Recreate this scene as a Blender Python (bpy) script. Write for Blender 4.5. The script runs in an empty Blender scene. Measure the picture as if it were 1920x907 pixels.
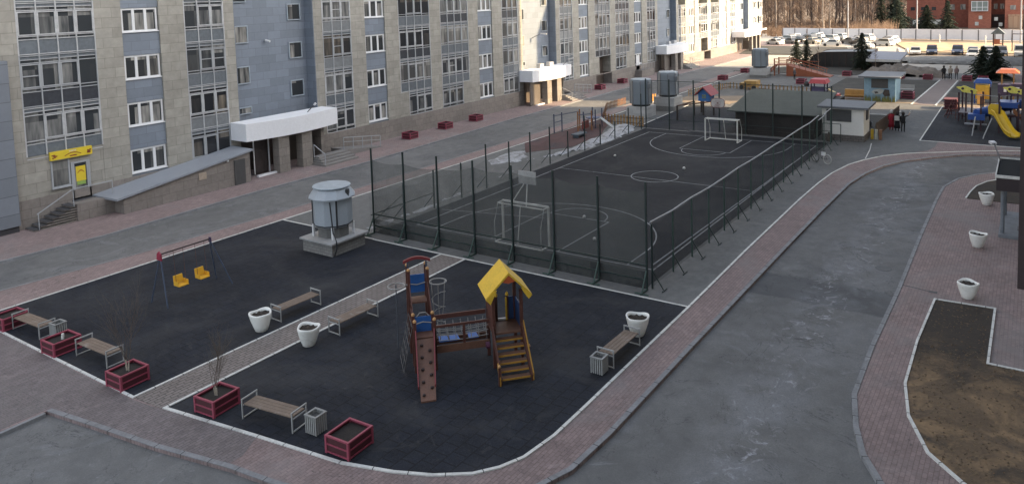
import bpy, bmesh, math, random
from mathutils import Vector, Matrix
from mathutils.geometry import tessellate_polygon
import numpy as np
R_ = math.radians
random.seed(7)

# ------------------------------------------------------------------ camera, sky, sun, exposure
scene = bpy.context.scene
cam_d = bpy.data.cameras.new('camera')
cam = bpy.data.objects.new('camera', cam_d)
scene.collection.objects.link(cam)
cam_d.sensor_width = 36.0
cam_d.lens = 1435.4 / 1920 * 36
cam_d.shift_y = -(453.5 - 104.34) / 1920
cam_d.clip_start = 0.1
cam_d.clip_end = 3000
yaw, pitch, roll = .60147, .080505, .030862
fw = np.array([math.cos(yaw)*math.cos(pitch), math.sin(yaw)*math.cos(pitch), -math.sin(pitch)])
rt = np.array([math.sin(yaw), -math.cos(yaw), 0.0])
dn = np.cross(fw, rt)
c_, s_ = math.cos(roll), math.sin(roll)
rt2 = c_*rt + s_*dn
dn2 = -s_*rt + c_*dn
M = Matrix(((rt2[0], -dn2[0], -fw[0], 0), (rt2[1], -dn2[1], -fw[1], 0), (rt2[2], -dn2[2], -fw[2], 12.5), (0, 0, 0, 1)))
cam.matrix_world = M
scene.camera = cam

SUN_EL = 25.0
sx, sy = 0.316, -0.949
world = bpy.data.worlds.new("World")
scene.world = world
world.use_nodes = True
wt = world.node_tree
bg = wt.nodes['Background']
sky = wt.nodes.new('ShaderNodeTexSky')
sky.sky_type = 'NISHITA'
sky.sun_disc = False
sky.sun_elevation = R_(SUN_EL)
sky.sun_rotation = math.atan2(sx, sy)
sky.air_density = 1.0
sky.dust_density = 2.5
sky.ozone_density = 0.7
wt.links.new(sky.outputs[0], bg.inputs[0])
hs = wt.nodes.new('ShaderNodeHueSaturation')
hs.inputs['Saturation'].default_value = 0.48
wt.links.new(sky.outputs[0], hs.inputs['Color'])
wt.links.new(hs.outputs[0], bg.inputs[0])
bg.inputs[1].default_value = 0.15

sun_d = bpy.data.lights.new('sun', 'SUN')
sun_d.energy = 3.7
sun_d.angle = R_(0.53)
sun_d.color = (1.0, 0.73, 0.42)
sun = bpy.data.objects.new('sun', sun_d)
scene.collection.objects.link(sun)
el = R_(SUN_EL)
n_ = math.hypot(sx, sy)
sdir = Vector((sx/n_*math.cos(el), sy/n_*math.cos(el), math.sin(el)))
sun.rotation_euler = sdir.to_track_quat('Z', 'Y').to_euler()
sun.location = (60, -60, 60)

vs = scene.view_settings
vs.view_transform = 'Standard'
vs.look = 'None'
vs.exposure = 1.87
vs.gamma = 1.0
vs.use_curve_mapping = False

# ------------------------------------------------------------------ materials
MATS = {}

def mat(name, col, rough=0.8, col2=None, nscale=3.0, namp=0.35, bump=0.0, bscale=40.0, metal=0.0, spec=None,
        tiles=None, mortar=None, stain=None, wave=None, alpha=None, coat=0.0, custom=None):
    """Procedural material in object space metres. tiles=(w,h,msize,mode) mode 'wall' or 'floor'; stain=(colour, scale, threshold, amount)."""
    if name in MATS:
        return MATS[name]
    m = bpy.data.materials.new(name)
    m.use_nodes = True
    nt = m.node_tree
    N, L = nt.nodes, nt.links
    b = N['Principled BSDF']
    geo = N.new('ShaderNodeNewGeometry')
    pos = geo.outputs['Position']
    b.inputs['Roughness'].default_value = rough
    b.inputs['Metallic'].default_value = metal
    if spec is not None:
        b.inputs['Specular IOR Level'].default_value = spec
    if coat:
        b.inputs['Coat Weight'].default_value = coat

    def mix(fac, a, c, blend='MIX'):
        x = N.new('ShaderNodeMix')
        x.data_type = 'RGBA'
        x.blend_type = blend
        for sock, v in ((0, fac), (6, a), (7, c)):
            if hasattr(v, 'default_value') or hasattr(v, 'links'):
                L.new(v, x.inputs[sock])
            elif sock == 0:
                x.inputs[0].default_value = v
            else:
                x.inputs[sock].default_value = (*v[:3], 1)
        return x.outputs[2]

    def noise(scale, detail=5, rough_=0.6, vec=None, dist=0.0):
        n = N.new('ShaderNodeTexNoise')
        n.inputs['Scale'].default_value = scale
        n.inputs['Detail'].default_value = detail
        n.inputs['Roughness'].default_value = rough_
        n.inputs['Distortion'].default_value = dist
        L.new(vec or pos, n.inputs['Vector'])
        return n.outputs[0]

    def ramp(v, lo, hi):
        r = N.new('ShaderNodeMapRange')
        r.inputs[1].default_value = lo
        r.inputs[2].default_value = hi
        L.new(v, r.inputs[0])
        return r.outputs[0]

    dark = tuple(x*(1-namp) for x in col)
    c2 = col2 or tuple(min(1, x*(1+namp*0.6)) for x in col)
    base = mix(ramp(noise(nscale), 0.3, 0.7), dark, c2)
    base = mix(0.5, base, col)
    base = mix(ramp(noise(nscale*9, 3), 0.3, 0.7), base, mix(1.0, base, ((0.78,)*3 if namp > 0.13 else (0.93,)*3), 'MULTIPLY'))
    if tiles:
        w, h, ms, mode = tiles
        sep = N.new('ShaderNodeSeparateXYZ')
        L.new(pos, sep.inputs[0])
        comb = N.new('ShaderNodeCombineXYZ')
        if mode == 'wall':
            add = N.new('ShaderNodeMath')
            L.new(sep.outputs[0], add.inputs[0])
            L.new(sep.outputs[1], add.inputs[1])
            L.new(add.outputs[0], comb.inputs[0])
            L.new(sep.outputs[2], comb.inputs[1])
        else:
            L.new(sep.outputs[0], comb.inputs[0])
            L.new(sep.outputs[1], comb.inputs[1])
        br = N.new('ShaderNodeTexBrick')
        L.new(comb.outputs[0], br.inputs['Vector'])
        br.inputs['Scale'].default_value = 1.0
        br.inputs['Brick Width'].default_value = w
        br.inputs['Row Height'].default_value = h
        br.inputs['Mortar Size'].default_value = ms
        br.inputs['Mortar Smooth'].default_value = 0.3
        br.inputs['Bias'].default_value = -0.1
        br.inputs['Color1'].default_value = (1, 1, 1, 1)
        br.inputs['Color2'].default_value = (0.80, 0.80, 0.80, 1)
        mo = mortar or (0.45, 0.45, 0.45)
        br.inputs['Mortar'].default_value = (*mo, 1)
        base = mix(1.0, base, br.outputs['Color'], 'MULTIPLY')
    if wave:
        wv = N.new('ShaderNodeTexWave')
        wv.inputs['Scale'].default_value = wave[0]
        wv.inputs['Distortion'].default_value = wave[1]
        wv.inputs['Detail'].default_value = 3
        wv.bands_direction = wave[3] if len(wave) > 3 else 'X'
        L.new(pos, wv.inputs['Vector'])
        base = mix(ramp(wv.outputs[1], 0.2, 0.8), base, mix(1.0, base, (wave[2],)*3, 'MULTIPLY'))
    if stain:
        for st in (stain if isinstance(stain, list) else [stain]):
            f = ramp(noise(st[1], 8, 0.65, dist=st[4] if len(st) > 4 else 0.6), st[2], st[2]+0.12)
            f2 = N.new('ShaderNodeMath')
            f2.operation = 'MULTIPLY'
            L.new(f, f2.inputs[0])
            f2.inputs[1].default_value = st[3]
            base = mix(f2.outputs[0], base, st[0])
    if custom:
        def coord(i):
            sp_ = N.new('ShaderNodeSeparateXYZ'); L.new(pos, sp_.inputs[0]); return sp_.outputs[i]
        def math_(op, a_, b_2=0.0):
            x = N.new('ShaderNodeMath'); x.operation = op
            for k_, v_ in ((0, a_), (1, b_2)):
                if hasattr(v_, 'links'): L.new(v_, x.inputs[k_])
                else: x.inputs[k_].default_value = v_
            return x.outputs[0]
        base = custom(base, coord, math_, noise, ramp, mix)
    L.new(base, b.inputs['Base Color'])
    if bump:
        bp = N.new('ShaderNodeBump')
        bp.inputs['Strength'].default_value = bump
        bp.inputs['Distance'].default_value = 0.02
        L.new(noise(bscale, 4), bp.inputs['Height'])
        L.new(bp.outputs[0], b.inputs['Normal'])
    if alpha is not None:
        tr = N.new('ShaderNodeBsdfTransparent')
        ms_ = N.new('ShaderNodeMixShader')
        f = ramp(noise(1.3, 4, dist=0.5), 0.25, 0.75)
        mm = N.new('ShaderNodeMapRange')
        mm.inputs[3].default_value = alpha[0]
        mm.inputs[4].default_value = alpha[1]
        L.new(f, mm.inputs[0])
        L.new(mm.outputs[0], ms_.inputs[0])
        L.new(tr.outputs[0], ms_.inputs[1])
        L.new(b.outputs[0], ms_.inputs[2])
        L.new(ms_.outputs[0], N['Material Output'].inputs[0])
    MATS[name] = m
    return m

def glass_mat(name, cell=(0.85, 3.0), tint=(0.02, 0.025, 0.03), curtain=(0.30, 0.29, 0.27), share=0.45, rough=0.12):
    """Opaque-looking window glass: dark room or curtain behind each pane, glossy on top."""
    m = bpy.data.materials.new(name)
    m.use_nodes = True
    N, L = m.node_tree.nodes, m.node_tree.links
    b = N['Principled BSDF']
    geo = N.new('ShaderNodeNewGeometry')
    sep = N.new('ShaderNodeSeparateXYZ')
    L.new(geo.outputs['Position'], sep.inputs[0])
    comb = N.new('ShaderNodeCombineXYZ')
    for i, (o, s) in enumerate(((0, cell[0]), (2, cell[1]))):
        d = N.new('ShaderNodeMath'); d.operation = 'DIVIDE'; d.inputs[1].default_value = s
        L.new(sep.outputs[o], d.inputs[0])
        f = N.new('ShaderNodeMath'); f.operation = 'FLOOR'
        L.new(d.outputs[0], f.inputs[0])
        L.new(f.outputs[0], comb.inputs[i])
    wn = N.new('ShaderNodeTexWhiteNoise')
    L.new(comb.outputs[0], wn.inputs['Vector'])
    gt = N.new('ShaderNodeMapRange')
    gt.inputs[1].default_value = 1-share-0.15
    gt.inputs[2].default_value = 1-share+0.25
    L.new(wn.outputs[0], gt.inputs[0])
    wv = N.new('ShaderNodeTexNoise')
    wv.inputs['Scale'].default_value = 5
    sc = N.new('ShaderNodeVectorMath'); sc.operation = 'MULTIPLY'; sc.inputs[1].default_value = (0.7, 0.7, 0.12)
    L.new(geo.outputs['Position'], sc.inputs[0])
    L.new(sc.outputs[0], wv.inputs['Vector'])
    fr = N.new('ShaderNodeMapRange'); fr.inputs[1].default_value = 0.25; fr.inputs[2].default_value = 0.75
    L.new(wv.outputs[0], fr.inputs[0])
    mu = N.new('ShaderNodeMath'); mu.operation = 'MULTIPLY'
    L.new(gt.outputs[0], mu.inputs[0]); L.new(fr.outputs[0], mu.inputs[1])
    mx = N.new('ShaderNodeMix'); mx.data_type = 'RGBA'
    mx.inputs[6].default_value = (*tint, 1)
    mx.inputs[7].default_value = (*curtain, 1)
    L.new(mu.outputs[0], mx.inputs[0])
    L.new(mx.outputs[2], b.inputs['Base Color'])
    b.inputs['Roughness'].default_value = rough
    b.inputs['Specular IOR Level'].default_value = 0.6
    MATS[name] = m
    return m

# ------------------------------------------------------------------ mesh builder
class MB:
    def __init__(s):
        s.v = []; s.f = []; s.mi = []; s.cur = 0
    def slot(s, i):
        s.cur = i; return s
    def add(s, vs_, fs):
        o = len(s.v)
        s.v.extend([tuple(p) for p in vs_])
        for f in fs:
            s.f.append(tuple(o+i for i in f)); s.mi.append(s.cur)
        return s
    def box(s, x0, x1, y0, y1, z0, z1):
        x0, x1 = min(x0, x1), max(x0, x1); y0, y1 = min(y0, y1), max(y0, y1); z0, z1 = min(z0, z1), max(z0, z1)
        return s.add([(x0,y0,z0),(x1,y0,z0),(x1,y1,z0),(x0,y1,z0),(x0,y0,z1),(x1,y0,z1),(x1,y1,z1),(x0,y1,z1)],
                     [(3,2,1,0),(4,5,6,7),(0,1,5,4),(1,2,6,5),(2,3,7,6),(3,0,4,7)])
    def hexa(s, b, t):
        """b, t: 4 bottom and 4 top points, counter-clockwise from above"""
        return s.add(list(b)+list(t), [(3,2,1,0),(4,5,6,7),(0,1,5,4),(1,2,6,5),(2,3,7,6),(3,0,4,7)])
    def bar(s, p, q, w, h=None, up=(0,0,1)):
        p, q = Vector(p), Vector(q)
        h = h or w
        d = (q-p).normalized()
        u = Vector(up)
        if abs(d.dot(u)) > 0.98:
            u = Vector((1, 0, 0))
        a = d.cross(u).normalized()*w/2
        c = a.cross(d).normalized()*h/2
        return s.add([p-a-c, p+a-c, p+a+c, p-a+c, q-a-c, q+a-c, q+a+c, q-a+c],
                     [(0,1,2,3),(7,6,5,4),(4,5,1,0),(5,6,2,1),(6,7,3,2),(7,4,0,3)])
    def tube(s, pts, r, n=8, r2=None, closed=False, caps=True):
        pts = [Vector(p) for p in pts]
        m = len(pts)
        rings = []
        for i, p in enumerate(pts):
            if closed:
                d = pts[(i+1) % m]-pts[i-1]
            else:
                d = pts[min(i+1, m-1)]-pts[max(i-1, 0)]
            d.normalize()
            u = Vector((0,0,1)) if abs(d.z) < 0.95 else Vector((1,0,0))
            a = d.cross(u).normalized(); c = a.cross(d)
            rr = r if r2 is None else r+(r2-r)*i/max(1, m-1)
            rings.append([p+(a*math.cos(2*math.pi*k/n)+c*math.sin(2*math.pi*k/n))*rr for k in range(n)])
        vs_ = [q for ring in rings for q in ring]
        fs = []
        for i in range(m if closed else m-1):
            j = (i+1) % m
            for k in range(n):
                k2 = (k+1) % n
                fs.append((i*n+k, j*n+k, j*n+k2, i*n+k2))
        if caps and not closed:
            fs.append(tuple(range(n))); fs.append(tuple((m-1)*n+k for k in reversed(range(n))))
        return s.add(vs_, fs)
    def lathe(s, prof, n=16, c=(0,0,0), ang0=0.0, sx=1, sy=1, shape=None):
        vs_ = []; fs = []
        for (r, z) in prof:
            for k in range(n):
                a = ang0+2*math.pi*k/n
                q = shape(a) if shape else 1
                vs_.append((c[0]+r*q*math.cos(a)*sx, c[1]+r*q*math.sin(a)*sy, c[2]+z))
        for i in range(len(prof)-1):
            for k in range(n):
                k2 = (k+1) % n
                fs.append((i*n+k, i*n+k2, (i+1)*n+k2, (i+1)*n+k))
        fs.append(tuple(reversed(range(n))))
        fs.append(tuple((len(prof)-1)*n+k for k in range(n)))
        return s.add(vs_, fs)
    def prism(s, pts, z0, z1):
        """pts: 2-D polygon, any winding"""
        ar = sum(pts[i-1][0]*pts[i][1]-pts[i][0]*pts[i-1][1] for i in range(len(pts)))
        if ar < 0:
            pts = pts[::-1]
        n = len(pts)
        tri = tessellate_polygon([[Vector((p[0], p[1], 0)) for p in pts]])
        vs_ = [(p[0], p[1], z0) for p in pts]+[(p[0], p[1], z1) for p in pts]
        fs = []
        for t in tri:
            a, b_, c = t
            A, B, C = pts[a], pts[b_], pts[c]
            if (B[0]-A[0])*(C[1]-A[1])-(B[1]-A[1])*(C[0]-A[0]) < 0:
                t = (a, c, b_)
            fs.append(tuple(n+i for i in t)); fs.append(tuple(reversed(t)))
        for i in range(n):
            j = (i+1) % n
            fs.append((i, j, n+j, n+i))
        return s.add(vs_, fs)
    def vprism(s, pts, y0, y1, axis='y'):
        """pts: polygon in (u, z); extruded along y (u = x) or x (u = y)"""
        t = MB(); t.prism(pts, y0, y1)
        if axis == 'y':
            vs_ = [(x, z, y) for (x, y, z) in t.v]
        else:
            vs_ = [(z, x, y) for (x, y, z) in t.v]
        fl = axis == 'y'
        return s.add(vs_, [tuple(reversed(f)) if fl else f for f in t.f])
    def ribbon(s, pts, w, z0, z1, closed=False, side=0.0):
        """strip of width w along a 2-D polyline"""
        P = [Vector((p[0], p[1])) for p in pts]
        m = len(P); L_, Rr = [], []
        for i, p in enumerate(P):
            a = P[i-1] if (i > 0 or closed) else None
            c = P[(i+1) % m] if (i < m-1 or closed) else None
            d1 = (p-a).normalized() if a is not None else None
            d2 = (c-p).normalized() if c is not None else None
            if d1 is None: d1 = d2
            if d2 is None: d2 = d1
            d = (d1+d2)
            d = d.normalized() if d.length > 1e-4 else d1
            nrm = Vector((-d.y, d.x))
            k = 1/max(0.5, abs(nrm.dot(Vector((-d1.y, d1.x)))))
            L_.append(p+nrm*(w/2+side)*k); Rr.append(p-nrm*(w/2-side)*k)
        for i in range(m if closed else m-1):
            j = (i+1) % m
            b_ = [(Rr[i].x, Rr[i].y, z0), (Rr[j].x, Rr[j].y, z0), (L_[j].x, L_[j].y, z0), (L_[i].x, L_[i].y, z0)]
            s.hexa(b_, [(q[0], q[1], z1) for q in b_])
        return s
    def build(s, name, m=None, parent=None, world=False, smooth=False, loc=None):
        me = bpy.data.meshes.new(name)
        vs_ = s.v
        if world and parent is not None:
            o = WLOC[parent.name]
            vs_ = [(a-o[0], b_-o[1], c-o[2]) for a, b_, c in vs_]
        me.from_pydata([tuple(p) for p in vs_], [], s.f)
        mm = m if isinstance(m, (list, tuple)) else [m]
        for x in mm:
            if x is not None: me.materials.append(x)
        if len(mm) > 1:
            me.polygons.foreach_set('material_index', s.mi)
        if smooth:
            me.polygons.foreach_set('use_smooth', [True]*len(me.polygons))
        me.update()
        ob = bpy.data.objects.new(name, me)
        scene.collection.objects.link(ob)
        if parent is not None:
            ob.parent = parent
            if loc: ob.location = loc
            WLOC[ob.name] = WLOC.get(parent.name, (0, 0, 0))
        elif loc:
            ob.location = loc
        return ob

WLOC = {}

def thing(name, label, cat, loc=(0,0,0), rz=0.0, group=None):
    o = bpy.data.objects.new(name, None)
    o.empty_display_size = 0.2
    scene.collection.objects.link(o)
    o.location = loc
    o.rotation_euler = (0, 0, rz)
    o['label'] = label
    o['category'] = cat
    if group: o['group'] = group
    WLOC[o.name] = tuple(loc)
    return o

def tag(o, label=None, cat=None, group=None, kind=None):
    if label: o['label'] = label
    if cat: o['category'] = cat
    if group: o['group'] = group
    if kind: o['kind'] = kind
    return o

def struct(name, mb, m, label=None):
    o = mb.build(name, m)
    o['kind'] = 'structure'
    return o

KIDS = {}
def dup(root, loc, rz=None, label=None, scale=None):
    """copy a thing with its parts and sub-parts"""
    if root.name not in KIDS:
        KIDS[root.name] = [(c, [g for g in bpy.data.objects if g.parent == c]) for c in bpy.data.objects if c.parent == root]
    r = root.copy()
    scene.collection.objects.link(r)
    r.location = loc
    if rz is not None: r.rotation_euler = (0, 0, rz)
    if scale: r.scale = (scale,)*3 if not isinstance(scale, tuple) else scale
    if label: r['label'] = label
    for ch, gs in KIDS[root.name]:
        c = ch.copy(); scene.collection.objects.link(c); c.parent = r
        for g in gs:
            d = g.copy(); scene.collection.objects.link(d); d.parent = c
    return r

class Multi:
    """the first instance is the prototype, the others are copies"""
    def __init__(s, maker): s.maker = maker; s.proto = None
    def put(s, loc, rz, label, scale=None):
        if s.proto is None:
            s.proto = s.maker()
            o = s.proto
            o.location = loc; o.rotation_euler = (0, 0, rz); o['label'] = label
            if scale: o.scale = (scale,)*3
            return o
        return dup(s.proto, loc, rz, label, scale if scale else 1.0)

# palette
def road_dirt(base, coord, m, noise, ramp, mix):
    x, y = coord(0), coord(1)
    # darker repaved strip across the carriageway, with a ragged edge
    xx = m('ADD', x, m('MULTIPLY', noise(0.8, 4), 0.7))
    strip = m('MULTIPLY', m('MULTIPLY', ramp(xx, 31.1, 31.25), ramp(xx, 33.9, 33.6)), ramp(y, 10.5, 9.6))
    base = mix(m('MULTIPLY', strip, 0.55), base, (0.055, 0.058, 0.064))
    # dried white salt along the middle of the carriageway
    d = m('ABSOLUTE', m('SUBTRACT', m('ADD', y, m('MULTIPLY', noise(0.35, 3), 2.4)), 7.6))
    band = ramp(d, 1.1, 0.1)
    v = ramp(noise(1.1, 9, 0.72, dist=2.5), 0.54, 0.66)
    base = mix(m('MULTIPLY', m('MULTIPLY', band, v), 0.9), base, (0.42, 0.43, 0.46))
    soft = ramp(noise(0.5, 6, 0.6, dist=1.0), 0.42, 0.66)
    base = mix(m('MULTIPLY', m('MULTIPLY', ramp(d, 2.2, 0.3), soft), 0.45), base, (0.27, 0.28, 0.30))
    o2 = ramp(noise(0.7, 8, 0.7, dist=2.2), 0.60, 0.70)
    base = mix(m('MULTIPLY', m('MULTIPLY', o2, ramp(x, 13.5, 12.0)), 0.6), base, (0.34, 0.35, 0.37))
    # hair cracks
    c = ramp(m('ABSOLUTE', m('SUBTRACT', noise(0.28, 6, 0.6, dist=1.2), 0.5)), 0.0045, 0.0015)
    base = mix(m('MULTIPLY', c, 0.5), base, (0.045, 0.046, 0.05))
    g = ramp(noise(26, 2, 0.6), 0.35, 0.65)
    base = mix(m('MULTIPLY', g, 0.3), base, (0.07, 0.072, 0.076))
    return base

def grit(base, coord, m, noise, ramp, mix):
    g = ramp(noise(22, 3, 0.7), 0.40, 0.66)
    base = mix(m('MULTIPLY', g, 0.35), base, mix(1.0, base, (0.55, 0.55, 0.55), 'MULTIPLY'))
    c = ramp(m('ABSOLUTE', m('SUBTRACT', noise(0.3, 6, 0.6, dist=1.5), 0.5)), 0.004, 0.001)
    return mix(m('MULTIPLY', c, 0.5), base, (0.05, 0.05, 0.05))

def dusty(base, coord, m, noise, ramp, mix):
    g = ramp(noise(30, 2, 0.7), 0.50, 0.75)
    base = mix(m('MULTIPLY', g, 0.35), base, (0.055, 0.057, 0.06))
    d = ramp(noise(0.22, 7, 0.65, dist=1.0), 0.44, 0.70)
    base = mix(m('MULTIPLY', d, 0.42), base, (0.062, 0.062, 0.062))
    s2 = ramp(noise(0.9, 8, 0.7, dist=2.0), 0.60, 0.72)
    return mix(m('MULTIPLY', s2, 0.4), base, (0.085, 0.083, 0.078))

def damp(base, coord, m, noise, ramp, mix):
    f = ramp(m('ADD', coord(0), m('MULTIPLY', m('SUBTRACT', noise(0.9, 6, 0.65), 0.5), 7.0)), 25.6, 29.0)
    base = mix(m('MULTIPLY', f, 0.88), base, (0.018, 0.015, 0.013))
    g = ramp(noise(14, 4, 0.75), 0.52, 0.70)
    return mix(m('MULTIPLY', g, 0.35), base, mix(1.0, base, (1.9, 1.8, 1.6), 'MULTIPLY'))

A_ROAD = mat('asphalt_road', (0.176,0.176,0.174), 0.9, spec=0.25, nscale=0.16, namp=0.38, bump=0.6, bscale=45,
             stain=[((0.085,0.089,0.095), 0.10, 0.52, 0.65, 0.8), ((0.24,0.25,0.265), 0.25, 0.56, 0.45, 2.2), ((0.33,0.34,0.37), 0.55, 0.64, 0.6, 3.0), ((0.07,0.072,0.076), 0.6, 0.64, 0.5, 1.5)], custom=road_dirt)
A_YARD = mat('asphalt_yard', (0.145,0.148,0.146), 0.88, nscale=0.3, namp=0.35, bump=0.5, bscale=50,
             stain=[((0.22,0.22,0.21), 0.3, 0.56, 0.4, 1.5), ((0.08,0.082,0.082), 0.22, 0.58, 0.5)], custom=grit)
PAVER = mat('pink_pavers', (0.298,0.224,0.214), 0.9, nscale=0.35, namp=0.30, tiles=(0.24,0.12,0.012,'floor'), mortar=(0.62,0.62,0.62), bump=0.3,
            stain=[((0.22,0.20,0.195), 0.18, 0.52, 0.6, 1.0), ((0.36,0.29,0.28), 0.7, 0.58, 0.4, 1.5), ((0.13,0.11,0.11), 0.5, 0.62, 0.5)], custom=grit)
PATHP = mat('path_pavers', (0.225,0.195,0.180), 0.85, nscale=0.8, namp=0.3, tiles=(0.30,0.15,0.016,'floor'), mortar=(0.35,0.35,0.35))
RUBBER = mat('rubber_tiles', (0.0165,0.0205,0.0310), 0.85, spec=0.25, nscale=0.7, namp=0.5, tiles=(0.5,0.5,0.026,'floor'), mortar=(0.45,0.45,0.45), bump=0.5,
             stain=[((0.034,0.036,0.040), 0.45, 0.56, 0.55, 1.5), ((0.055,0.056,0.055), 1.8, 0.63, 0.5, 2.0), ((0.006,0.007,0.009), 0.8, 0.58, 0.6, 1.0)], custom=dusty)
COURT = mat('court_surface', (0.0135,0.0155,0.0205), 0.85, spec=0.2, nscale=0.35, namp=0.4,
            stain=[((0.033,0.034,0.034), 0.25, 0.56, 0.5, 1.5), ((0.045,0.046,0.045), 1.2, 0.64, 0.4, 2.0)], custom=dusty)
KERBW = mat('white_kerb_paint', (0.64,0.64,0.61), 0.7, nscale=2, namp=0.25, stain=[((0.28,0.28,0.27), 1.0, 0.55, 0.6), ((0.12,0.12,0.12), 3.5, 0.64, 0.6)])
KERBG = mat('grey_kerb_stone', (0.23,0.235,0.245), 0.8, nscale=1.5, namp=0.4, stain=[((0.11,0.11,0.11), 0.9, 0.56, 0.6), ((0.33,0.33,0.33), 2.2, 0.6, 0.5)])
LINE = mat('court_line_paint', (0.27,0.28,0.29), 0.8, nscale=1.5, namp=0.4, stain=((0.05,0.05,0.055), 2.0, 0.56, 0.8))
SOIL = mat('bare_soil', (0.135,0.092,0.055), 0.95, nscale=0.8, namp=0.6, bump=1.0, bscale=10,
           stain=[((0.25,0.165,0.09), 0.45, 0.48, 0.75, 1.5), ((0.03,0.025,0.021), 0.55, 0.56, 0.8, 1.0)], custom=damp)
SOILD = mat('dark_soil', (0.022,0.018,0.016), 0.95, nscale=2, namp=0.4, bump=0.8, bscale=20)
# ------------------------------------------------------------------ ground
def arcpts(cx, cy, r, a0, a1, n):
    return [(cx+r*math.cos(R_(a0+(a1-a0)*i/n)), cy+r*math.sin(R_(a0+(a1-a0)*i/n))) for i in range(n+1)]

def smooth_poly(P, it=2):
    for _ in range(it):
        Q = [P[0]]
        for a, b in zip(P[:-1], P[1:]):
            Q.append((a[0]*.75+b[0]*.25, a[1]*.75+b[1]*.25)); Q.append((a[0]*.25+b[0]*.75, a[1]*.25+b[1]*.75))
        Q.append(P[-1]); P = Q
    return P

DIRT = mat('far_dirt', (0.21,0.155,0.105), 0.95, nscale=0.05, namp=0.35, stain=[((0.33,0.27,0.2), 0.03, 0.56, 0.6), ((0.09,0.07,0.055), 0.08, 0.55, 0.6)])
struct('ground', MB().box(-400, 1400, -700, 1100, -1.2, -0.14), DIRT)
struct('road', MB().box(-30, 118, -12, 60, -0.135, -0.10), A_ROAD)

kR = [(20.1,2.88),(21.2,3.5),(22.46,3.9),(24.25,4.27),(27.9,4.36),(33.7,4.32),(41.85,4.41),(49,4.42),(52.4,4.35),(55.0,3.76),(56.6,2.9),(57.76,1.86),(58.4,0.2),(58.5,-6)]
kR = [(14.5,-6),(15.5,-2.2),(17.5,0.8)]+kR
struct('pavement_right', MB().prism(kR, -0.10, 0.0), PAVER)
struct('kerb_right', MB().ribbon(kR, 0.15, -0.10, 0.02, side=0.08), KERBG)

inner = [(64.6,-6),(64.5,0),(63.99,1.76),(62.9,4.0),(61.0,5.8),(58.9,7.4),(56.59,8.4),(54,9.0),(50.7,9.4),(44,9.55),(36.7,9.62),(24.75,9.68),(18.5,9.68),(16.5,9.8),(15.2,10.25),(14.0,11.1),(13.0,12.5),(12.3,14.3),(11.9,16.2),(11.73,17.7),(11.2,20.4),(10.85,22.9),(10.5,25.2)]
plaza = [(67,-6)]+inner+[(9.0,25.2),(-30,25.4),(-30,38.6),(14.3,37.9),(20.1,37.2),(29,36.8),(45,36.8),(118,36.6),(118,-6)]
struct('pavement_inner', MB().prism(plaza, -0.10, 0.0), PAVER)
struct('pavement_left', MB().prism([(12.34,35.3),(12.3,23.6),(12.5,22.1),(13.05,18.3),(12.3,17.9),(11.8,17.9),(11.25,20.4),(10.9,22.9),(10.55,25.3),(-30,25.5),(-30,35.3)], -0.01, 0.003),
       mat('darker_pavers', (0.205,0.175,0.175), 0.85, nscale=0.35, namp=0.30, tiles=(0.24,0.12,0.012,'floor'), mortar=(0.62,0.62,0.62), bump=0.3, custom=grit,  # darker, browner paver mix over the left plaza
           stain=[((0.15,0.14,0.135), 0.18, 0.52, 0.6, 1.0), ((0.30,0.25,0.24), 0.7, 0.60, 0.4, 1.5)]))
kb = MB().ribbon(inner, 0.16, -0.10, 0.02, side=-0.085)
kb.ribbon([(10.42,25.12),(9.0,25.1),(-30,25.3)], 0.12, -0.10, 0.015)
kb.ribbon([(-30,38.66),(14.3,37.96),(20.1,37.26),(29,36.86),(45,36.86),(118,36.66)], 0.1, -0.10, 0.015)
struct('kerb_inner', kb, KERBG)
fpv = [(-30,42.6),(16,42.5),(21,42.0),(31.4,42.4),(42,42.2),(63,43.2),(85,43.4),(118,42.6),(175,41.5),(175,60),(-30,60)]
struct('pavement_facade', MB().prism(fpv, -0.10, -0.003), PAVER)
struct('kerb_facade', MB().ribbon(fpv[:9], 0.13, -0.10, 0.012, side=-0.05), KERBG)

# yard asphalt and rubber surfaces
yard = [(27.9,35.4),(27.9,11.1),(35.5,11.17),(45.7,11.2),(50,11.12),(53,10.95),(56,10.5),(58,9.86),(60,8.9),(61.54,7.6),(63.3,6.4),(65,6.1),(118,6.2),(118,35.3)]
struct('yard_asphalt', MB().prism(yard, -0.002, 0.004), A_YARD)
rub1 = [(12.4,35.4),(12.4,23.62),(27.8,23.62),(27.8,35.4)]
w2 = [(27.9,11.06),(19.46,11.02),(17.6,11.03),(16.3,11.2),(15.6,11.5),(15.0,11.95),(14.4,12.8),(13.95,13.8),(13.5,15.27),(13.1,18.37),(12.57,22.11)]
struct('rubber_play_surface', MB().prism(rub1, 0.0, 0.012).prism([(27.8,22.16)]+w2[::-1][:1]+w2[::-1][1:], 0.0, 0.012), RUBBER)
struct('garden_path', MB().prism([(12.5,22.2),(27.8,22.2),(27.8,23.55),(12.4,23.55)], 0.0, 0.008), PATHP)
kw = MB()
kw.ribbon([(12.4,35.4),(12.4,23.62),(27.76,23.62)], 0.09, -0.01, 0.035)
kw.ribbon([(5.0,35.38),(27.9,35.4),(118,34.6)], 0.09, -0.01, 0.036)
kw.ribbon([(27.8,22.16),(12.57,22.12)]+w2[::-1][1:]+[(35.5,11.17),(45.7,11.2),(50,11.12),(53,10.95),(56,10.5),(58,9.86),(60,8.9),(61.54,7.6),(63.2,5.2),(64.6,3.2),(65.8,0.9),(66.6,-6)], 0.10, -0.01, 0.035)
kw.ribbon([(27.86,35.4),(27.86,28.2)], 0.08, -0.01, 0.034)
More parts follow.
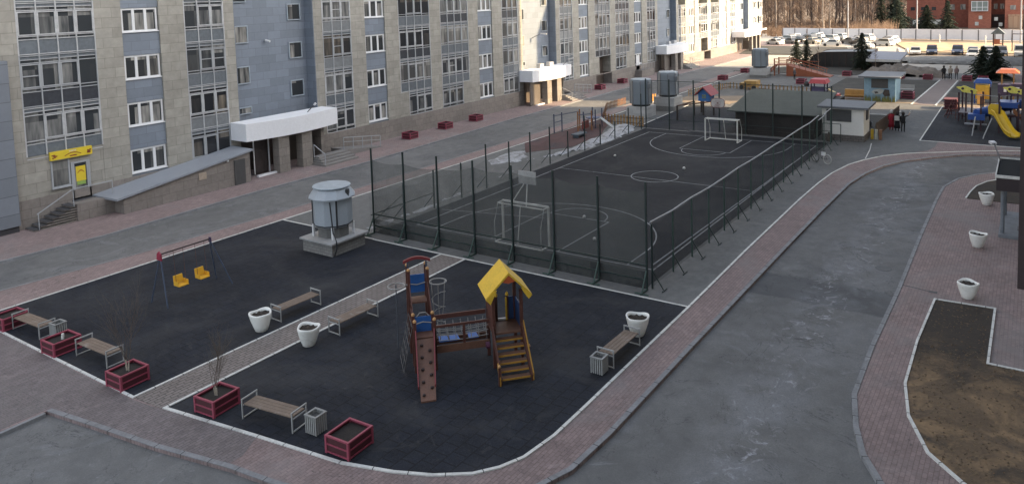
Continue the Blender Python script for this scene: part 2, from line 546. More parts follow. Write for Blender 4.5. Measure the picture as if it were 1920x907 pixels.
kw.ribbon([(27.82,28.2),(27.86,11.1)], 0.08, -0.01, 0.034)
kw.ribbon([(64.3,10.4),(61.8,10.1),(58.5,9.85)], 0.06, -0.01, 0.022)
struct('white_kerb', kw, KERBW)

# right hand planting beds
bed = [(19.5,-0.5),(21.1,1.27),(22.06,2.14),(23.75,2.81),(25.67,3.14),(29.05,3.19),(33.32,3.06),(33.43,1.06),(28.39,1.07),(28.4,-0.55)]
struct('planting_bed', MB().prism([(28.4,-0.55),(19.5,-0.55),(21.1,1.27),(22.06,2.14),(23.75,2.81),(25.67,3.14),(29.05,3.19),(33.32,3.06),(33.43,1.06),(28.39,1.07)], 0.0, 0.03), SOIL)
struct('bed_edging', MB().ribbon(bed, 0.08, -0.01, 0.06), KERBW)
bed2 = [(50.1,1.0),(50.11,3.11),(51.6,3.0),(53.28,2.79),(54.8,2.3),(55.89,1.6),(56.6,0.2),(56.6,-0.5)]
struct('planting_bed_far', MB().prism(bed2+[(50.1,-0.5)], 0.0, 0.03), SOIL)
struct('bed_edging_far', MB().ribbon(bed2[1:], 0.08, -0.01, 0.06), KERBW)

# sports court
dg_ = MB().box(34.05,34.25,3.05,3.35,-0.002,0.006)
dg_.ribbon([(34.15,3.35),(34.3,3.9),(34.4,4.5)], 0.07, -0.002, 0.005)
struct('drain_channel', dg_, mat('dark_iron', (0.035,0.035,0.037), 0.6))
struct('manhole', MB().lathe([(0.34,0),(0.34,0.006),(0.30,0.008)], 20, (36.3,5.35,-0.102)), mat('dark_iron', (0.035,0.035,0.037)))
struct('court_surface', MB().box(28.75, 63.2, 13.3, 29.0, 0.004, 0.010), COURT)
cl = MB()
lw = 0.07
def line(*p): cl.ribbon(p, lw, 0.010, 0.015)
cl.ribbon([(30.9,13.9),(30.9,27.9),(61.6,27.9),(61.6,13.9)], lw, 0.010, 0.015, closed=True)
cl.ribbon(arcpts(46.9,20.9,1.55,0,357,50), lw, 0.0101, 0.0151, closed=True)
cl.ribbon([(46.2,27.86),(46.2,13.94)], 0.05, 0.0102, 0.0148)
cl.ribbon([(30.94,26.6),(33.0,26.6)]+arcpts(33.0,20.9,5.7,90,-90,30)+[(30.94,15.2)], lw, 0.0103, 0.0153)
cl.ribbon([(61.56,26.3),(59.4,26.3)]+arcpts(59.4,20.9,5.4,90,270,30)+[(61.56,15.5)], lw, 0.0104, 0.0154)
cl.ribbon([(30.94,22.9),(36.3,22.9),(36.3,18.9),(30.94,18.9)], 0.06, 0.0105, 0.0155)
cl.ribbon(arcpts(36.34,20.9,1.7,88,-88,18), 0.06, 0.0106, 0.0156)
cl.ribbon([(61.56,22.9),(56.2,22.9),(56.2,18.9),(61.56,18.9)], 0.06, 0.0107, 0.0157)
cl.ribbon(arcpts(56.16,20.9,1.7,92,268,18), 0.06, 0.0108, 0.0158)
cl.ribbon([(33.9,30.2-1.6),(35.3,22.4)], 0.05, 0.0109, 0.0151)
struct('court_markings', cl, LINE)

struct('dark_play_pad', MB().prism([(63.5,21.2),(63.5,30.0),(78,30.6),(78,23.4),(66,21.3)], 0.0041, 0.0125), RUBBER)
struct('pad_kerb', MB().ribbon([(64.6,29.95),(78,30.62)], 0.1, 0.0, 0.04), KERBW)
# red rubber pad beside the court, snow banks, puddled dirt
struct('red_rubber_pad', MB().prism([(52.9,35.3),(68,35.1),(67,33.9),(61.4,32.2),(58.7,31.1),(53.0,30.8),(49.5,33.0)], 0.004, 0.02),
       mat('red_rubber', (0.085,0.042,0.042), 0.85, nscale=0.8, namp=0.3, stain=((0.03,0.035,0.045), 0.5, 0.52, 0.7)))
SNOW = mat('old_snow', (0.40,0.42,0.45), 0.7, nscale=1.2, namp=0.4, bump=1.0, bscale=9, stain=[((0.12,0.115,0.11), 1.0, 0.50, 0.8, 1.5), ((0.20,0.20,0.20), 3.5, 0.48, 0.7, 1.0)])
def blob_surface(name, outline, h, m, z0=0.01, step=0.25, rough=0.4, seed=1, kind='stuff', jit=0.35):
    """heaped ground cover: height grows from the outline inwards with lumps"""
    from mathutils import noise as mn
    xs = [p[0] for p in outline]; ys = [p[1] for p in outline]
    def inside(x, y):
        c = False; n = len(outline)
        for i in range(n):
            x1, y1 = outline[i-1]; x2, y2 = outline[i]
            if (y1 > y) != (y2 > y) and x < (x2-x1)*(y-y1)/(y2-y1)+x1: c = not c
        return c
    def dist(x, y):
        best = 1e9
        for i in range(len(outline)):
            a = Vector(outline[i-1]); b = Vector(outline[i]); p = Vector((x, y)); ab = b-a
            t = max(0, min(1, (p-a).dot(ab)/max(1e-9, ab.length_squared)))
            best = min(best, (p-(a+ab*t)).length)
        return best
    nx = int((max(xs)-min(xs))/step)+2; ny = int((max(ys)-min(ys))/step)+2
    idx = {}; mb = MB(); V = []
    for i in range(nx):
        for j in range(ny):
            x = min(xs)+i*step; y = min(ys)+j*step
            nn = mn.noise(Vector((x*0.9+seed, y*0.9, 0.3)))*jit
            d = dist(x, y)*(1 if inside(x, y) else -1)+nn
            if d > -step*0.3:
                lump = mn.noise(Vector((x*1.5, y*1.5, seed)))*rough+mn.noise(Vector((x*5, y*5, seed)))*rough*0.3
                z = z0-0.03+h*(1-math.exp(-max(0, d)*1.8))*(0.75+lump)
                idx[i, j] = len(V); V.append((x, y, z))
    F = []
    for (i, j) in idx:
        q = [(i, j), (i+1, j), (i+1, j+1), (i, j+1)]
        if all(k in idx for k in q): F.append(tuple(idx[k] for k in q))
    mb.add(V, F)
    o = mb.build(name, m, smooth=True)
    o['kind'] = kind
    return o
blob_surface('snow_bank', [(47,31.6),(50,29.9),(54,29.25),(57.5,28.9),(62.4,29.35),(64.6,31.2),(63.5,32.0),(61,31.8),(58.5,31.1),(54,30.7),(50,30.7)], 0.42, SNOW, seed=3)
blob_surface('snow_bank', [(28.9,29.5),(30.3,29.3),(33,29.3),(36,29.5),(40,29.8),(44.5,30.0),(44,30.5),(40,30.5),(36,30.2),(33,29.9),(30.5,30.2),(29,30.2)], 0.10, SNOW, seed=9, jit=0.5)
blob_surface('snow_bank', [(44.3,32.9),(46.5,31.6),(48.3,31.8),(50.6,33.3),(49.0,34.3),(46.2,34.0)], 0.14, SNOW, seed=12, jit=0.5)

# beyond the court: playground pads, lawns, walkway
struct('playground_rubber', MB().prism([(67.05,7.35),(86.3,7.5),(86.3,-5),(67.05,-5)], 0.004, 0.014), RUBBER)
struct('playground_kerb', MB().ribbon([(67.05,-5),(67.05,7.35),(86.3,7.5),(86.4,-5)], 0.09, 0.0, 0.035), KERBW)
LAWN = mat('winter_lawn', (0.040,0.040,0.036), 0.95, nscale=0.5, namp=0.5, bump=0.8, bscale=12, stain=[((0.075,0.065,0.05), 0.5, 0.55, 0.6), ((0.2,0.2,0.19), 1.2, 0.70, 0.6)])
struct('lawn', MB().prism([(90.5,10.3),(108.2,9.9),(108.2,20.6),(92.0,20.6)], 0.004, 0.03).prism([(90.5,7.9),(90.5,-6),(108.2,-6),(108.2,7.6)], 0.004, 0.031), LAWN)
struct('walkway', MB().prism([(86.6,8.2),(86.6,10.3),(109,9.75),(109,7.9)], 0.004, 0.02), mat('walkway_pavers', (0.20,0.165,0.155), 0.85, nscale=1, namp=0.25))
struct('walkway_kerb', MB().ribbon([(86.6,10.32),(109,9.8)], 0.16, 0.0, 0.06).ribbon([(86.6,8.15),(109,7.85)], 0.16, 0.0, 0.061).ribbon([(78.5,14.2),(78.9,10.9),(81.5,10.6)], 0.12, 0.0, 0.06), KERBW)
SAND = mat('sand_path', (0.26,0.205,0.15), 0.95, nscale=0.6, namp=0.3)
struct('sand_path', MB().prism([(86.8,-6),(88.9,-6),(89.6,8.1),(87.2,8.1)], 0.004, 0.022).prism([(87.2,10.4),(89.8,10.4),(89.2,22),(84.2,33.2),(79.3,33.5),(80.0,27.0),(84.5,26.4),(87.0,20.0)], 0.004, 0.022), SAND)
struct('concrete_strip', MB().prism([(109,-6),(111.4,-6),(111.4,22),(109,22)], 0.004, 0.024), mat('pale_concrete', (0.22,0.20,0.185), 0.9, nscale=0.6, namp=0.3))
# beyond X = 118
CARP = mat('car_park_asphalt', (0.36,0.335,0.295), 0.9, nscale=0.15, namp=0.3)
struct('far_road', MB().prism([(118,60),(118,-40),(143,-40),(143,18),(150,26),(172,60)], -0.12, -0.098), CARP)
struct('car_park', MB().prism([(143,26),(143,17.5),(154.5,19.0),(168,23),(186,24),(205,60),(172,60),(148,41)], -0.12, -0.095), CARP)
struct('dark_verge', MB().prism([(141,45.5),(143.5,26.5),(160.5,30.5),(161.5,49)], -0.10, 0.05), LAWN)
TAN = mat('dry_grass_field', (0.47,0.345,0.20), 0.95, nscale=0.12, namp=0.35, wave=(0.09,8,0.8,'Y'))
struct('dry_field', MB().prism([(153.2,-40),(153.2,10),(154.2,18.6),(165,21.5),(176.5,24.5),(176.8,-40)], -0.10, -0.02), TAN)
blob_surface('stone_bank', [(131.0,17.8),(134,18.6),(140.5,17.5),(141.3,4),(141.8,-30),(133,-30),(131,2)], 0.75, mat('bank_rubble', (0.16,0.16,0.155), 0.95, nscale=1.2, namp=0.6, bump=1, stain=((0.28,0.28,0.27), 1.5, 0.55, 0.6)), z0=-0.03, step=0.6, rough=0.16, kind='structure')
blob_surface('soil_mound', [(110.9,17.5),(111.8,8.8),(114.5,9.5),(118.5,13.5),(119,17.5),(114.5,19.5)], 1.3, mat('grey_spoil', (0.20,0.175,0.15), 0.95, nscale=0.6, namp=0.5, bump=1), step=0.4, rough=0.5, kind='structure')
struct('hill_verge', MB().prism([(112,37),(111.8,20),(121,19.3),(124,28.5),(121,31),(117,33)], -0.09, 0.05), LAWN)

# ------------------------------------------------------------------ long apartment building opposite
BEIGE = mat('beige_cladding', (0.350,0.335,0.296), 0.75, nscale=0.25, namp=0.14, tiles=(1.25,0.62,0.012,'wall'), mortar=(0.50,0.50,0.48), stain=((0.27,0.265,0.24), 0.35, 0.58, 0.35))
BLUEC = mat('blue_cladding', (0.190,0.222,0.268), 0.7, nscale=0.4, namp=0.12, tiles=(1.2,0.6,0.012,'wall'), mortar=(0.62,0.62,0.62))
PLINTH = mat('plinth_cladding', (0.235,0.21,0.19), 0.7, nscale=0.5, namp=0.15, tiles=(1.0,0.55,0.012,'wall'), mortar=(0.5,0.5,0.5))
FRW = mat('white_frame', (0.66,0.67,0.68), 0.5, nscale=1, namp=0.05)
ALU = mat('aluminium_frame', (0.33,0.345,0.36), 0.45, nscale=1, namp=0.1)
SPAN = mat('balcony_panel', (0.150,0.170,0.190), 0.25, nscale=0.5, namp=0.25, spec=0.6)
GLS = glass_mat('window_glass', tint=(0.03,0.034,0.038), curtain=(0.40,0.39,0.36))
GLB = glass_mat('balcony_glass', cell=(1.03, 3.0), tint=(0.035,0.04,0.045), curtain=(0.27,0.27,0.26), share=0.6)
GLB2 = glass_mat('balcony_glass_pale', cell=(1.03, 3.0), tint=(0.07,0.07,0.068), curtain=(0.42,0.41,0.38), share=0.75)
GLB3 = glass_mat('balcony_glass_dark', cell=(1.03, 3.0), tint=(0.02,0.022,0.026), curtain=(0.22,0.19,0.15), share=0.35)
SPAND = mat('dark_balcony_panel', (0.055,0.06,0.07), 0.2, nscale=0.5, namp=0.25, spec=0.6)
SPANP = mat('pale_balcony_panel', (0.20,0.215,0.225), 0.3, nscale=0.5, namp=0.25)
DARKIN = mat('dark_interior', (0.03,0.025,0.022), 0.6)
BROWNW = mat('porch_brown_wall', (0.085,0.068,0.058), 0.6, nscale=1, namp=0.2)
CANW = mat('white_canopy_fascia', (0.78,0.79,0.81), 0.55, nscale=0.7, namp=0.05, stain=((0.52,0.50,0.48), 1.6, 0.62, 0.4))
STONE = mat('step_stone', (0.22,0.21,0.20), 0.8, nscale=1, namp=0.25)
PILL = mat('pillar_stone', (0.25,0.225,0.20), 0.75, nscale=0.8, namp=0.15, tiles=(0.9,0.6,0.012,'wall'))

YF = 47.3
TOP = 30.0
bld = thing('apartment_building', 'long beige and blue clad apartment building with glazed balconies across the courtyard', 'apartment building', (0, YF, 0))
PER = 37.1
SEC = [0.5+PER*k for k in range(5)]
opens = []   # (x0, x1, kind)
for k, S in enumerate(SEC):
    for a, b, kind in ((-3.65,3.65,'stair'), (4.55,7.6,'bay3'), (9.25,11.7,'win'), (13.45,17.7,'bay4a'), (19.3,23.6,'bay4b'), (25.3,27.8,'win'), (29.6,32.6,'bay3')):
        x0, x1 = S+a, S+b
        if x1 < 19.5 or x0 > 153: continue
        opens.append((x0, x1, kind, k))
opens.sort()
wall = MB()
xs = 19.05
for (x0, x1, kind, k) in opens:
    wall.box(xs, x0, YF, YF+2.0, 1.63, TOP)
    xs = x1
wall.box(xs, 154, YF, YF+2.0, 1.63, TOP)
def rngs(x0, x1, holes):
    """complement of holes in (x0, x1)"""
    out = []; x = x0
    for a, b in sorted(holes):
        if a > x: out.append((x, a))
        x = max(x, b)
    if x < x1: out.append((x, x1))
    return out
stairs_x = [(o[0], o[1]) for o in opens if o[2] == 'stair']
niches = [(88.1,92.6),(127.6,130.8)]
for a, b in rngs(19.05, 154, stairs_x+niches):
    MB().box(a, b, YF-0.06, YF+2.0, -0.05, 1.63).build('plinth', PLINTH, bld, world=True)
# bays closed from 3.1 m over the niches, spandrels of the window strips
for (x0, x1, kind, k) in opens:
    blue = MB()
    if kind == 'win':
        z = 1.63
        for fl in range(0, 6):
            w0, w1 = 1.80+3*fl, 3.32+3*fl
            MB().box(x0, x1, YF+0.10, YF+2.0, z, w0).build('blue_wall', BLUEC, bld, world=True)
            z = w1
        blue.box(x0, x1, YF+0.10, YF+2.0, z, TOP)
    elif kind == 'stair':
        blue.box(x0, x1, YF+0.95, YF+2.0, 3.3, TOP)
        blue.box(x0-0.001, x0+0.06, YF+0.012, YF+0.95, 3.9, TOP); blue.box(x1-0.06, x1+0.001, YF+0.012, YF+0.95, 3.9, TOP)
    else:
        wall.box(x0, x1, YF+0.30, YF+2.0, 16.9, TOP)
        if x0 < 20: wall.box(x0, x1, YF+0.02, YF+2.0, 1.63, 4.03)
        if kind.startswith('bay4') and not (x0 < 20):
            # the lowest storey is one pane narrower
            q = (x1-x0)/4
            if kind == 'bay4a': wall.box(x0+0.001, x0+q, YF+0.003, YF+2.0, 1.64, 3.86)
            else: wall.box(x1-q, x1-0.001, YF+0.003, YF+2.0, 1.64, 3.86)
    if blue.v: blue.build('blue_wall', BLUEC, bld, world=True)
wall.build('wall', BEIGE, bld, world=True)
MB().box(17.0, 164, YF+2.0, YF+14, -0.1, TOP).build('inner_core', mat('rear_wall', (0.30,0.29,0.26), 0.8), bld, world=True)
# left grey-blue block
lb = MB().box(4, 19.05, YF-0.35, YF+2.0, 0.35, 9.65)
lb.build('grey_blue_block', mat('grey_blue_cladding', (0.175,0.195,0.225), 0.7, nscale=0.5, namp=0.1, tiles=(2.2,1.05,0.02,'wall')), bld, world=True)
MB().box(4, 19.0, YF-0.25, YF+2.0, -0.05, 0.35).box(4, 19.049, YF+0.004, YF+1.9, 9.65, 9.66).build('block_base', mat('dark_base', (0.04,0.04,0.045), 0.8), bld, world=True)
MB().box(4, 19.049, YF-0.003, YF+2.0, 9.66, TOP).build('upper_wall', BEIGE, bld, world=True)

def window(x0, x1, z0, z1, y, n, fw_=0.09, sill=True, frm=FRW, gl=None, uneven=None):
    m = MB(); g = MB()
    t = fw_
    cuts = [x0]+[x0+(x1-x0)*i/n for i in range(1, n)]+[x1]
    m.box(x0, x1, y-0.02, y+0.08, z0, z0+t); m.box(x0, x1, y-0.02, y+0.08, z1-t, z1)
    for i, c in enumerate(cuts):
        if i == 0: a, b = c, c+t
        elif i == n: a, b = c-t, c
        else: a, b = c-t*0.75, c+t*0.75
        m.box(a, b, y-0.021, y+0.079, z0+t, z1-t)
    if sill:
        m.box(x0-0.03, x1+0.03, y-0.14, y-0.021, z0-0.03, z0+0.03)
    g.box(x0+0.02, x1-0.02, y+0.03, y+0.07, z0+0.02, z1-0.02)
    w = m.build('window', frm, bld, world=True)
    g.build('pane', gl or GLS, w, world=True)
    return w

rnd = random.Random(5)
for (x0, x1, kind, k) in opens:
    nfl = 5 if x0 < 70 else 4 if x0 < 110 else 3
    if kind == 'win':
        for fl in range(nfl):
            window(x0+0.05, x1-0.05, 1.80+3*fl, 3.32+3*fl, YF+0.16, 3, fw_=0.12)
    elif kind == 'stair':
        for fl in range(nfl):
            if 4.95+3*fl < 13:
                window(x0+0.35, x0+1.75, 6.45+3*fl-1.4*0, 7.75+3*fl, YF+0.87, 1, fw_=0.08, sill=False, frm=mat('blue_grey_frame', (0.33,0.38,0.43), 0.5))
            window(x1-1.85, x1-0.55, 4.95+3*fl, 6.25+3*fl, YF+0.87, 1, fw_=0.08, sill=False, frm=mat('blue_grey_frame', (0.33,0.38,0.43), 0.5))
        if x0 > 0:
            window(x0+0.35, x0+1.75, 4.2, 4.75, YF+0.87, 1, fw_=0.08, sill=False, frm=mat('blue_grey_frame', (0.33,0.38,0.43), 0.5))
    else:
        n = 3 if kind == 'bay3' else 4
        for fl in range(nfl+ (1 if x0 < 60 else 0)):
            zb = 1.63+3*fl
            a, b, nn = x0, x1, n
            if fl == 0:
                if x0 < 20: continue
                if kind == 'bay4a': a, nn = x0+(x1-x0)/4, 3
                elif kind == 'bay4b': b, nn = x1-(x1-x0)/4, 3
                if (a < 92.6 and b > 88.1) or (a < 130.8 and b > 127.6): continue
            fr = MB(); pn = MB(); pa = MB(); y = YF+0.05
            cuts = [a+(b-a)*i/nn for i in range(nn+1)]
            t = 0.035
            zlow = zb-0.03 if fl == 0 else zb-0.78
            if x0 < 20 and fl == 1: zlow = 4.05
            # window row
            for c in cuts: fr.box(c-t, c+t, y-0.06, y+0.04, zlow, zb+2.22)
            for z in (zb+0.28, zb+1.75, zb+1.95, zb+2.16): fr.box(a, b, y-0.045, y+0.03, z-0.025, z+0.025)
            if fl > 0:
                for z in (zb-0.74, zb+0.10): fr.box(a, b, y-0.047, y+0.03, z-0.025, z+0.025)
                pa.box(a, b, y, y+0.25, zlow, zb+0.12)
            else:
                fr.box(a, b, y-0.05, y+0.03, zb-0.03, zb+0.05)
            pu = MB().box(a, b, y+0.02, y+0.25, zb+1.96, zb+2.22)
            pn.box(a, b, y+0.01, y+0.25, zb+0.12, zb+1.96)
            # opening sashes with wide frames
            lo = rnd.choice([0, 1]); cnt = rnd.choice([2, 2, 3])
            for i in range(nn):
                if lo <= i < lo+cnt or rnd.random() < 0.25:
                    c0, c1 = cuts[i]+t, cuts[i+1]-t
                    s_ = 0.07
                    z0_, z1_ = zb+0.33, zb+1.70
                    fr2 = wf if False else fr
                    fr.box(c0, c0+s_, y-0.07, y, z0_, z1_); fr.box(c1-s_, c1, y-0.07, y, z0_, z1_)
                    fr.box(c0+s_, c1-s_, y-0.07, y, z0_, z0_+s_); fr.box(c0+s_, c1-s_, y-0.07, y, z1_-s_, z1_)
                    if rnd.random() < 0.15: fr.box(c0+s_, c1-s_, y-0.065, y, (z0_+z1_)/2-0.03, (z0_+z1_)/2+0.03)
            o = fr.build('balcony_glazing', rnd.choice([ALU, mat('pale_frame', (0.47,0.48,0.49), 0.5), mat('pale_frame', (0.47,0.48,0.49), 0.5)]), bld, world=True)
            pn.build('pane', rnd.choice([GLB, GLB, GLB2, GLB3]), o, world=True)
            pu.build('top_panel', SPAN, o, world=True)
            if pa.v: pa.build('panel', SPAND if (x0 < 20 and fl == 2) else rnd.choice([SPAN, SPAN, SPAN, SPANP, SPAND if rnd.random() < .3 else SPAN]), o, world=True)

# niches in the later sections
for a, b in niches:
    MB().box(a, b, YF+1.2, YF+1.3, -0.05, 3.5).build('niche_wall', BROWNW, bld, world=True)
    MB().box(a+0.1, a+1.6, YF+1.12, YF+1.2, 0.05, 2.6).build('door', mat('glass_door', (0.08,0.085,0.09), 0.3), bld, world=True)
    MB().box(a, b, YF-0.08, YF-0.062, 1.5, 1.62).build('lintel', PLINTH, bld, world=True)

# entrance porches
def porch(S, k):
    x0, x1 = S-4.45, S+4.05
    n = 10
    arc = [(x0+(x1-x0)*i/n, 45.55-0.62*math.sin(math.pi*i/n)) for i in range(n+1)]
    can = MB().prism([(x0, YF-0.02)]+arc+[(x1, YF-0.02)], 2.70, 3.95)
    c = can.build('canopy', CANW, bld, world=True)
    tp = MB().prism([(x0+0.12, YF-0.03)]+[(x+(0.12 if i == 0 else -0.12 if i == n else 0), y+0.12) for i, (x, y) in enumerate(arc)]+[(x1-0.12, YF-0.03)], 3.90, 3.935)
    tp.build('canopy_top', mat('canopy_roof_felt', (0.40,0.41,0.42), 0.8), c, world=True)
    for px in (S-2.0, S+0.15):
        MB().box(px, px+0.95, 45.2, 45.9, -0.05, 2.70).build('pillar', PILL, bld, world=True)
    MB().box(S+2.6, S+2.9, 45.9, YF, -0.05, 2.70).build('side_wall', PILL, bld, world=True)
    if k > 1: MB().box(S-4.3, S-2.2, 46.0, 46.1, 0.0, 2.70).build('porch_panel', mat('grey_brown_panel', (0.12,0.105,0.095), 0.5, nscale=.7, namp=.25), bld, world=True)
    MB().box(S-3.65, S+3.65, YF+0.9, YF+1.9, -0.05, 3.3).box(S-3.64, S-3.55, YF, YF+0.9, -0.05, 2.7).box(S+3.55, S+3.64, YF, YF+0.9, -0.05, 2.7).build('porch_wall', BROWNW, bld, world=True)
    d = MB().box(S-0.75, S+0.7, YF+0.82, YF+0.9, 0.05, 2.3).build('door', mat('brown_entrance_door', (0.06,0.04,0.032), 0.5), bld, world=True)
    MB().box(S+0.5, S+0.55, YF+0.76, YF+0.81, 1.0, 1.3).build('handle', FRW, d, world=True)
    fr = MB().box(S-3.35, S-2.2, 46.3, 46.36, 0.05, 2.6)
    g = fr.build('porch_glazing', mat('porch_glass', (0.05,0.042,0.04), 0.15), bld, world=True)
    MB().bar((S-2.1, 46.25, 0.05), (S-2.1, 46.25, 2.65), 0.07).bar((S-3.4, 46.25, 0.08), (S-3.4, 46.25, 2.65), 0.06).bar((S-3.4, 46.25, 2.6), (S-1.75, 46.25, 2.6), 0.06).build('frame', FRW, g, world=True)
    MB().box(S-3.6, S-1.7, 45.55, 45.8, -0.04, 0.12).build('threshold_slab', CANW, bld, world=True)
    st = MB()
    for i in range(4):
        st.box(S+1.0+0.12*i, S+4.4+0.0*i, 43.75+0.36*i, 45.55, 0.14*i-0.03, 0.14*(i+1))
    s_ = st.build('steps', STONE, bld, world=True)
    MB().bar((S+1.05, 43.8, 0), (S+1.05, 43.8, 0.95), 0.05).bar((S+1.3, 45.3, 0.5), (S+1.3, 45.3, 1.5), 0.05).bar((S+1.05, 43.8, 0.95), (S+1.3, 45.3, 1.5), 0.05).build('handrail', ALU, s_, world=True)
    rm = MB().hexa([(S+4.45, 45.3, -0.03),(S+8.6, 45.3, -0.03),(S+8.6, 46.9, -0.03),(S+4.45, 46.9, -0.03)],
                   [(S+4.45, 45.3, 0.55),(S+8.6, 45.3, 0.02),(S+8.6, 46.9, 0.02),(S+4.45, 46.9, 0.55)])
    r_ = rm.build('ramp', STONE, bld, world=True)
    rl = MB()
    for yy in (45.35,):
        rl.bar((S+4.4, yy, 1.5), (S+8.5, yy, 0.98), 0.06).bar((S+4.4, yy, 1.15), (S+8.5, yy, 0.62), 0.04)
        for i in range(5):
            x = S+4.4+i*1.025
            rl.bar((x, yy, 0.5-0.13*i), (x, yy, 1.5-0.13*i), 0.05)
    rl.build('railing', ALU, r_, world=True)
for k, S in enumerate(SEC):
    if k in (1, 2, 3): porch(S, k)
# fourth porch, further forward and plain
S = SEC[4]-1.0
can = MB().box(S-5.5, S+4.5, 44.8, YF-0.03, 3.0, 4.1).build('canopy', CANW, bld, world=True)
for px in (S-1.0, S+1.6, S+3.9):
    MB().box(px, px+0.6, 44.9, 45.5, -0.05, 3.0).build('pillar', PILL, bld, world=True)
MB().box(S-3.6, S+3.6, YF+0.8, YF+1.9, -0.05, 3.3).build('porch_wall', BROWNW, bld, world=True)
# end of the building: raised wing over an open passage, its shade put into the grey
gw = MB().hexa([(154,YF,3.5),(164,YF+0.6,3.5),(164,YF+8,3.5),(154,YF+8,3.5)], [(154,YF,TOP),(164,YF+0.6,TOP),(164,YF+8,TOP),(154,YF+8,TOP)])
gw.build('end_wing', mat('shade_grey_panel', (0.25,0.26,0.26), 0.6, nscale=0.4, namp=0.08, tiles=(3,3,0.02,'wall')), bld, world=True)
MB().box(154, 164.2, YF-0.25, YF-0.02, 3.3, 3.62).build('white_edge', CANW, bld, world=True)
for px in (154.2, 160.5):
    MB().box(px, px+1.6, YF+0.8, YF+1.9, -0.1, 3.5).build('pillar', mat('dark_red_pillar', (0.035,0.02,0.02), 0.7), bld, world=True)
for x0, x1, z in ((156,158,5.2),(156,158,8.2),(160,162,5.2),(160,162,8.2)):
    window(x0, x1, z-0.2, z+1.2, YF+0.02, 2, sill=False)

# shop in the left section
wf_ = MB()
t = 0.07
sh = window(21.0, 22.05, 1.95, 3.62, YF-0.02, 1, frm=ALU, sill=True)
dr = MB().box(22.1, 22.2, YF-0.06, YF, 1.0, 3.3).box(23.1, 23.2, YF-0.06, YF, 1.0, 3.3).box(22.2, 23.1, YF-0.06, YF, 3.2, 3.3).box(22.2, 23.1, YF-0.06, YF, 1.0, 1.12).box(22.2, 22.3, YF-0.05, YF, 1.12, 3.2).box(23.0, 23.1, YF-0.05, YF, 1.12, 3.2)
d = dr.build('door', ALU, bld, world=True)
MB().box(22.3, 23.0, YF-0.03, YF-0.001, 1.12, 3.2).build('door_glass', GLS, d, world=True)
YEL = mat('yellow_sign_face', (0.66,0.50,0.035), 0.5, nscale=3, namp=0.1)
MB().box(22.37, 22.93, YF-0.05, YF-0.035, 2.1, 3.0).build('yellow_notice', YEL, d, world=True)
MB().box(22.40, 22.90, YF-0.05, YF-0.036, 1.88, 2.09).build('green_notice', mat('green_notice', (0.28,0.42,0.10), 0.6), d, world=True)
MB().vprism([(22.45+0.4*i/8, 2.62+0.16*math.sin(math.pi*i/8)) for i in range(9)]+[(22.85-0.4*i/8, 2.56+0.13*math.sin(math.pi*i/8)) for i in range(9)], YF-0.056, YF-0.05).build('notice_print', mat('orange_print', (0.45,0.20,0.02), 0.6), d, world=True)
sg = MB().box(20.95, 23.35, YF-0.16, YF-0.01, 3.62, 4.12).build('shop_sign', YEL, bld, world=True)
RBR = mat('brown_red_print', (0.22,0.05,0.02), 0.6)
pr = MB()
arc1 = [(21.75+0.95*i/12, 3.80+0.14*math.sin(math.pi*i/12)) for i in range(13)]
arc2 = [(22.70-0.95*i/12, 3.755+0.135*math.sin(math.pi*i/12)) for i in range(13)]
pr.vprism(arc1+arc2, YF-0.168, YF-0.161)
pr.vprism([(22.0,3.73),(22.1,3.70),(22.4,3.70),(22.48,3.74),(22.4,3.78),(22.08,3.78)], YF-0.168, YF-0.161)
for bx in (21.0, 22.95):
    for i in range(7):
        r_ = random.Random(int(bx*10)+i)
        x = bx+r_.random()*0.26; z = 3.68+r_.random()*0.22
        pr.vprism([(x, z), (x+0.10, z-0.02), (x+0.13, z+0.05), (x+0.03, z+0.07)], YF-0.167-0.0008*i, YF-0.161)
pr.build('sign_print', RBR, sg, world=True)
wp = MB()
for i in range(5):
    x = 22.02+i*0.085
    wp.box(x, x+0.055, YF-0.168, YF-0.161, 3.99, 4.06)
wp.build('sign_lettering', mat('pale_lettering', (0.7,0.68,0.6), 0.6), sg, world=True)
# shop platform, steps and handrail
ps = MB().box(21.75, 24.2, 46.1, YF-0.07, -0.05, 1.0)
for i in range(7):
    ps.box(19.4+i*0.336, 21.75, 46.2, 47.2, -0.05 if i == 0 else 0.143*i-0.0, 0.143*i+0.07)
stp = ps.build('shop_steps', PLINTH, bld, world=True)
tr = MB()
for i in range(7): tr.box(19.38+i*0.336, 19.38+(i+1)*0.336+0.03, 46.15, 47.22, 0.143*i+0.071, 0.143*i+0.10)
tr.box(22.0, 23.5, 46.9, 47.22, 1.001, 1.03)
tr.build('tread', mat('dark_tread', (0.07,0.07,0.075), 0.7), stp, world=True)
hr = MB().bar((19.6, 46.2, 0.95), (21.6, 46.15, 1.95), 0.05).bar((21.6, 46.15, 1.95), (23.9, 46.15, 1.95), 0.05)
for x, z0, z1 in ((19.65, 0.05, 0.97), (21.6, 0.9, 1.95), (23.9, 1.0, 1.95)): hr.bar((x, 46.16, z0), (x, 46.16, z1), 0.04)
hr.build('handrail', ALU, stp, world=True)
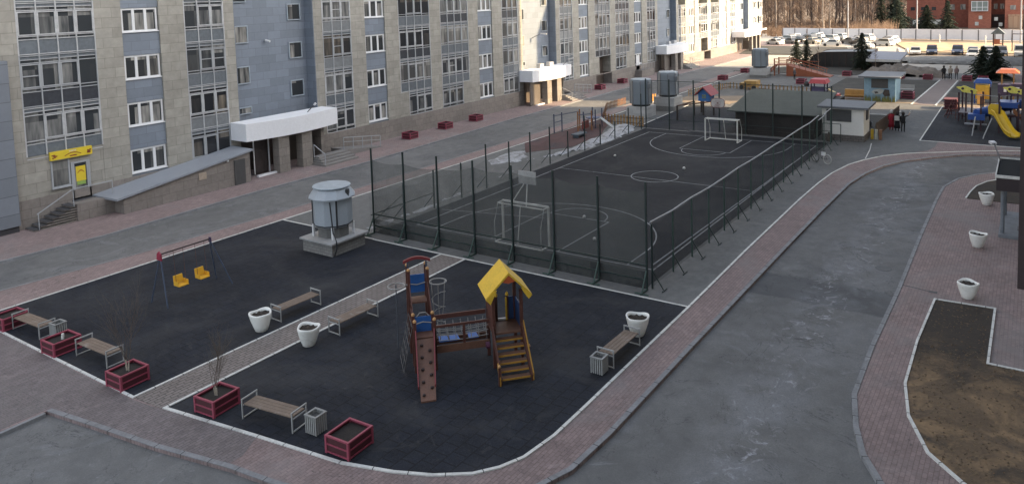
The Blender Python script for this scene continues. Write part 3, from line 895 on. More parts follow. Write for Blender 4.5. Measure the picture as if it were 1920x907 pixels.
# sloping cover over the basement stairs
rc = MB().hexa([(23.95,45.1,-0.05),(33.0,45.1,-0.05),(33.0,YF-0.07,-0.05),(23.95,YF-0.07,-0.05)],
               [(23.95,45.1,0.88),(33.0,45.1,2.12),(33.0,YF-0.07,2.12),(23.95,YF-0.07,0.88)])
o = rc.build('basement_entrance', PLINTH, bld, world=True)
rf = MB().hexa([(23.5,44.95,0.90),(33.2,44.95,2.14),(33.2,YF-0.08,2.16),(23.2,YF-0.08,0.95)],
               [(23.5,44.95,1.02),(33.2,44.95,2.26),(33.2,YF-0.08,2.30),(23.2,YF-0.08,1.10)])
rf.build('sloping_roof', mat('blue_grey_sheet', (0.255,0.275,0.305), 0.5, nscale=0.6, namp=0.12), o, world=True)
dd = MB().box(31.7, 32.55, 45.03, 45.10, -0.03, 1.72).build('basement_door', mat('dark_metal_door', (0.07,0.07,0.07), 0.6, namp=0.2), o, world=True)
MB().box(29.0, 29.55, 45.05, 45.10, 0.95, 1.4).build('wall_plate', mat('pale_plate', (0.40,0.33,0.26), 0.7), o, world=True)
MB().box(31.15, 31.25, 45.0, 45.10, 1.75, 1.86).build('wall_lamp', FRW, o, world=True)
# white door on a landing in the third section
MB().box(100.3, 101.4, YF-0.06, YF-0.002, 1.0, 3.1).build('door', FRW, bld, world=True)
ld = MB().box(99.9, 104.2, 46.2, YF-0.07, -0.05, 1.0).build('landing', PLINTH, bld, world=True)
rr = MB()
for i in range(9): rr.bar((99.95+i*0.53, 46.2, 1.0), (99.95+i*0.53, 46.2, 1.9), 0.04)
rr.bar((99.95, 46.2, 1.9), (104.2, 46.2, 1.9), 0.05)
rr.build('railing', ALU, ld, world=True)
# lamps and boxes on the canopies
for bx, k in ((74.7, 2), (111.8, 3)):
    for dx, w in ((-1.5, 0.8), (0.6, 0.9)):
        tag(MB().box(bx+dx, bx+dx+w, 46.4, 46.9, 3.94, 4.45).build('air_conditioner', mat('ac_grey', (0.38,0.39,0.4), 0.5)),
            f'{"pale" if dx < 0 else "white"} air conditioner unit on the {"sunlit" if k == 2 else "shaded"} white porch canopy, {"nearer" if dx < 0 else "farther"} of its pair', 'air conditioner', 'air conditioners on the porch canopies')
def arm_lamp(name, p0, p1, p2, label):
    t_ = thing(name, label, 'lamp', p0)
    a = MB().tube([p0, ((p0[0]+p1[0])/2, (p0[1]+p1[1])/2, (p0[2]+p1[2])/2), p1], 0.035, 6)
    a.build('arm', mat('lamp_arm_grey', (0.12,0.12,0.125), 0.5), t_, world=True)
    MB().bar(p1, p2, 0.26, 0.12).build('lamp_head', mat('lamp_head_white', (0.62,0.62,0.64), 0.4), t_, world=True)
arm_lamp('wall_lamp', (74.4, YF+0.9, 7.3), (74.6, YF-0.2, 7.8), (74.8, YF-0.9, 7.75), 'pale curved arm lamp on the sunlit blue stairwell wall')
arm_lamp('canopy_lamp', (39.0, 46.0, 3.9), (39.25, 45.4, 4.5), (39.3, 45.3, 4.62), 'thin dark arm lamp standing on the nearest white porch canopy')
arm_lamp('canopy_lamp', (77.4, 45.9, 3.9), (77.6, 45.3, 4.6), (77.9, 44.7, 4.75), 'small arm lamp on the second white porch canopy by the air conditioners')
tc = thing('security_camera', 'small white security camera on the blue stairwell wall nearest the shop', 'security camera', (37.2, YF+0.9, 9.55))
MB().box(-0.05, 0.05, -0.12, 0.06, -0.05, 0.05).build('bracket', ALU, tc)
MB().tube([(0, -0.1, 0), (0.12, -0.45, -0.08)], 0.085, 8).build('camera_body', FRW, tc)

# ------------------------------------------------------------------ the camera's own building and its neighbour (they throw the shade)
OWN = mat('own_cladding', (0.34,0.32,0.28), 0.75, nscale=0.25, namp=0.1, tiles=(1.25,0.62,0.012,'wall'))
own = thing('near_apartment_building', 'apartment building at the right edge of the photo whose dark bay and entrance canopy show', 'apartment building', (30, -8, 0))
DK = mat('dark_maroon_metal', (0.028,0.018,0.022), 0.5, namp=0.2)
MB().box(-12, 56, -14, -0.6, -0.1, 38).box(56, 68, -14, -0.6, 4.5, 38).box(68, 86.7, -14, -0.6, -0.1, 38).build('wall', OWN, own, world=True)
MB().box(9.4, 10.6, -0.6, 0.106, 9.25, 20).build('dark_bay', DK, own, world=True)
sl = MB().box(43.1, 47.7, -0.6, 1.3, -0.02, 0.16).build('porch_slab', mat('porch_slab_blue_grey', (0.20,0.215,0.235), 0.8), own, world=True)
MB().box(44.2, 44.9, -0.1, 0.55, 0.161, 0.18).build('door_mat', DK, sl, world=True)
cn = MB().box(42.9, 47.2, -0.6, 1.42, 2.35, 3.02).build('porch_canopy', DK, own, world=True)
MB().box(42.9, 47.2, 1.42, 1.47, 2.9, 3.12).box(42.85, 42.9, -0.6, 1.47, 2.98, 3.12).box(47.2, 47.3, -0.6, 1.47, 2.9, 3.12).build('roof_edge', KERBW, cn, world=True)
MB().box(42.91, 47.19, -0.59, 1.41, 3.02, 3.06).build('canopy_roof', mat('roof_felt', (0.020,0.022,0.024), 0.9, spec=0.1), cn, world=True)
for px in (43.4, 46.9):
    MB().tube([(px, 1.15, 0.16), (px, 1.15, 2.35)], 0.09, 10).build('post', mat('blue_grey_post', (0.17,0.19,0.215), 0.5), own, world=True)
arm_lamp('canopy_lamp', (46.6, 1.35, 3.0), (47.6, 1.7, 3.75), (47.9, 1.85, 3.8), 'long dark arm lamp reaching from the dark canopy at the right edge')
nb = thing('neighbour_building', 'tall neighbouring block beside the near apartment building', 'apartment building', (115, -14, 0))
MB().box(96.2, 133.3, -14, -0.1, -0.1, 38).build('wall', OWN, nb, world=True)
MB().box(133.301, 142.5, -14, -0.1, -0.1, 11.0).build('shade_block', OWN, nb, world=True)  # unseen low block, added so its shadow covers the stone bank

def scatter_bed():
    r = random.Random(77)
    poly = [(28.3,-0.5),(19.8,-0.5),(21.2,1.2),(22.2,2.05),(23.8,2.7),(25.7,3.0),(29.05,3.05),(33.2,2.95),(33.3,1.2),(28.3,1.2)]
    def inside(x, y):
        c = False
        for i in range(len(poly)):
            x1, y1 = poly[i-1]; x2, y2 = poly[i]
            if (y1 > y) != (y2 > y) and x < (x2-x1)*(y-y1)/(y2-y1)+x1: c = not c
        return c
    cl1 = MB(); gr = MB(); lf = MB()
    for i in range(2600):
        x, y = r.uniform(19.5, 33.4), r.uniform(-.5, 3.1)
        if not inside(x, y): continue
        q = r.random()
        if q < .45:
            a = r.uniform(.012, .05)*(1.5 if r.random() < .1 else 1)
            P = [(x+a*math.cos(t)*r.uniform(.6,1.2), y+a*math.sin(t)*r.uniform(.6,1.2), .028) for t in (0, 1.25, 2.5, 3.8, 5.0)]
            cl1.add(P+[(x, y, .03+a*r.uniform(.4,1.0))], [(0,1,5),(1,2,5),(2,3,5),(3,4,5),(4,0,5)])
        elif q < .8 and x < 29.5:
            for k in range(5):
                t = r.uniform(0, 6.28); l = r.uniform(.04, .13)
                gr.add([(x-.006, y, .028), (x+.006, y, .028), (x+l*math.cos(t), y+l*math.sin(t), .03+l*r.uniform(.1,.7))], [(0,1,2)])
        elif q > .93:
            t = r.uniform(0, 6.28); l = r.uniform(.03, .06)
            lf.add([(x, y, .036), (x+l*math.cos(t), y+l*math.sin(t), .045), (x+l*math.cos(t+.8), y+l*math.sin(t+.8), .04)], [(0,1,2)])
    for n_, mb_, m_ in (('soil_clods', cl1, mat('clod_soil', (0.125,0.088,0.056), 0.95, nscale=3, namp=.6)), ('dead_grass', gr, mat('dead_grass_blades', (0.26,0.19,0.10), 0.9, nscale=3, namp=.5)), ('fallen_leaves', lf, mat('fallen_leaf', (0.22,0.12,0.05), 0.9))):
        o = mb_.build(n_, m_); o['kind'] = 'stuff'
scatter_bed()

def joints(path, w, side, z0, z1, step=1.0):
    m = MB(); acc = 0.0
    for a, b in zip(path[:-1], path[1:]):
        A = Vector((a[0], a[1])); B = Vector((b[0], b[1])); L = (B-A).length
        if L < 1e-6: continue
        d = (B-A)/L; nr = Vector((-d.y, d.x)); t = step-acc
        while t < L:
            c = A+d*t+nr*side
            if -5 < c.x < 75: m.bar((c.x-nr.x*w/2, c.y-nr.y*w/2, (z0+z1)/2), (c.x+nr.x*w/2, c.y+nr.y*w/2, (z0+z1)/2), 0.022, z1-z0)
            t += step
        acc = (L-(t-step)) if t > step else acc+L
        acc %= step
    return m
JM = mat('dark_joint', (0.06,0.06,0.062), 0.9)
struct('kerb_joints', joints(inner, 0.17, -0.085, -0.09, 0.023), JM)
struct('kerb_joints', joints(kR, 0.16, 0.08, -0.09, 0.023), JM)
struct('kerb_joints', joints([(27.9,35.4),(12.4,35.4),(12.4,23.62),(27.7,23.62)], 0.094, 0, -0.005, 0.0385), JM)
struct('kerb_joints', joints([(27.7,22.16),(12.57,22.12)]+w2[::-1][1:]+[(35.5,11.17),(45.7,11.2),(50,11.12)], 0.104, 0, -0.005, 0.0375), JM)
struct('kerb_joints', joints(bed, 0.085, 0, 0.0, 0.0625, 0.8), JM)
# ------------------------------------------------------------------ court fences, goals, baskets
POST = mat('dark_green_post', (0.012,0.028,0.026), 0.5, namp=0.2)
RUST = mat('green_paint_rust', (0.045,0.085,0.070), 0.6, nscale=4, namp=0.4)
NETD = mat('dark_net', (0.105,0.112,0.105), 0.9, alpha=(0.34, 0.60), nscale=1.0, namp=0.3)
NETF = mat('fine_net', (0.07,0.075,0.07), 0.9, alpha=(0.05, 0.18))
NETS = mat('side_net', (0.022,0.032,0.034), 0.9, alpha=(0.22, 0.38))
GALV = mat('galvanised_rail', (0.34,0.35,0.36), 0.45, nscale=3, namp=0.2)
SNOWW = mat('chipped_white_paint', (0.66,0.66,0.62), 0.6, nscale=5, namp=0.2, stain=((0.20,0.16,0.12), 5, 0.62, 0.7))

def netsheet(pts_bottom, pts_top, m, name, parent, nu=14, nv=6, sag=0.05, seed=0):
    r = random.Random(seed); V = []; F = []
    B = [Vector(p) for p in pts_bottom]; T = [Vector(p) for p in pts_top]
    def samp(P, t):
        k = t*(len(P)-1); i = min(int(k), len(P)-2); return P[i].lerp(P[i+1], k-i)
    tot = nu*(len(B)-1)
    for i in range(tot+1):
        t = i/tot
        b, c = samp(B, t), samp(T, t)
        d = (B[-1]-B[0]).normalized(); nr = Vector((-d.y, d.x, 0))
        ph = (t*(len(B)-1)) % 1.0
        dip = math.sin(math.pi*ph)
        for j in range(nv+1):
            s = j/nv
            p = b.lerp(c, s)
            p += nr*(dip*sag*(0.5+math.sin(s*3.1))+(r.random()-0.5)*0.03)
            if s == 1: p.z -= dip*sag*2.2
            V.append(p)
    for i in range(tot):
        for j in range(nv):
            a = i*(nv+1)+j
            F.append((a, a+nv+1, a+nv+2, a+1))
    mb = MB(); mb.add(V, F)
    return mb.build(name, m, parent, world=True, smooth=True)

# near tall fence
f1 = thing('court_fence', 'tall netted fence on dark green posts across the near end of the sports court', 'fence', (28.65, 21, 0))
ys = [13.18+2.247*i for i in range(8)]
for i, y in enumerate(ys):
    p = MB().box(28.61, 28.68, y-0.035, y+0.035, 0, 4.6).build('post', POST, f1, world=True)
    b = MB().bar((28.6, y, 0.85), (28.12, y, 0.04), 0.05).bar((28.62, y, 0.04), (28.0, y, 0.04), 0.06).bar((28.1, y-0.3, 0.03), (28.1, y+0.3, 0.03), 0.05)
    b.build('brace', RUST, p, world=True)
rl = MB()
for z in (0.42, 1.05): rl.bar((28.66, ys[0], z), (28.66, ys[-1], z), 0.05)
rl.build('rail', POST, f1, world=True)
netsheet([(28.72, y, 0.05) for y in ys], [(28.72, y, 3.85+(0.35 if i in (0,1) else 0.4 if i < 5 else 0.1)) for i, y in enumerate(ys)], NETD, 'net', f1, seed=1)
lb_ = MB()
lb_.box(28.7, 28.74, ys[0], ys[-1], 0.02, 0.75)
lb_.build('low_board_net', mat('board_net', (0.03,0.035,0.036), 0.9, alpha=(0.22, 0.45)), f1, world=True)

# right long fence with bright top rail
f2 = thing('court_fence', 'long low netted fence with pale top rail along the right court side', 'fence', (45, 13.0, 0))
n = 15
xs_ = [28.9+(62.6-28.9)*i/n for i in range(n+1)]
for i, x in enumerate(xs_):
    h = 2.78 if i < n-1 else 2.7
    p = MB().box(x-0.03, x+0.03, 13.02, 13.08, 0, h).build('post', RUST if i else POST, f2, world=True)
    MB().bar((x, 13.02, 0.75), (x, 12.55, 0.03), 0.035).bar((x-0.2, 12.52, 0.03), (x+0.25, 12.52, 0.03), 0.04).build('brace', POST, p, world=True)
tr_ = MB()
tr_.tube([(28.75, 13.05, 2.88)]+[(x, 13.05+0.02*math.sin(i*1.7), 2.78+0.03*math.sin(i*2.1)) for i, x in enumerate(xs_[1:-3])]+[(xs_[-3]+.5, 13.05, 2.88)], 0.04, 6)
tr_.tube([(xs_[-3]+.4, 13.05, 2.55), (xs_[-2]-0.3, 13.05, 2.6), (xs_[-2]+0.7, 13.05, 2.78), (xs_[-1], 13.05, 2.82)], 0.035, 6)
tr_.build('top_rail', GALV, f2, world=True)
tr2 = MB().tube([(x, 13.05, 1.0-.02*i) for i, x in enumerate(xs_[:11])], 0.03, 6)
tr2.build('low_rail', mat('dull_rail', (0.22,0.24,0.26), 0.5), f2, world=True)
netsheet([(x, 13.09, 0.03) for x in xs_], [(x, 13.09, 2.74) for x in xs_], NETS, 'net', f2, nu=6, seed=2)

# left long fence, low and open
f3 = thing('court_fence', 'open low fence of dark posts along the snow bank left of the court', 'fence', (45, 29.15, 0))
xs3 = [28.65+2.62*i for i in range(14)]
hh = [4.6, 2.1, 2.3, 2.2, 2.9, 2.6, 2.8, 2.75, 2.0, 2.8, 1.75, 1.5, 2.3, 3.2]
for i, x in enumerate(xs3):
    if i == 0: continue
    p = MB().box(x-0.035, x+0.035, 29.12, 29.19, 0, hh[i]).build('post', POST, f3, world=True)
    MB().bar((x, 29.15, 0.85), (x-0.25, 29.75, 0.05), 0.045).build('brace', POST, p, world=True)
rr3 = MB()
rr3.tube([(28.7, 29.15, 0.95)]+[(x, 29.15, 0.95) for x in xs3[1:3]], 0.03, 6)
rr3.tube([(28.7, 29.1, 0.55), (31.27, 29.15, 1.5)], 0.025, 6)
rr3.tube([(xs3[7], 29.15, 2.15), (xs3[9], 29.15, 2.2), (xs3[10], 29.15, 1.7)], 0.02, 6)
rr3.build('rail', POST, f3, world=True)
netsheet([(x, 29.2, 0.1) for x in xs3[:11]], [(x, 29.2, (2.0 if i < 3 else 1.9)) for i, x in enumerate(xs3[:11])], NETF, 'net', f3, nu=5, seed=4, sag=0.12)

# far fence
f4 = thing('court_fence', 'tall fence of thin dark posts and fine net across the far end of the court', 'fence', (63.4, 21, 0))
ys4 = [29.0, 26.75, 24.5, 22.2, 19.95, 17.7, 15.4, 13.15]
for y in ys4:
    MB().box(63.37, 63.46, y-0.045, y+0.045, 0, 4.5).build('post', POST, f4, world=True)
q = MB()
for z in (0.9, 4.35): q.tube([(63.42, ys4[0], z), (63.42, ys4[-1], z)], 0.022, 5)
q.build('rail', POST, f4, world=True)
netsheet([(63.45, y, 0.05) for y in ys4], [(63.45, y, 4.3) for y in ys4], NETF, 'net', f4, seed=6)
MB().box(63.15, 63.3, 13.6, 24.8, 0.0, 0.14).build('base_beam', mat('grey_beam', (0.16,0.16,0.16), 0.8), f4, world=True)

def goal(label, X, y0, y1, depth, h):
    """posts at X, back frame towards X - depth"""
    t_ = thing('football_goal', label, 'goal', (X, (y0+y1)/2, 0), group='goals on the sports court')
    for y in (y0, y1):
        MB().bar((X, y, 0), (X, y, h), 0.09).build('post', SNOWW, t_, world=True)
    MB().bar((X, y0, h), (X, y1, h), 0.09).build('crossbar', SNOWW, t_, world=True)
    s = -1 if depth > 0 else 1
    D = X-depth
    b = MB()
    for y in (y0, y1):
        b.bar((X, y, h-0.03), (X-depth*0.55, y, h-0.02), 0.05)
        b.tube([(X-depth*0.55, y, h-0.03), (D, y, h*0.55), (D, y, 0.05)], 0.022, 6)
        b.bar((X, y, 0.04), (D, y, 0.04), 0.06)
    b.bar((X-depth*0.55, y0, h-0.03), (X-depth*0.55, y1, h-0.03), 0.05)
    b.bar((D, y0, 0.04), (D, y1, 0.04), 0.07)
    b.bar((D, (y0+y1)/2, 0.04), (X-depth*0.55, (y0+y1)/2, h-0.04), 0.04)
    b.build('back_frame', SNOWW, t_, world=True)
    return t_
goal('white football goal with a double top bar behind the near tall net fence', 31.3, 22.35, 19.6, 0.75, 2.0)
goal('chipped white football goal at the far end of the court', 60.0, 22.2, 19.55, -1.1, 1.85)

bb = thing('basketball_hoop', 'grey basketball backboard on a forked pipe above the near goal', 'basketball hoop', (31.6, 21, 0))
MB().box(31.5, 31.54, 20.42, 21.45, 2.95, 3.6).build('backboard', mat('grey_backboard', (0.42,0.42,0.41), 0.7, nscale=3), bb, world=True)
MB().tube([(31.0, 21.6, 1.98), (31.45, 21.1, 2.95)], 0.03, 6).tube([(31.0, 20.7, 1.98), (31.45, 20.9, 2.95)], 0.03, 6).build('support', SNOWW, bb, world=True)
bb2 = thing('basketball_hoop', 'white round-cornered basketball backboard with red border behind the far goal', 'basketball hoop', (63.2, 22.25, 0))
MB().tube([(63.55, 22.25, 0), (63.55, 22.25, 2.5), (63.45, 22.25, 2.6)], 0.045, 8).build('pole', POST, bb2, world=True)
oc = [(0.62*math.copysign(abs(math.cos(a))**0.6, math.cos(a)), 0.43*math.copysign(abs(math.sin(a))**0.6, math.sin(a))) for a in [2*math.pi*i/20 for i in range(20)]]
bd = MB(); bd.vprism([(22.3+u, 2.66+z) for u, z in oc], 63.30, 63.34, 'x')
b_ = bd.build('backboard', mat('white_backboard', (0.55,0.52,0.50), 0.6), bb2, world=True)
REDL = mat('dull_red_line', (0.16,0.035,0.04), 0.6)
mk = MB(); ring = [(63.285, 22.3+u*0.95, 2.66+z*0.94) for u, z in oc]
mk.tube(ring, 0.022, 4, closed=True)
sq = [(63.285, 22.08, 2.50), (63.285, 22.08, 2.82), (63.285, 22.52, 2.82), (63.285, 22.52, 2.50)]
mk.tube(sq, 0.02, 4, closed=True)
mk.build('board_marking', REDL, b_, world=True)
MB().box(63.28, 63.29, 22.22, 22.38, 2.60, 2.70).build('board_print', REDL, b_, world=True)
MB().tube([(63.05+0.22*math.cos(a), 22.3+0.22*math.sin(a), 2.42) for a in [2*math.pi*i/16 for i in range(16)]], 0.014, 5, closed=True).build('rim', REDL, bb2, world=True)
# small balls and scraps
for i, (x, y, r, lab) in enumerate(((49.6, 19.9, 0.10, 'small white ball lying inside the centre circle of the court'), (33.2, 18.1, 0.09, 'small white ball beside the near goal'),
                        (51.2, 26.0, 0.09, 'small pale ball lying left of the far penalty area'), (36.3, 20.4, 0.09, 'small pale ball inside the near penalty area'))):
    tag(MB().lathe([(0.001, 0)]+[(r*math.sin(math.pi*k/8), r-r*math.cos(math.pi*k/8)) for k in range(1, 8)]+[(0.001, 2*r)], 12).build('ball', SNOWW, loc=(x, y, 0.015), smooth=True), lab, 'ball')

# dark pavilion with green roof behind the far end
pv = thing('pavilion', 'dark low pavilion with a wide grey-green roof behind the far court fence', 'pavilion', (68, 18, 0))
DKW = mat('dark_brown_boards', (0.030,0.025,0.023), 0.85, nscale=1, namp=0.3, wave=(3.0, 1.0, 0.75, 'Y'))
MB().box(64.0, 76.0, 14.6, 21.0, 0.0, 2.0).build('wall', DKW, pv, world=True)
MB().hexa([(63.6,14.0,1.95),(76.6,15.4,2.15),(76.6,23.4,2.15),(63.6,21.6,1.95)], [(63.6,14.0,2.03),(76.6,15.4,2.25),(76.6,23.4,2.25),(63.6,21.6,2.03)]).build('roof', mat('grey_green_roof', (0.062,0.074,0.062), 0.85, nscale=0.8, namp=0.3, wave=(1.2, 2.0, 0.85, 'X')), pv, world=True)
MB().box(63.85, 63.99, 14.7, 20.9, 0.0, 0.45).build('base_board', DKW, pv, world=True)

# ------------------------------------------------------------------ kiosk and blue shelter
WHT = mat('white_render', (0.70,0.69,0.65), 0.8, nscale=0.8, namp=0.12, stain=((0.33,0.32,0.30), 1.0, 0.6, 0.4))
BRG = mat('grey_brick_base', (0.16,0.145,0.135), 0.85, nscale=2, namp=0.25, tiles=(0.4,0.2,0.02,'wall'))
ROOFG = mat('grey_flat_roof', (0.14,0.15,0.165), 0.7, nscale=1, namp=0.2)
ki = thing('kiosk', 'small white rendered kiosk with dark window and grey roof beside the court', 'kiosk', (65.8, 12.6, 0))
MB().box(64.45, 67.1, 10.95, 14.15, 0, 0.5).build('brick_base', BRG, ki, world=True)
MB().box(64.5, 67.05, 11.0, 14.1, 0.5, 2.62).build('wall', WHT, ki, world=True)
MB().hexa([(64.1,10.6,2.62),(67.5,10.6,2.70),(67.5,14.4,2.70),(64.1,14.4,2.62)], [(64.1,10.6,2.78),(67.5,10.6,2.88),(67.5,14.4,2.88),(64.1,14.4,2.78)]).build('roof', ROOFG, ki, world=True)
w_ = MB().box(64.44, 64.5, 11.9, 13.75, 1.55, 2.5).build('window', mat('dark_shutter', (0.07,0.072,0.075), 0.6, wave=(2.5,0.3,0.8,'Z')), ki, world=True)
MB().box(65.5, 66.3, 10.95, 11.0, 1.6, 2.5).build('window', mat('dark_shutter', (0.07,0.072,0.075)), ki, world=True)
gt = thing('gate_frame', 'open rectangular dark pipe frame beside the white kiosk', 'gate', (63.8, 13.2, 0))
MB().tube([(63.8, 13.9, 0), (63.8, 13.9, 1.45), (63.8, 12.55, 1.45), (63.8, 12.55, 0)], 0.04, 6).build('pipe_frame', POST, gt, world=True)
tag(MB().lathe([(0.2, 0), (0.24, 0.1), (0.12, 0.5), (0.05, 0.75)], 8).build('bag', mat('brown_sack', (0.07,0.055,0.045), 0.9), loc=(63.9, 13.45, 0)), 'small brown sack standing by the pipe frame at the kiosk', 'sack')

bs = thing('blue_shelter', 'light blue painted shelter with a landscape mural and grey roof by the walkway', 'shelter', (89.5, 13.2, 0))
BLU = mat('light_blue_paint', (0.22,0.36,0.47), 0.7, nscale=1.0, namp=0.15, stain=((0.34,0.44,0.50), 1.2, 0.55, 0.5))
MB().box(87.5, 91, 11.9, 14.9, 0.0, 2.55).build('wall', BLU, bs, world=True)
MB().hexa([(86.9,11.4,2.55),(91.5,11.4,2.62),(91.5,15.4,2.62),(86.9,15.4,2.55)], [(86.9,11.4,2.70),(91.5,11.4,2.80),(91.5,15.4,2.80),(86.9,15.4,2.70)]).build('roof', ROOFG, bs, world=True)
MB().box(87.44, 87.5, 12.6, 14.2, 1.45, 2.4).build('window', mat('dark_shutter', (0.07,0.072,0.075)), bs, world=True)
mu = MB()
mu.vprism([(13.0,1.25),(13.3,1.4),(13.9,1.3),(14.2,1.0),(13.8,0.75),(13.3,0.8),(13.1,1.0)], 87.40, 87.43, 'x')
mu.build('mural_pale_shape', mat('mural_pale', (0.38,0.42,0.42), 0.8), bs, world=True)
mu = MB(); mu.vprism([(12.4,0.7),(12.5,1.3),(12.9,1.35),(13.1,0.9),(12.9,0.6)], 87.41, 87.44, 'x'); mu.vprism([(13.5,0.95),(13.6,1.1),(13.9,1.05),(13.8,0.85)], 87.38, 87.40, 'x')
mu.build('mural_dark_shape', mat('mural_dark', (0.06,0.05,0.045), 0.8), bs, world=True)
mu = MB(); r = random.Random(3)
for i in range(60):
    y = 11.95+r.random()*2.9; h_ = 0.35+0.5*r.random()
    mu.vprism([(y-0.07, 0.0), (y+0.07, 0.0), (y+0.08*(r.random()-0.5), h_)], 87.45-0.0007*i, 87.475-0.0007*i, 'x')
mu.build('mural_grass', mat('mural_grass', (0.17,0.18,0.06), 0.8, nscale=4, namp=0.4), bs, world=True)

# small wooden bench-wall and mini fences
WOODP = mat('orange_brown_slats', (0.20,0.095,0.045), 0.75, nscale=3, namp=0.3)
WOODY = mat('yellow_brown_slats', (0.34,0.20,0.075), 0.75, nscale=3, namp=0.3)
WOODD = mat('dark_red_brown_wood', (0.085,0.045,0.033), 0.75, nscale=3, namp=0.3)
def picket(name, label, pts, m, h=0.55, gap=0.22, w=0.10, group='low picket fences'):
    t_ = thing(name, label, 'picket fence', (pts[0][0], pts[0][1], 0), group=group)
    s = MB(); r = MB()
    for a, b in zip(pts[:-1], pts[1:]):
        A = Vector((*a, 0)); B = Vector((*b, 0)); L = (B-A).length; d = (B-A)/L
        k = int(L/gap)
        for i in range(k+1):
            p = A+d*(i*gap)
            hh_ = h*(1+0.06*math.sin(i*2.3))
            s.bar((p.x, p.y, 0.03), (p.x, p.y, hh_), w, 0.03, up=(-d.y, d.x, 0))
        for z in (h*0.3, h*0.78):
            r.bar((A.x-d.y*0.03, A.y+d.x*0.03, z), (B.x-d.y*0.03, B.y+d.x*0.03, z), 0.05)
    s.build('slats', m, t_, world=True); r.build('rail', WOODD, t_, world=True)
    return t_
picket('picket_fence', 'low orange-brown picket fence between the snow bank and the court corner', [(63.8,29.5),(63.9,33.6)], WOODY, 0.95, 0.32, 0.14)
picket('picket_fence', 'low orange-brown picket fence running away from the climbing frame to the sunlit road', [(63.9,33.7),(71.5,37.2),(76,37.2)], WOODP, 0.75, 0.32, 0.14)
picket('picket_fence', 'bright yellow picket fence between the two ventilation shafts', [(76.8,36.2),(79.5,35.0)], mat('yellow_orange_slats', (0.62,0.30,0.06), 0.7), 0.85, 0.34, 0.16)
picket('picket_fence', 'pale brown picket fence behind the little blue house', [(84.5,33.2),(92.6,31.0),(92.0,28.3)], WOODY, 0.8, 0.45, 0.12)
picket('picket_fence', 'pale brown picket fence behind the green-roofed pavilion', [(91.9,27.4),(91.0,20.7)], WOODY, 0.8, 0.45, 0.12)
picket('picket_fence', 'grey-brown board fence beside the kiosk where the women stand', [(66.9,10.5),(71.6,10.35),(77.5,10.2)], mat('grey_brown_boards', (0.14,0.10,0.075), 0.8, nscale=2), 1.15, 0.16, 0.15)
tb = thing('toy_stall', 'small orange and yellow striped wooden stall by the kiosk', 'play stall', (66.5, 10.2, 0))
for i, (nm, c) in enumerate((('yellow_post', (0.55,0.36,0.03)), ('white_post', (0.5,0.5,0.42)), ('brown_post', (0.25,0.12,0.06)))):
    MB().box(66.1+0.0, 66.3, 10.55-0.3*i, 10.75-0.3*i, 0, 0.8).build('board', mat(nm, c, 0.7), tb, world=True)
tag(MB().prism([(67.4,14.2),(67.4,10.9),(78.6,10.7),(78.6,14.2)], 0.004, 0.02).build('lawn_patch', LAWN), kind='structure')
tag(MB().bar((71.5, 12.8, 0.45), (71.5, 11.5, 0.45), 0.35, 0.06).bar((71.5,12.7,0),(71.5,12.7,0.42),0.08).bar((71.5,11.6,0),(71.5,11.6,0.42),0.08).build('park_bench', mat('grey_bench', (0.12,0.12,0.13), 0.8)), 'low grey bench on the dark lawn behind the kiosk', 'bench')

# ------------------------------------------------------------------ ventilation shafts
METB = mat('pale_blue_grey_metal', (0.34,0.38,0.42), 0.45, nscale=1.2, namp=0.08)
METC = mat('blue_grey_metal', (0.20,0.235,0.265), 0.45, nscale=1.2, namp=0.1)
METD = mat('dark_strap', (0.03,0.032,0.036), 0.5)
BRK = mat('pale_grey_brick', (0.24,0.235,0.225), 0.85, nscale=2, namp=0.2, tiles=(0.30,0.15,0.015,'wall'), mortar=(0.6,0.6,0.6))
RUSTY = mat('pale_slab_rusty', (0.34,0.345,0.345), 0.7, nscale=1.5, namp=0.12, stain=((0.25,0.15,0.07), 1.1, 0.60, 0.7))
v1 = thing('ventilation_shaft', 'round grey metal ventilation shaft with flared hood on a pale brick base near the playground', 'ventilation shaft', (25.95, 29.05, 0))
MB().box(24.85, 27.05, 28.0, 30.1, 0, 0.62).build('brick_base', BRK, v1, world=True)
MB().box(24.72, 27.2, 27.85, 30.2, 0.62, 0.70).build('slab', RUSTY, v1, world=True)
n_a = R_(22.5)
MB().lathe([(0.80, 0.70), (0.80, 1.25)], 8, (25.95, 29.05, 0), n_a).build('collar', mat('grey_collar', (0.15,0.15,0.145), 0.7), v1, world=True)
MB().lathe([(0.86, 1.22), (0.95, 1.28), (0.97, 1.32), (0.97, 2.75), (0.9, 2.8)], 10, (25.95, 29.05, 0), n_a).build('drum', METB, v1, world=True)
MB().lathe([(1.16, 2.66), (1.17, 2.72), (0.88, 3.12), (0.84, 3.14)], 12, (25.95, 29.05, 0), 0).build('hood', METB, v1, world=True)
MB().lathe([(0.86, 3.14), (0.93, 3.17), (0.95, 3.20), (0.93, 3.23), (0.3, 3.27)], 24, (25.95, 29.05, 0), 0).build('lid', mat('pale_blue_lid', (0.33,0.39,0.44), 0.5), v1, world=True)
sd = MB()
for k in range(10):
    a = 2*math.pi*k/10+n_a
    if k % 3 == 0: sd.box(25.95+0.985*math.cos(a)-0.03, 25.95+0.985*math.cos(a)+0.03, 29.05+0.985*math.sin(a)-0.03, 29.05+0.985*math.sin(a)+0.03, 1.25, 2.75)
sd.lathe([(0.985, 1.30), (0.99, 1.33), (0.985, 1.36)], 10, (25.95, 29.05, 0), n_a)
sd.build('strap', METD, v1, world=True)
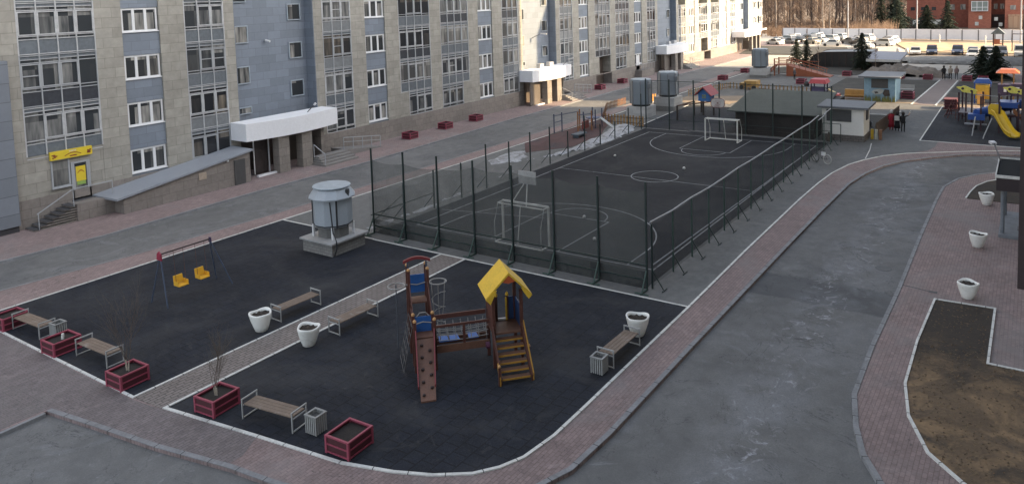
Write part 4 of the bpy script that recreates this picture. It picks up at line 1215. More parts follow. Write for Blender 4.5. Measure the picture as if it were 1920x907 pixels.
for k in range(4):
    a = math.pi/4+k*math.pi/2
    x, y = 25.95+0.98*math.cos(a), 29.05+0.98*math.sin(a)
    MB().box(x-0.05, x+0.05, y-0.05, y+0.05, 0.70, 1.30).build('leg', FRW, v1, world=True)
MB().tube([(25.0, 28.0, 0.02), (25.0, 27.83, 0.4), (25.0, 27.83, 0.78), (25.1, 28.15, 1.1), (25.15, 28.35, 2.6)], 0.035, 6).build('cable', METD, v1, world=True)
MB().bar((25.97, 27.99, 2.93), (26.2, 28.16, 2.93), 0.16, 0.3).build('hood_vent', METD, v1, world=True)

WBASE = mat('white_shaft_base', (0.46,0.465,0.46), 0.8, nscale=1, namp=0.12, tiles=(0.8,0.4,0.01,'wall'), mortar=(0.7,0.7,0.7))
def shaft(x, y, bw, bl, bh, h, label, lower=None, r=1.05):
    t_ = thing('ventilation_shaft', label, 'ventilation shaft', (x, y, 0), group='square ventilation shafts')
    MB().box(x-bl/2, x+bl/2, y-bw/2, y+bw/2, 0, bh).build('base', WBASE, t_, world=True)
    if lower: MB().box(x-bl/2-0.03, x+bl/2+0.03, y-bw/2-0.03, y+bw/2+0.03, 0, lower).build('base_course', mat('grey_base_course', (0.2,0.2,0.195), 0.8), t_, world=True)
    MB().lathe([(.86*r, bh+0.001), (.86*r, bh+0.28)], 8, (x, y, 0), n_a).build('collar', METD, t_, world=True)
    MB().lathe([(.96*r, bh+0.2), (r, bh+0.28), (r, h-0.12), (.94*r, h)], 8, (x, y, 0), n_a).build('drum', METC, t_, world=True)
    MB().lathe([(.93*r, h), (.98*r, h+0.05), (.93*r, h+0.12), (0.2, h+0.16)], 8, (x, y, 0), n_a).build('lid', mat('pale_blue_lid', (0.33,0.39,0.44)), t_, world=True)
    s = MB()
    for k in range(8):
        a = 2*math.pi*k/8+n_a
        s.box(x+(r+.01)*math.cos(a)-0.035, x+(r+.01)*math.cos(a)+0.035, y+(r+.01)*math.sin(a)-0.035, y+(r+.01)*math.sin(a)+0.035, bh+0.2, h-0.02)
    s.build('strap', mat('grey_strap', (0.16,0.175,0.19), 0.5), t_, world=True)
    c = MB().box(x-0.6*r, x-0.25*r, y-1.2*r, y-.9*r, h-0.75, h-0.3).build('vent_box', mat('grey_strap', (0.16,0.175,0.19)), t_, world=True)
shaft(69.3, 32.2, 2.2, 2.2, 1.05, 3.6, 'square-based blue-grey ventilation shaft on a white base, nearer of the pair behind the court')
shaft(74.2, 31.4, 2.2, 2.3, 1.4, 3.85, 'tall blue-grey ventilation shaft on a high white base, farther of the pair behind the court', 0.5)
shaft(106.0, 31.3, 2.2, 2.2, 1.3, 3.8, 'blue-grey ventilation shaft on a white base by the orange wooden slide', 0.35)

# ------------------------------------------------------------------ benches, bins, planters
WOOD = mat('weathered_bench_wood', (0.20,0.150,0.115), 0.8, nscale=2.5, namp=0.35, stain=((0.27,0.25,0.23), 2.0, 0.55, 0.6))
BMET = mat('silver_bench_metal', (0.36,0.365,0.36), 0.5, nscale=4, namp=0.2)
def make_bench(L=1.95):
    t_ = thing('park_bench', '', 'bench', (0,0,0), group='park benches with wooden slats')
    s = MB()
    for i in range(4): s.box(-L/2+0.03, L/2-0.03, -0.27+i*0.137, -0.27+i*0.137+0.125, 0.43, 0.465)
    s.build('seat', WOOD, t_)
    for sx_ in (-1, 1):
        f = MB(); x = sx_*(L/2)
        f.bar((x, -0.30, 0.0), (x, -0.30, 0.60), 0.034).bar((x, 0.30, 0.0), (x, 0.30, 0.60), 0.034)
        f.bar((x, -0.32, 0.60), (x, 0.32, 0.60), 0.038).bar((x, -0.30, 0.03), (x, 0.30, 0.03), 0.034).bar((x, -0.30, 0.41), (x, 0.30, 0.41), 0.03)
        f.build('end_frame', BMET, t_)
    return t_
bench = Multi(make_bench)
bench.put((19.6, 24.35, 0.012), R_(-2), 'brown slatted bench on the left rubber surface along the garden path')
bench.put((19.95, 21.45, 0.012), R_(-2), 'brown slatted bench along the garden path beside the nearer white planter')
bench.put((22.9, 11.62, 0.012), R_(-1), 'brown slatted bench standing between the slatted bin and white planter by the right kerb')
bench.put((13.9, 18.55, 0.012), R_(90+8), 'worn grey slatted bench between two red planters near the bottom kerb')
bench.put((13.25, 27.3, 0.012), R_(92), 'slatted bench with worn pale seat between red planters at the left edge strip')
bench.put((13.1, 31.9, 0.012), R_(93), 'brown slatted bench at the far left corner of the play surface')

def make_bin():
    t_ = thing('litter_bin', '', 'litter bin', (0,0,0), group='slatted litter bins')
    b = MB().box(-0.15, 0.15, -0.15, 0.15, 0.05, 0.50); b.build('liner', mat('bin_liner', (0.05,0.05,0.05), 0.7), t_)
    s = MB()
    for i in range(6):
        u = -0.195+i*0.078
        for q_ in (-1, 1):
            s.box(u-0.022, u+0.022, q_*0.2-0.012, q_*0.2+0.012, 0.04, 0.56)
            s.box(q_*0.2-0.012, q_*0.2+0.012, u-0.022, u+0.022, 0.041, 0.559)
    s.build('slats', mat('bin_slats', (0.33,0.335,0.325), 0.65, nscale=5, namp=0.25), t_)
    r = MB()
    for q_ in (-1, 1):
        r.box(-0.23, 0.23, q_*0.20-0.035, q_*0.20+0.035, 0.56, 0.59); r.box(q_*0.20-0.035, q_*0.20+0.035, -0.165, 0.165, 0.5605, 0.5895)
    r.build('rim', mat('bin_rim', (0.25,0.255,0.25), 0.6), t_)
    return t_
bin_ = Multi(make_bin)
bin_.put((14.15, 17.0, 0.012), R_(3), 'grey slatted litter bin between the worn bench and the empty red planter')
bin_.put((21.45, 11.62, 0.012), R_(1), 'grey slatted litter bin at the end of the bench by the right kerb')
bin_.put((13.35, 30.5, 0.012), R_(4), 'faint slatted litter bin at the left edge next to the corner bench')

REDP = mat('crimson_planter_frame', (0.30,0.055,0.09), 0.55, nscale=3, namp=0.2)
REDD = mat('dark_red_planter_board', (0.065,0.010,0.016), 0.6, nscale=3, namp=0.3)
def make_planter():
    t_ = thing('red_planter', '', 'planter', (0,0,0), group='red wooden planter boxes')
    f = MB(); hx, hy, h = 0.5, 0.44, 0.5
    for z in (0.06, 0.28, h):
        tt = 0.045 if z < h else 0.06
        f.box(-hx, hx, -hy, -hy+tt, z-0.03, z+0.015).box(-hx, hx, hy-tt, hy, z-0.03, z+0.015)
        f.box(-hx, -hx+tt, -hy+tt, hy-tt, z-0.0301, z+0.0149).box(hx-tt, hx, -hy+tt, hy-tt, z-0.0301, z+0.0149)
    for a in (-1, 1):
        for b in (-1, 1):
            f.box(a*hx-0.03*a-0.035, a*hx-0.03*a+0.035, b*hy-0.03*b-0.035, b*hy-0.03*b+0.035, 0, h+0.0152)
    f.build('frame', REDP, t_)
    b = MB()
    for z in (0.08, 0.30):
        b.box(-hx+0.02, hx-0.02, -hy+0.015, -hy+0.035, z, z+0.17).box(-hx+0.02, hx-0.02, hy-0.035, hy-0.015, z, z+0.17)
        b.box(-hx+0.015, -hx+0.035, -hy+0.036, hy-0.036, z, z+0.17).box(hx-0.035, hx-0.015, -hy+0.036, hy-0.036, z, z+0.17)
    b.build('boards', REDD, t_)
    MB().box(-hx+0.04, hx-0.04, -hy+0.04, hy-0.04, 0.05, 0.41).build('soil', SOILD, t_)
    return t_
plant = Multi(make_planter)
P = plant.put
P((14.12, 15.6, 0.012), R_(3), 'bright crimson planter box with bare soil, nearest to the bottom kerb')
P((13.45, 20.7, 0.012), R_(5), 'crimson planter box holding a bare shrub next to the worn bench')
P((12.83, 24.7, 0.012), R_(2), 'crimson planter box holding a tall bare shrub at the path corner')
P((12.85, 29.2, 0.012), R_(2), 'dark red planter box with a tiny white stump between the two left benches')
P((12.85, 33.3, 0.012), R_(4), 'dark red planter box cut by the left edge of the photo')
for (x, y, lab, sc) in ((50.1,45.6,'dark red planter against the far facade, nearest of the row of three',1.1), (55.4,45.9,'dark red planter against the far facade, middle of the row of three',1.1), (60.2,45.9,'dark red planter against the far facade, farthest of the row of three',1.1),
        (86.2,45.7,'dark red planter before the dark entrance niche, left of the pair',1.15), (93.2,46.0,'dark red planter right of the dark entrance niche',1.15),
        (100.9,34.8,'dark red planter at the far road edge, left of the farthest ventilation shaft',1.2), (110.6,34.8,'dark red planter next to the farthest ventilation shaft',1.2),
        (100.2,24.4,'dark red planter left of the red-roofed play tower',1.2), (110.7,21.0,'dark red planter at the corner of the far lawn before the dark tunnel',1.2),
        (109.7,14.4,'dark red planter behind the blue shelter',1.2), (109.7,11.2,'dark red planter just left of the walkway end',1.2), (109.5,6.9,'dark red planter right of the walking people',1.2),
        (109.7,5.2,'dark red planter below the pair of fir trees',1.2), (91.2,11.2,'dark red planter at the walkway beside the blue shelter',1.35)):
    P((x, y, 0.02), R_(1), lab, sc)
lt = thing('slatted_box', 'large dark red slatted box at the corner of the right playground', 'box', (85.4, 6.7, 0))
MB().box(84.7, 86.1, 6.2, 7.2, 0.02, 0.9).build('core', REDD, lt, world=True)
f = MB()
for z in (0.1, 0.4, 0.7, 0.95): f.box(84.62, 86.18, 6.12, 7.28, z-0.06, z+0.03)
f.build('slats', mat('dark_red_slats', (0.13,0.03,0.035), 0.7), lt, world=True)

POTW = mat('white_planter_plastic', (0.80,0.80,0.76), 0.5, nscale=2, namp=0.05, stain=[((0.50,0.48,0.44), 3.0, 0.56, 0.5, 1.0), ((0.28,0.25,0.22), 7.0, 0.64, 0.5, 1.0)])
def make_pot():
    t_ = thing('white_planter', '', 'planter', (0,0,0), group='white flower bowls')
    sh = lambda a: 1+0.09*math.cos(3*a)
    m = MB(); n = 48
    prof = [(0.20, 0.0), (0.225, 0.02), (0.29, 0.20), (0.36, 0.42), (0.40, 0.60), (0.415, 0.67), (0.40, 0.705), (0.365, 0.70), (0.34, 0.64), (0.335, 0.6)]
    V = []
    for i, (r, z) in enumerate(prof):
        for k in range(n):
            a = 2*math.pi*k/n
            q_ = 1+0.075*min(1, z/0.6)*math.cos(3*a)
            dz = 0.022*min(1, z/0.6)*math.cos(3*a) if z > 0.3 else 0
            V.append((r*q_*math.cos(a), r*q_*math.sin(a), z+dz))
    F = [(i*n+k, i*n+(k+1) % n, (i+1)*n+(k+1) % n, (i+1)*n+k) for i in range(len(prof)-1) for k in range(n)]
    F.append(tuple(reversed(range(n))))
    m.add(V, F)
    m.build('bowl', POTW, t_, smooth=True)
    s = MB(); V = [(0.345*(1+0.075*math.cos(6*math.pi*k/n))*math.cos(2*math.pi*k/n), 0.345*(1+0.075*math.cos(6*math.pi*k/n))*math.sin(2*math.pi*k/n), 0.60+0.03*math.sin(k*1.3)) for k in range(n)]
    V.append((0, 0, 0.64)); s.add(V, [(k, (k+1) % n, n) for k in range(n)])
    s.build('soil', mat('pot_soil', (0.045,0.035,0.028), 0.95, nscale=8, namp=0.5), t_)
    return t_
pot = Multi(make_pot)
pot.put((17.75, 24.15, 0.012), R_(20), 'white flower bowl on the left play surface at the near end of the bench', 1.02)
pot.put((17.85, 21.6, 0.012), R_(75), 'white flower bowl beside the garden path, nearer than the other white bowl', 1.0)
pot.put((24.6, 11.72, 0.012), R_(200), 'white flower bowl at the far end of the bench by the right kerb', 1.02)
pot.put((34.15, 2.0, 0.0), R_(130), 'white flower bowl right of the road beside the dark planting bed corner', .93)
pot.put((41.1, 2.05, 0.0), R_(160), 'white flower bowl on the right pavement, middle of the row of three', .93)
pot.put((49.2, 2.05, 0.0), R_(100), 'white flower bowl next to the small soil bed, farthest of the row of three', .93)

# ------------------------------------------------------------------ bare shrubs
TWIG = mat('bare_twig_bark', (0.13,0.10,0.078), 0.9, nscale=3, namp=0.3)
STEMW = mat('pale_painted_stem', (0.42,0.37,0.30), 0.8)
def twigs(mb, p, d, length, r, depth, rr, spread=0.55, n=(3, 5), up=0.35):
    pts = [p]; q = Vector(p); dd = Vector(d).normalized()
    k = 4 if depth else 3
    for i in range(k):
        dd = (dd+Vector((rr.uniform(-1,1), rr.uniform(-1,1), rr.uniform(-0.6,1)))*0.14).normalized()
        q = q+dd*(length/k); pts.append(tuple(q))
    mb.tube(pts, r, 4 if depth else 3, r2=max(r*0.35, 0.0012), caps=False)
    if depth <= 0: return
    for i in range(rr.randint(*n)):
        t = rr.uniform(0.25, 1.0)
        j = min(int(t*k), k-1)
        base = Vector(pts[j]).lerp(Vector(pts[j+1]), t*k-j)
        nd = (dd+Vector((rr.uniform(-1,1), rr.uniform(-1,1), rr.uniform(-0.2,1)*up*2))*spread*1.4).normalized()
        twigs(mb, tuple(base), nd, length*rr.uniform(0.45, 0.75), r*0.55, depth-1, rr, spread, n, up)
def shrub(name, label, x, y, h, seed):
    t_ = thing(name, label, 'shrub', (x, y, 0.42))
    rr = random.Random(seed); st = MB(); br = MB()
    for i in range(3):
        a = rr.uniform(0, 6.28)
        top = (0.08*math.cos(a), 0.08*math.sin(a), h*0.16)
        st.tube([(0.04*math.cos(a), 0.04*math.sin(a), 0), top], 0.022, 6, r2=0.016)
        for j in range(3):
            twigs(br, top, (rr.uniform(-.38,.38), rr.uniform(-.38,.38), 1), h*rr.uniform(0.45, 0.8), 0.0085, 2, rr, spread=.42, n=(3, 6))
    st.build('stem', STEMW, t_); br.build('branches', TWIG, t_)
shrub('bare_shrub', 'tall bare brown shrub growing in the planter at the path corner', 12.85, 24.7, 2.2, 3)
shrub('bare_shrub', 'bare twiggy shrub growing in the planter next to the worn bench', 13.45, 20.7, 1.7, 8)
tag(MB().tube([(12.9, 29.2, 0.4), (12.92, 29.2, 0.62)], 0.05, 7).build('stump', SNOWW), 'tiny white stump in the dark red planter by the left benches', 'stump')
# ------------------------------------------------------------------ play tower in the near playground
PM = mat('mahogany_beam', (0.095,0.034,0.024), 0.55, nscale=3, namp=0.35)
PK = mat('brown_plywood', (0.155,0.075,0.048), 0.6, nscale=2, namp=0.35, stain=((0.08,0.045,0.035), 3.0, 0.58, 0.6))
PY = mat('yellow_roof_paint', (0.72,0.46,0.04), 0.5, nscale=2, namp=0.2, stain=((0.42,0.29,0.06), 2.5, 0.58, 0.5, 1.5))
PB = mat('blue_plastic_panel', (0.025,0.12,0.38), 0.5, nscale=2, namp=0.15)
PYE = mat('ochre_edge', (0.42,0.22,0.03), 0.6)
ROPE = mat('grey_rope', (0.36,0.35,0.33), 0.8)
CAP = mat('light_wood_cap', (0.55,0.30,0.12), 0.6)
REDA = mat('dark_red_arch', (0.20,0.03,0.035), 0.5)
pt = thing('play_tower', 'brown wooden climbing tower with rope bridge and yellow gabled roof in the near playground', 'play structure', (18.57, 16.61, 0.012), R_(-42))
# local: x = right (u), y = away (v)
def lpost(x, y, z, cap=True):
    p = MB().box(x-0.05, x+0.05, y-0.05, y+0.05, 0, z).build('post', PM, pt)
    if cap: MB().lathe([(0.06, 0), (0.06, 0.05), (0.02, 0.09)], 8, (x, y, z)).build('post_cap', CAP, p)
for (x, y, z) in ((-.33,0,1.72),(.33,0,1.72),(-.33,.5,1.75),(.33,.5,1.75),(-.33,1.48,2.95),(.33,1.48,2.95),(-.33,2.05,2.95),(.33,2.05,2.95)): lpost(x, y, z)
MB().box(-.3, .3, 0.02, 1.5, 1.10, 1.16).build('deck', PK, pt)
MB().box(-.3, .3, 1.5, 2.05, 1.75, 1.80).build('deck', PK, pt)
MB().box(-.28, .28, .50, .53, 1.16, 1.68).build('blue_panel', PB, pt)
MB().box(-.28, .28, 2.02, 2.05, 1.95, 2.60).build('blue_panel', PB, pt)
MB().tube([(-.3,.46,1.45),(0,.44,1.52),(.3,.46,1.45)], 0.02, 5).tube([(-.3,1.98,2.3),(0,1.96,2.25),(.3,1.98,2.3)], 0.02, 5).tube([(-.22,.5,1.68),(-.1,.5,1.82),(.1,.5,1.82),(.22,.5,1.68)], 0.018, 5).build('grab_rail', ROPE, pt)
MB().box(-.335, -.305, .05, 1.43, 1.2, 1.35).box(.305, .335, .55, 1.43, 1.2, 1.35).box(-.335, -.305, .55, 1.43, 1.55, 1.68).hexa([(-.335,.5,1.60),(-.305,.5,1.60),(-.305,1.48,2.4),(-.335,1.48,2.4)],[(-.335,.5,1.72),(-.305,.5,1.72),(-.305,1.48,2.55),(-.335,1.48,2.55)]).hexa([(.305,.5,1.60),(.335,.5,1.60),(.335,1.48,2.4),(.305,1.48,2.4)],[(.305,.5,1.72),(.335,.5,1.72),(.335,1.48,2.55),(.305,1.48,2.55)]).build('side_board', PM, pt)
ar = [(-.48+.96*i/12, 3.22+0.13*math.sin(math.pi*i/12)) for i in range(13)]
MB().vprism(ar+[(x, z-0.10) for x, z in ar[::-1]], 1.74, 1.82).build('arch_board', REDA, pt)
for a_ in (-.33,.33): MB().bar((a_,1.78,2.5),(a_,1.78,3.25),0.05).build('arch_post', mat('dull_blue_post', (0.05,0.08,0.13), 0.5), pt)
# climbing ramp
rmp = MB().hexa([(-.42,-1.98,0.0),(.05,-1.98,0.0),(.29,0,1.05),(-.29,0,1.05)],[(-.42,-1.98,.05),(.05,-1.98,.05),(.29,0,1.12),(-.29,0,1.12)])
ro = rmp.build('climbing_ramp', PK, pt)
hb = MB(); rr = random.Random(2)
for i in range(9):
    t = 0.08+0.1*i; cx = (-.42+.05)/2*(1-t)+0*t+(0.13 if i % 2 else -0.13); y = -1.98*(1-t); z = 0.05+1.07*t
    hb.lathe([(0.055, 0.0), (0.05, 0.05), (0.02, 0.07)], 7, (cx, y, z))
hb.build('hand_hold', mat('dark_hold', (0.035,0.02,0.018), 0.6), ro)
MB().hexa([(-.46,-1.6,0.25),(-.42,-1.6,0.25),(-.29,0,1.1),(-.33,0,1.1)],[(-.46,-1.6,0.34),(-.42,-1.6,0.34),(-.29,0,1.5),(-.33,0,1.5)]).hexa([(.07,-1.6,0.25),(.11,-1.6,0.25),(.33,0,1.1),(.29,0,1.1)],[(.07,-1.6,0.34),(.11,-1.6,0.34),(.33,0,1.5),(.29,0,1.5)]).build('ramp_side', REDA, pt)
# poles and rings either side
for x, nm in ((-.74, 'pole'), (.74, 'pole')):
    rg = [(x+.30*math.cos(a), 1.9+.30*math.sin(a), 2.30) for a in [2*math.pi*i/20 for i in range(20)]]
    r_o = MB().tube(rg, 0.025, 6, closed=True).bar((x*.44, 1.9, 2.30), (x*.62, 1.9, 2.30), 0.04).build('ring', mat('pale_ring', (0.30,0.30,0.29), 0.5), pt)
    if x < 0: MB().tube([(x, 2.05, 0), (x, 2.05, 2.30)], 0.022, 6).build('fire_pole', mat('dull_pole', (0.09,0.10,0.12), 0.5), pt)
    else:
        sp = MB()
        for k in range(3):
            a = 2*math.pi*k/3+.4
            sp.tube([(x+.28*math.cos(a), 1.9+.28*math.sin(a), 2.3), (x+.22*math.cos(a), 1.9+.22*math.sin(a), 1.4), (x+.15*math.cos(a+.5), 1.9+.15*math.sin(a+.5), .7)], 0.012, 4)
        sp.tube([(x+(.26-.02*i/6)*math.cos(i*.9), 1.9+.24*math.sin(i*.9), 1.9-.08*i) for i in range(15)], 0.014, 4)
        sp.build('hanging_net', ROPE, pt)
# rope net on the left flank
ln = MB()
for i in range(4): ln.tube([(-.40, .1+.4*i, 1.55), (-.75, .05+.4*i, 0.02)], 0.012, 4)
for j in range(6):
    t = j/5.0
    ln.tube([(-.40-.35*t, .08, 1.5-1.45*t), (-.40-.35*t, 1.32, 1.5-1.45*t)], 0.012, 4)
ln.build('climbing_net', mat('dull_rope', (0.11,0.105,0.105), 0.8), pt)
# rope bridge: long beams, nets and hung blue steps
bx0, bx1 = .36, 2.16
for a_ in (-.22, .40): MB().box(bx0, bx1, a_, a_+.05, .66, .90).build('bridge_beam', PK, pt)
MB().box(bx0, bx1, -.21, -.16, 1.52, 1.60).box(bx0, bx1, .41, .46, 1.55, 1.70).box(1.25, 1.33, -.22, -.15, .9, 1.52).build('bridge_rail', PM, pt)
nt = MB()
for i in range(7):
    x = bx0+.12+i*.26
    for y in (-.14, .36): nt.tube([(x, y, 1.50), (x+.03, y*.8+.02, 1.02)], 0.014, 4)
for z in (1.38, 1.22, 1.05):
    for y in (-.13, .36): nt.tube([(bx0+.03, y, z), ((bx0+bx1)/2, y, z-.05), (bx1-.03, y, z)], 0.013, 4)
nt.build('rope_net', ROPE, pt)
for x in (.62, .98, 1.62):
    MB().hexa([(x-.17,-.12,.98),(x+.17,-.12,.98),(x+.14,.28,.98),(x-.14,.28,.98)],[(x-.17,-.12,1.02),(x+.17,-.12,1.02),(x+.14,.28,1.02),(x-.14,.28,1.02)]).build('blue_step', mat('bright_blue_step', (0.05,0.17,0.50), 0.5), pt)
# house tower
for (x, y, z) in ((2.26,-.45,2.6),(3.22,-.45,2.6),(2.26,.52,2.6),(3.22,.52,2.6)): lpost(x, y, z, False)
MB().box(2.22, 3.26, -.5, .57, 1.14, 1.2).build('deck', PK, pt)
for a_ in (2.31, 2.98): MB().box(a_, a_+.19, .50, .53, 1.2, 2.0).build('blue_panel', mat('deep_blue_board', (0.025,0.06,0.16), 0.5), pt)
MB().bar((2.56,.52,1.2),(2.56,.52,2.05),.08).bar((2.95,.52,1.2),(2.95,.52,2.05),.08).build('opening_post', PM, pt)
MB().lathe([(.06,0),(.055,.06),(.01,.13)], 8, (2.56,.52,2.05)).lathe([(.06,0),(.055,.06),(.01,.13)], 8, (2.95,.52,2.05)).bar((2.90,.46,1.2),(2.90,.46,2.0),.05).build('post_tip', PY, pt)
MB().box(2.6, 2.92, .44, .52, 1.205, 1.27).build('sill', FRW, pt)
MB().box(2.22, 2.26, -.4, .47, 1.2, 2.05).build('side_panel', PM, pt)
MB().box(3.22, 3.26, -.4, .47, 1.2, 2.0).build('side_panel', mat('deep_blue_board', (0.025,0.06,0.16)), pt)
ax, az, exl, exr, ez = 2.76, 3.22, 1.98, 3.52, 2.45
def slope(x1, sgn):
    m = MB()
    d = 0.06
    N_ = Vector((az-ez, 0, abs(ax-x1))).normalized()
    offx = -d if sgn < 0 else d
    m.vprism([(ax, az), (x1, ez), (x1+(-0.02 if sgn < 0 else 0.02), ez+0.05), (ax, az+0.09)], -.72, .68)
    return m
slope(exl, -1).build('roof_slope', PY, pt); slope(exr, 1).build('roof_slope', PY, pt)
# carved gable tips
MB().vprism([(exl-0.02, ez+0.02), (exl+.14, ez-.16), (exl+.24, ez+.06), (exl+.36, ez+.30), (exl+.2, ez+.24)], -.74, -.70).vprism([(exr+0.02, ez+0.02), (exr-.10, ez-.10), (exr-.24, ez+.10), (exr-.36, ez+.32), (exr-.2, ez+.24)], -.74, -.70).build('gable_trim', PY, pt)
MB().vprism([(ax-.22, az-.24), (ax, az-.02), (ax+.22, az-.24), (ax, az-.30)], -.68, -.64).build('gable_board', mat('orange_gable', (0.50,0.10,0.03), 0.5), pt)
# ladder steps
ls = MB()
st0 = (-1.62, 0.0); st1 = (-.5, 1.2)
for x in (2.2, 3.22):
    ls.hexa([(x-.02,-1.66,0),(x+.03,-1.66,0),(x+.03,-.5,1.1),(x-.02,-.5,1.1)],[(x-.02,-1.70,.22),(x+.03,-1.70,.22),(x+.03,-.5,1.45),(x-.02,-.5,1.45)])
ls.build('stringer', PM, pt)
MB().hexa([(3.25,-1.72,.05),(3.28,-1.72,.05),(3.28,-.52,1.3),(3.25,-.52,1.3)],[(3.25,-1.72,.30),(3.28,-1.72,.30),(3.28,-.52,1.55),(3.25,-.52,1.55)]).hexa([(2.14,-1.72,.0),(2.18,-1.72,.0),(2.18,-1.40,.40),(2.14,-1.40,.40)],[(2.14,-1.72,.30),(2.18,-1.72,.30),(2.18,-1.40,.62),(2.14,-1.40,.62)]).build('ochre_side', PYE, pt)
for i in range(6):
    z = 0.17*(i+1); y = -1.66+0.19*(i+1)
    s_ = MB().box(2.23, 3.19, y-.14, y+.07, z-.03, z).build('tread', PK, pt)
    MB().box(2.24, 3.18, y-.16, y-.141, z-.05, z+.004).build('tread_edge', PYE, s_)
MB().bar((2.14,-1.68,0),(2.14,-1.68,.62),.07).bar((3.30,-1.0,.2),(3.30,-1.0,.85),.07).build('newel', PM, pt)
MB().lathe([(.055,0),(.05,.05),(.02,.08)], 8, (2.14,-1.68,.62)).lathe([(.055,0),(.05,.05),(.02,.08)], 8, (3.30,-1.0,.85)).build('newel_cap', CAP, pt)
MB().tube([(2.0,-.3,.75),(2.12,-.3,.75)], .11, 10).build('round_knob', mat('purple_knob', (0.10,0.03,0.07), 0.5), pt)

# swing
BLP = mat('faded_blue_pipe', (0.075,0.10,0.155), 0.5, nscale=4, namp=0.2)
sw = thing('swing_set', 'swing set with faint blue legs and two yellow seats on the left play surface', 'swing', (18.3, 29.8, 0.012))
for x, o in ((17.15, -0.05), (19.45, 0.75)):
    MB().tube([(x+o, 29.35, 0), (x, 29.75, 2.2)], 0.028, 6).tube([(x+o, 30.55, 0), (x, 29.75, 2.2)], 0.028, 6).build('leg', BLP, sw, world=True)
MB().tube([(17.15, 29.75, 2.2), (19.45, 29.75, 2.2)], 0.03, 6).build('crossbar', mat('dull_red_brown_bar', (0.03,0.015,0.018), 0.6), sw, world=True)
MB().vprism([(29.58,1.97),(29.92,1.97),(29.88,2.22),(29.75,2.34),(29.62,2.22)], 17.08, 17.14, 'x').build('end_plate', mat('crimson_plate', (0.30,0.02,0.05), 0.5), sw, world=True)
MB().vprism([(29.65,2.08),(29.85,2.08),(29.8,2.28),(29.7,2.28)], 19.45, 19.5, 'x').build('end_plate', mat('dark_purple_plate', (0.05,0.03,0.08), 0.5), sw, world=True)
SEATY = mat('yellow_swing_seat', (0.72,0.40,0.03), 0.5, namp=0.1)
for x in (17.95, 18.95):
    s_ = MB().box(x-.22, x+.22, 29.45, 29.86, .66, .70).hexa([(x-.22,29.82,.72),(x+.22,29.82,.72),(x+.22,29.86,.72),(x-.22,29.86,.72)],[(x-.20,29.88,1.05),(x+.20,29.88,1.05),(x+.20,29.93,1.05),(x-.20,29.93,1.05)]).box(x-.235,x-.221,29.5,29.84,.7,.86).box(x+.221,x+.235,29.5,29.84,.7,.86).build('swing_seat', SEATY, sw, world=True)
    MB().tube([(x-.22, 29.66, .8), (x-.22, 29.75, 2.17)], 0.010, 4).tube([(x+.22, 29.66, .8), (x+.22, 29.75, 2.17)], 0.010, 4).build('chain', mat('rusty_chain', (0.11,0.05,0.04), 0.7), s_, world=True)

# climbing frame of blue and orange pipes by the snow
ORP = mat('faded_orange_pipe', (0.30,0.13,0.05), 0.6, nscale=4, namp=0.3)
BPI = mat('faded_dark_blue_pipe', (0.05,0.065,0.12), 0.5)
cf = thing('climbing_frame', 'faded blue and orange pipe climbing frame with slide between the snow bank and road', 'play structure', (60, 33.8, 0))
for x, y in ((57.4,35.1),(58.6,35.0),(59.7,33.4),(61.2,33.0),(62.3,32.9),(62.5,34.0)): MB().tube([(x, y, 0), (x, y, 1.75)], 0.06, 6).build('post', BPI, cf, world=True)
for x, y in ((59.2,33.7),(60.3,32.9),(60.6,34.3)): MB().tube([(x, y, 0), (x, y, 1.8)], 0.07, 6).build('orange_post', ORP, cf, world=True)
MB().bar((57.4,35.1,1.0),(58.6,35.0,1.0),.06).bar((59.7,33.4,1.0),(61.2,33.0,1.0),.06).bar((59.2,33.7,1.5),(60.3,32.9,1.5),.06).bar((57.4,35.1,1.6),(60.6,34.3,1.6),.05).build('crossbar', BPI, cf, world=True)
MB().box(61.2, 62.4, 32.9, 34.0, .9, .95).build('platform', mat('faded_blue_board', (0.08,0.11,0.20), 0.6), cf, world=True)
MB().hexa([(61.3,31.3,.1),(61.8,31.3,.1),(62.2,32.9,.9),(61.7,32.9,.9)],[(61.3,31.3,.16),(61.8,31.3,.16),(62.2,32.9,.96),(61.7,32.9,.96)]).build('slide', mat('pale_slide_metal', (0.30,0.31,0.30), 0.4), cf, world=True)
MB().box(59.3,60.5,33.3,33.36,.2,.9).build('red_board', mat('faded_red_board', (0.22,0.06,0.05), 0.6), cf, world=True)
MB().box(56.2, 57.8, 32.0, 32.7, .25, .35).box(56.4,56.5,32.1,32.6,0,.25).box(57.5,57.6,32.1,32.6,0,.25).build('low_platform', mat('grey_blue_board', (0.09,0.12,0.15), 0.6), cf, world=True)

# little blue house on a frame
ph = thing('playhouse', 'small bright blue playhouse with red roof raised on a dark post frame', 'playhouse', (72.2, 26.6, 0))
MB().box(71.7, 73.0, 26.05, 27.2, 1.45, 2.25).vprism([(26.05,2.25),(27.2,2.25),(26.62,2.78)], 71.7, 73.0, 'x').build('wall', mat('bright_blue_wall', (0.05,0.20,0.52), 0.6), ph, world=True)
rf = MB(); 
rf.vprism([(27.45,2.02),(26.62,2.80),(26.62,2.90),(27.52,2.06)], 71.3, 73.6, 'x'); rf.vprism([(25.8,2.02),(26.62,2.80),(26.62,2.90),(25.73,2.06)], 71.3, 73.6, 'x')
rf.build('roof', mat('red_roof_paint', (0.36,0.045,0.05), 0.6), ph, world=True)
w_ = MB().box(71.66, 71.69, 26.42, 26.80, 1.75, 2.1).build('window', mat('yellow_green_pane', (0.30,0.36,0.12), 0.4), ph, world=True)
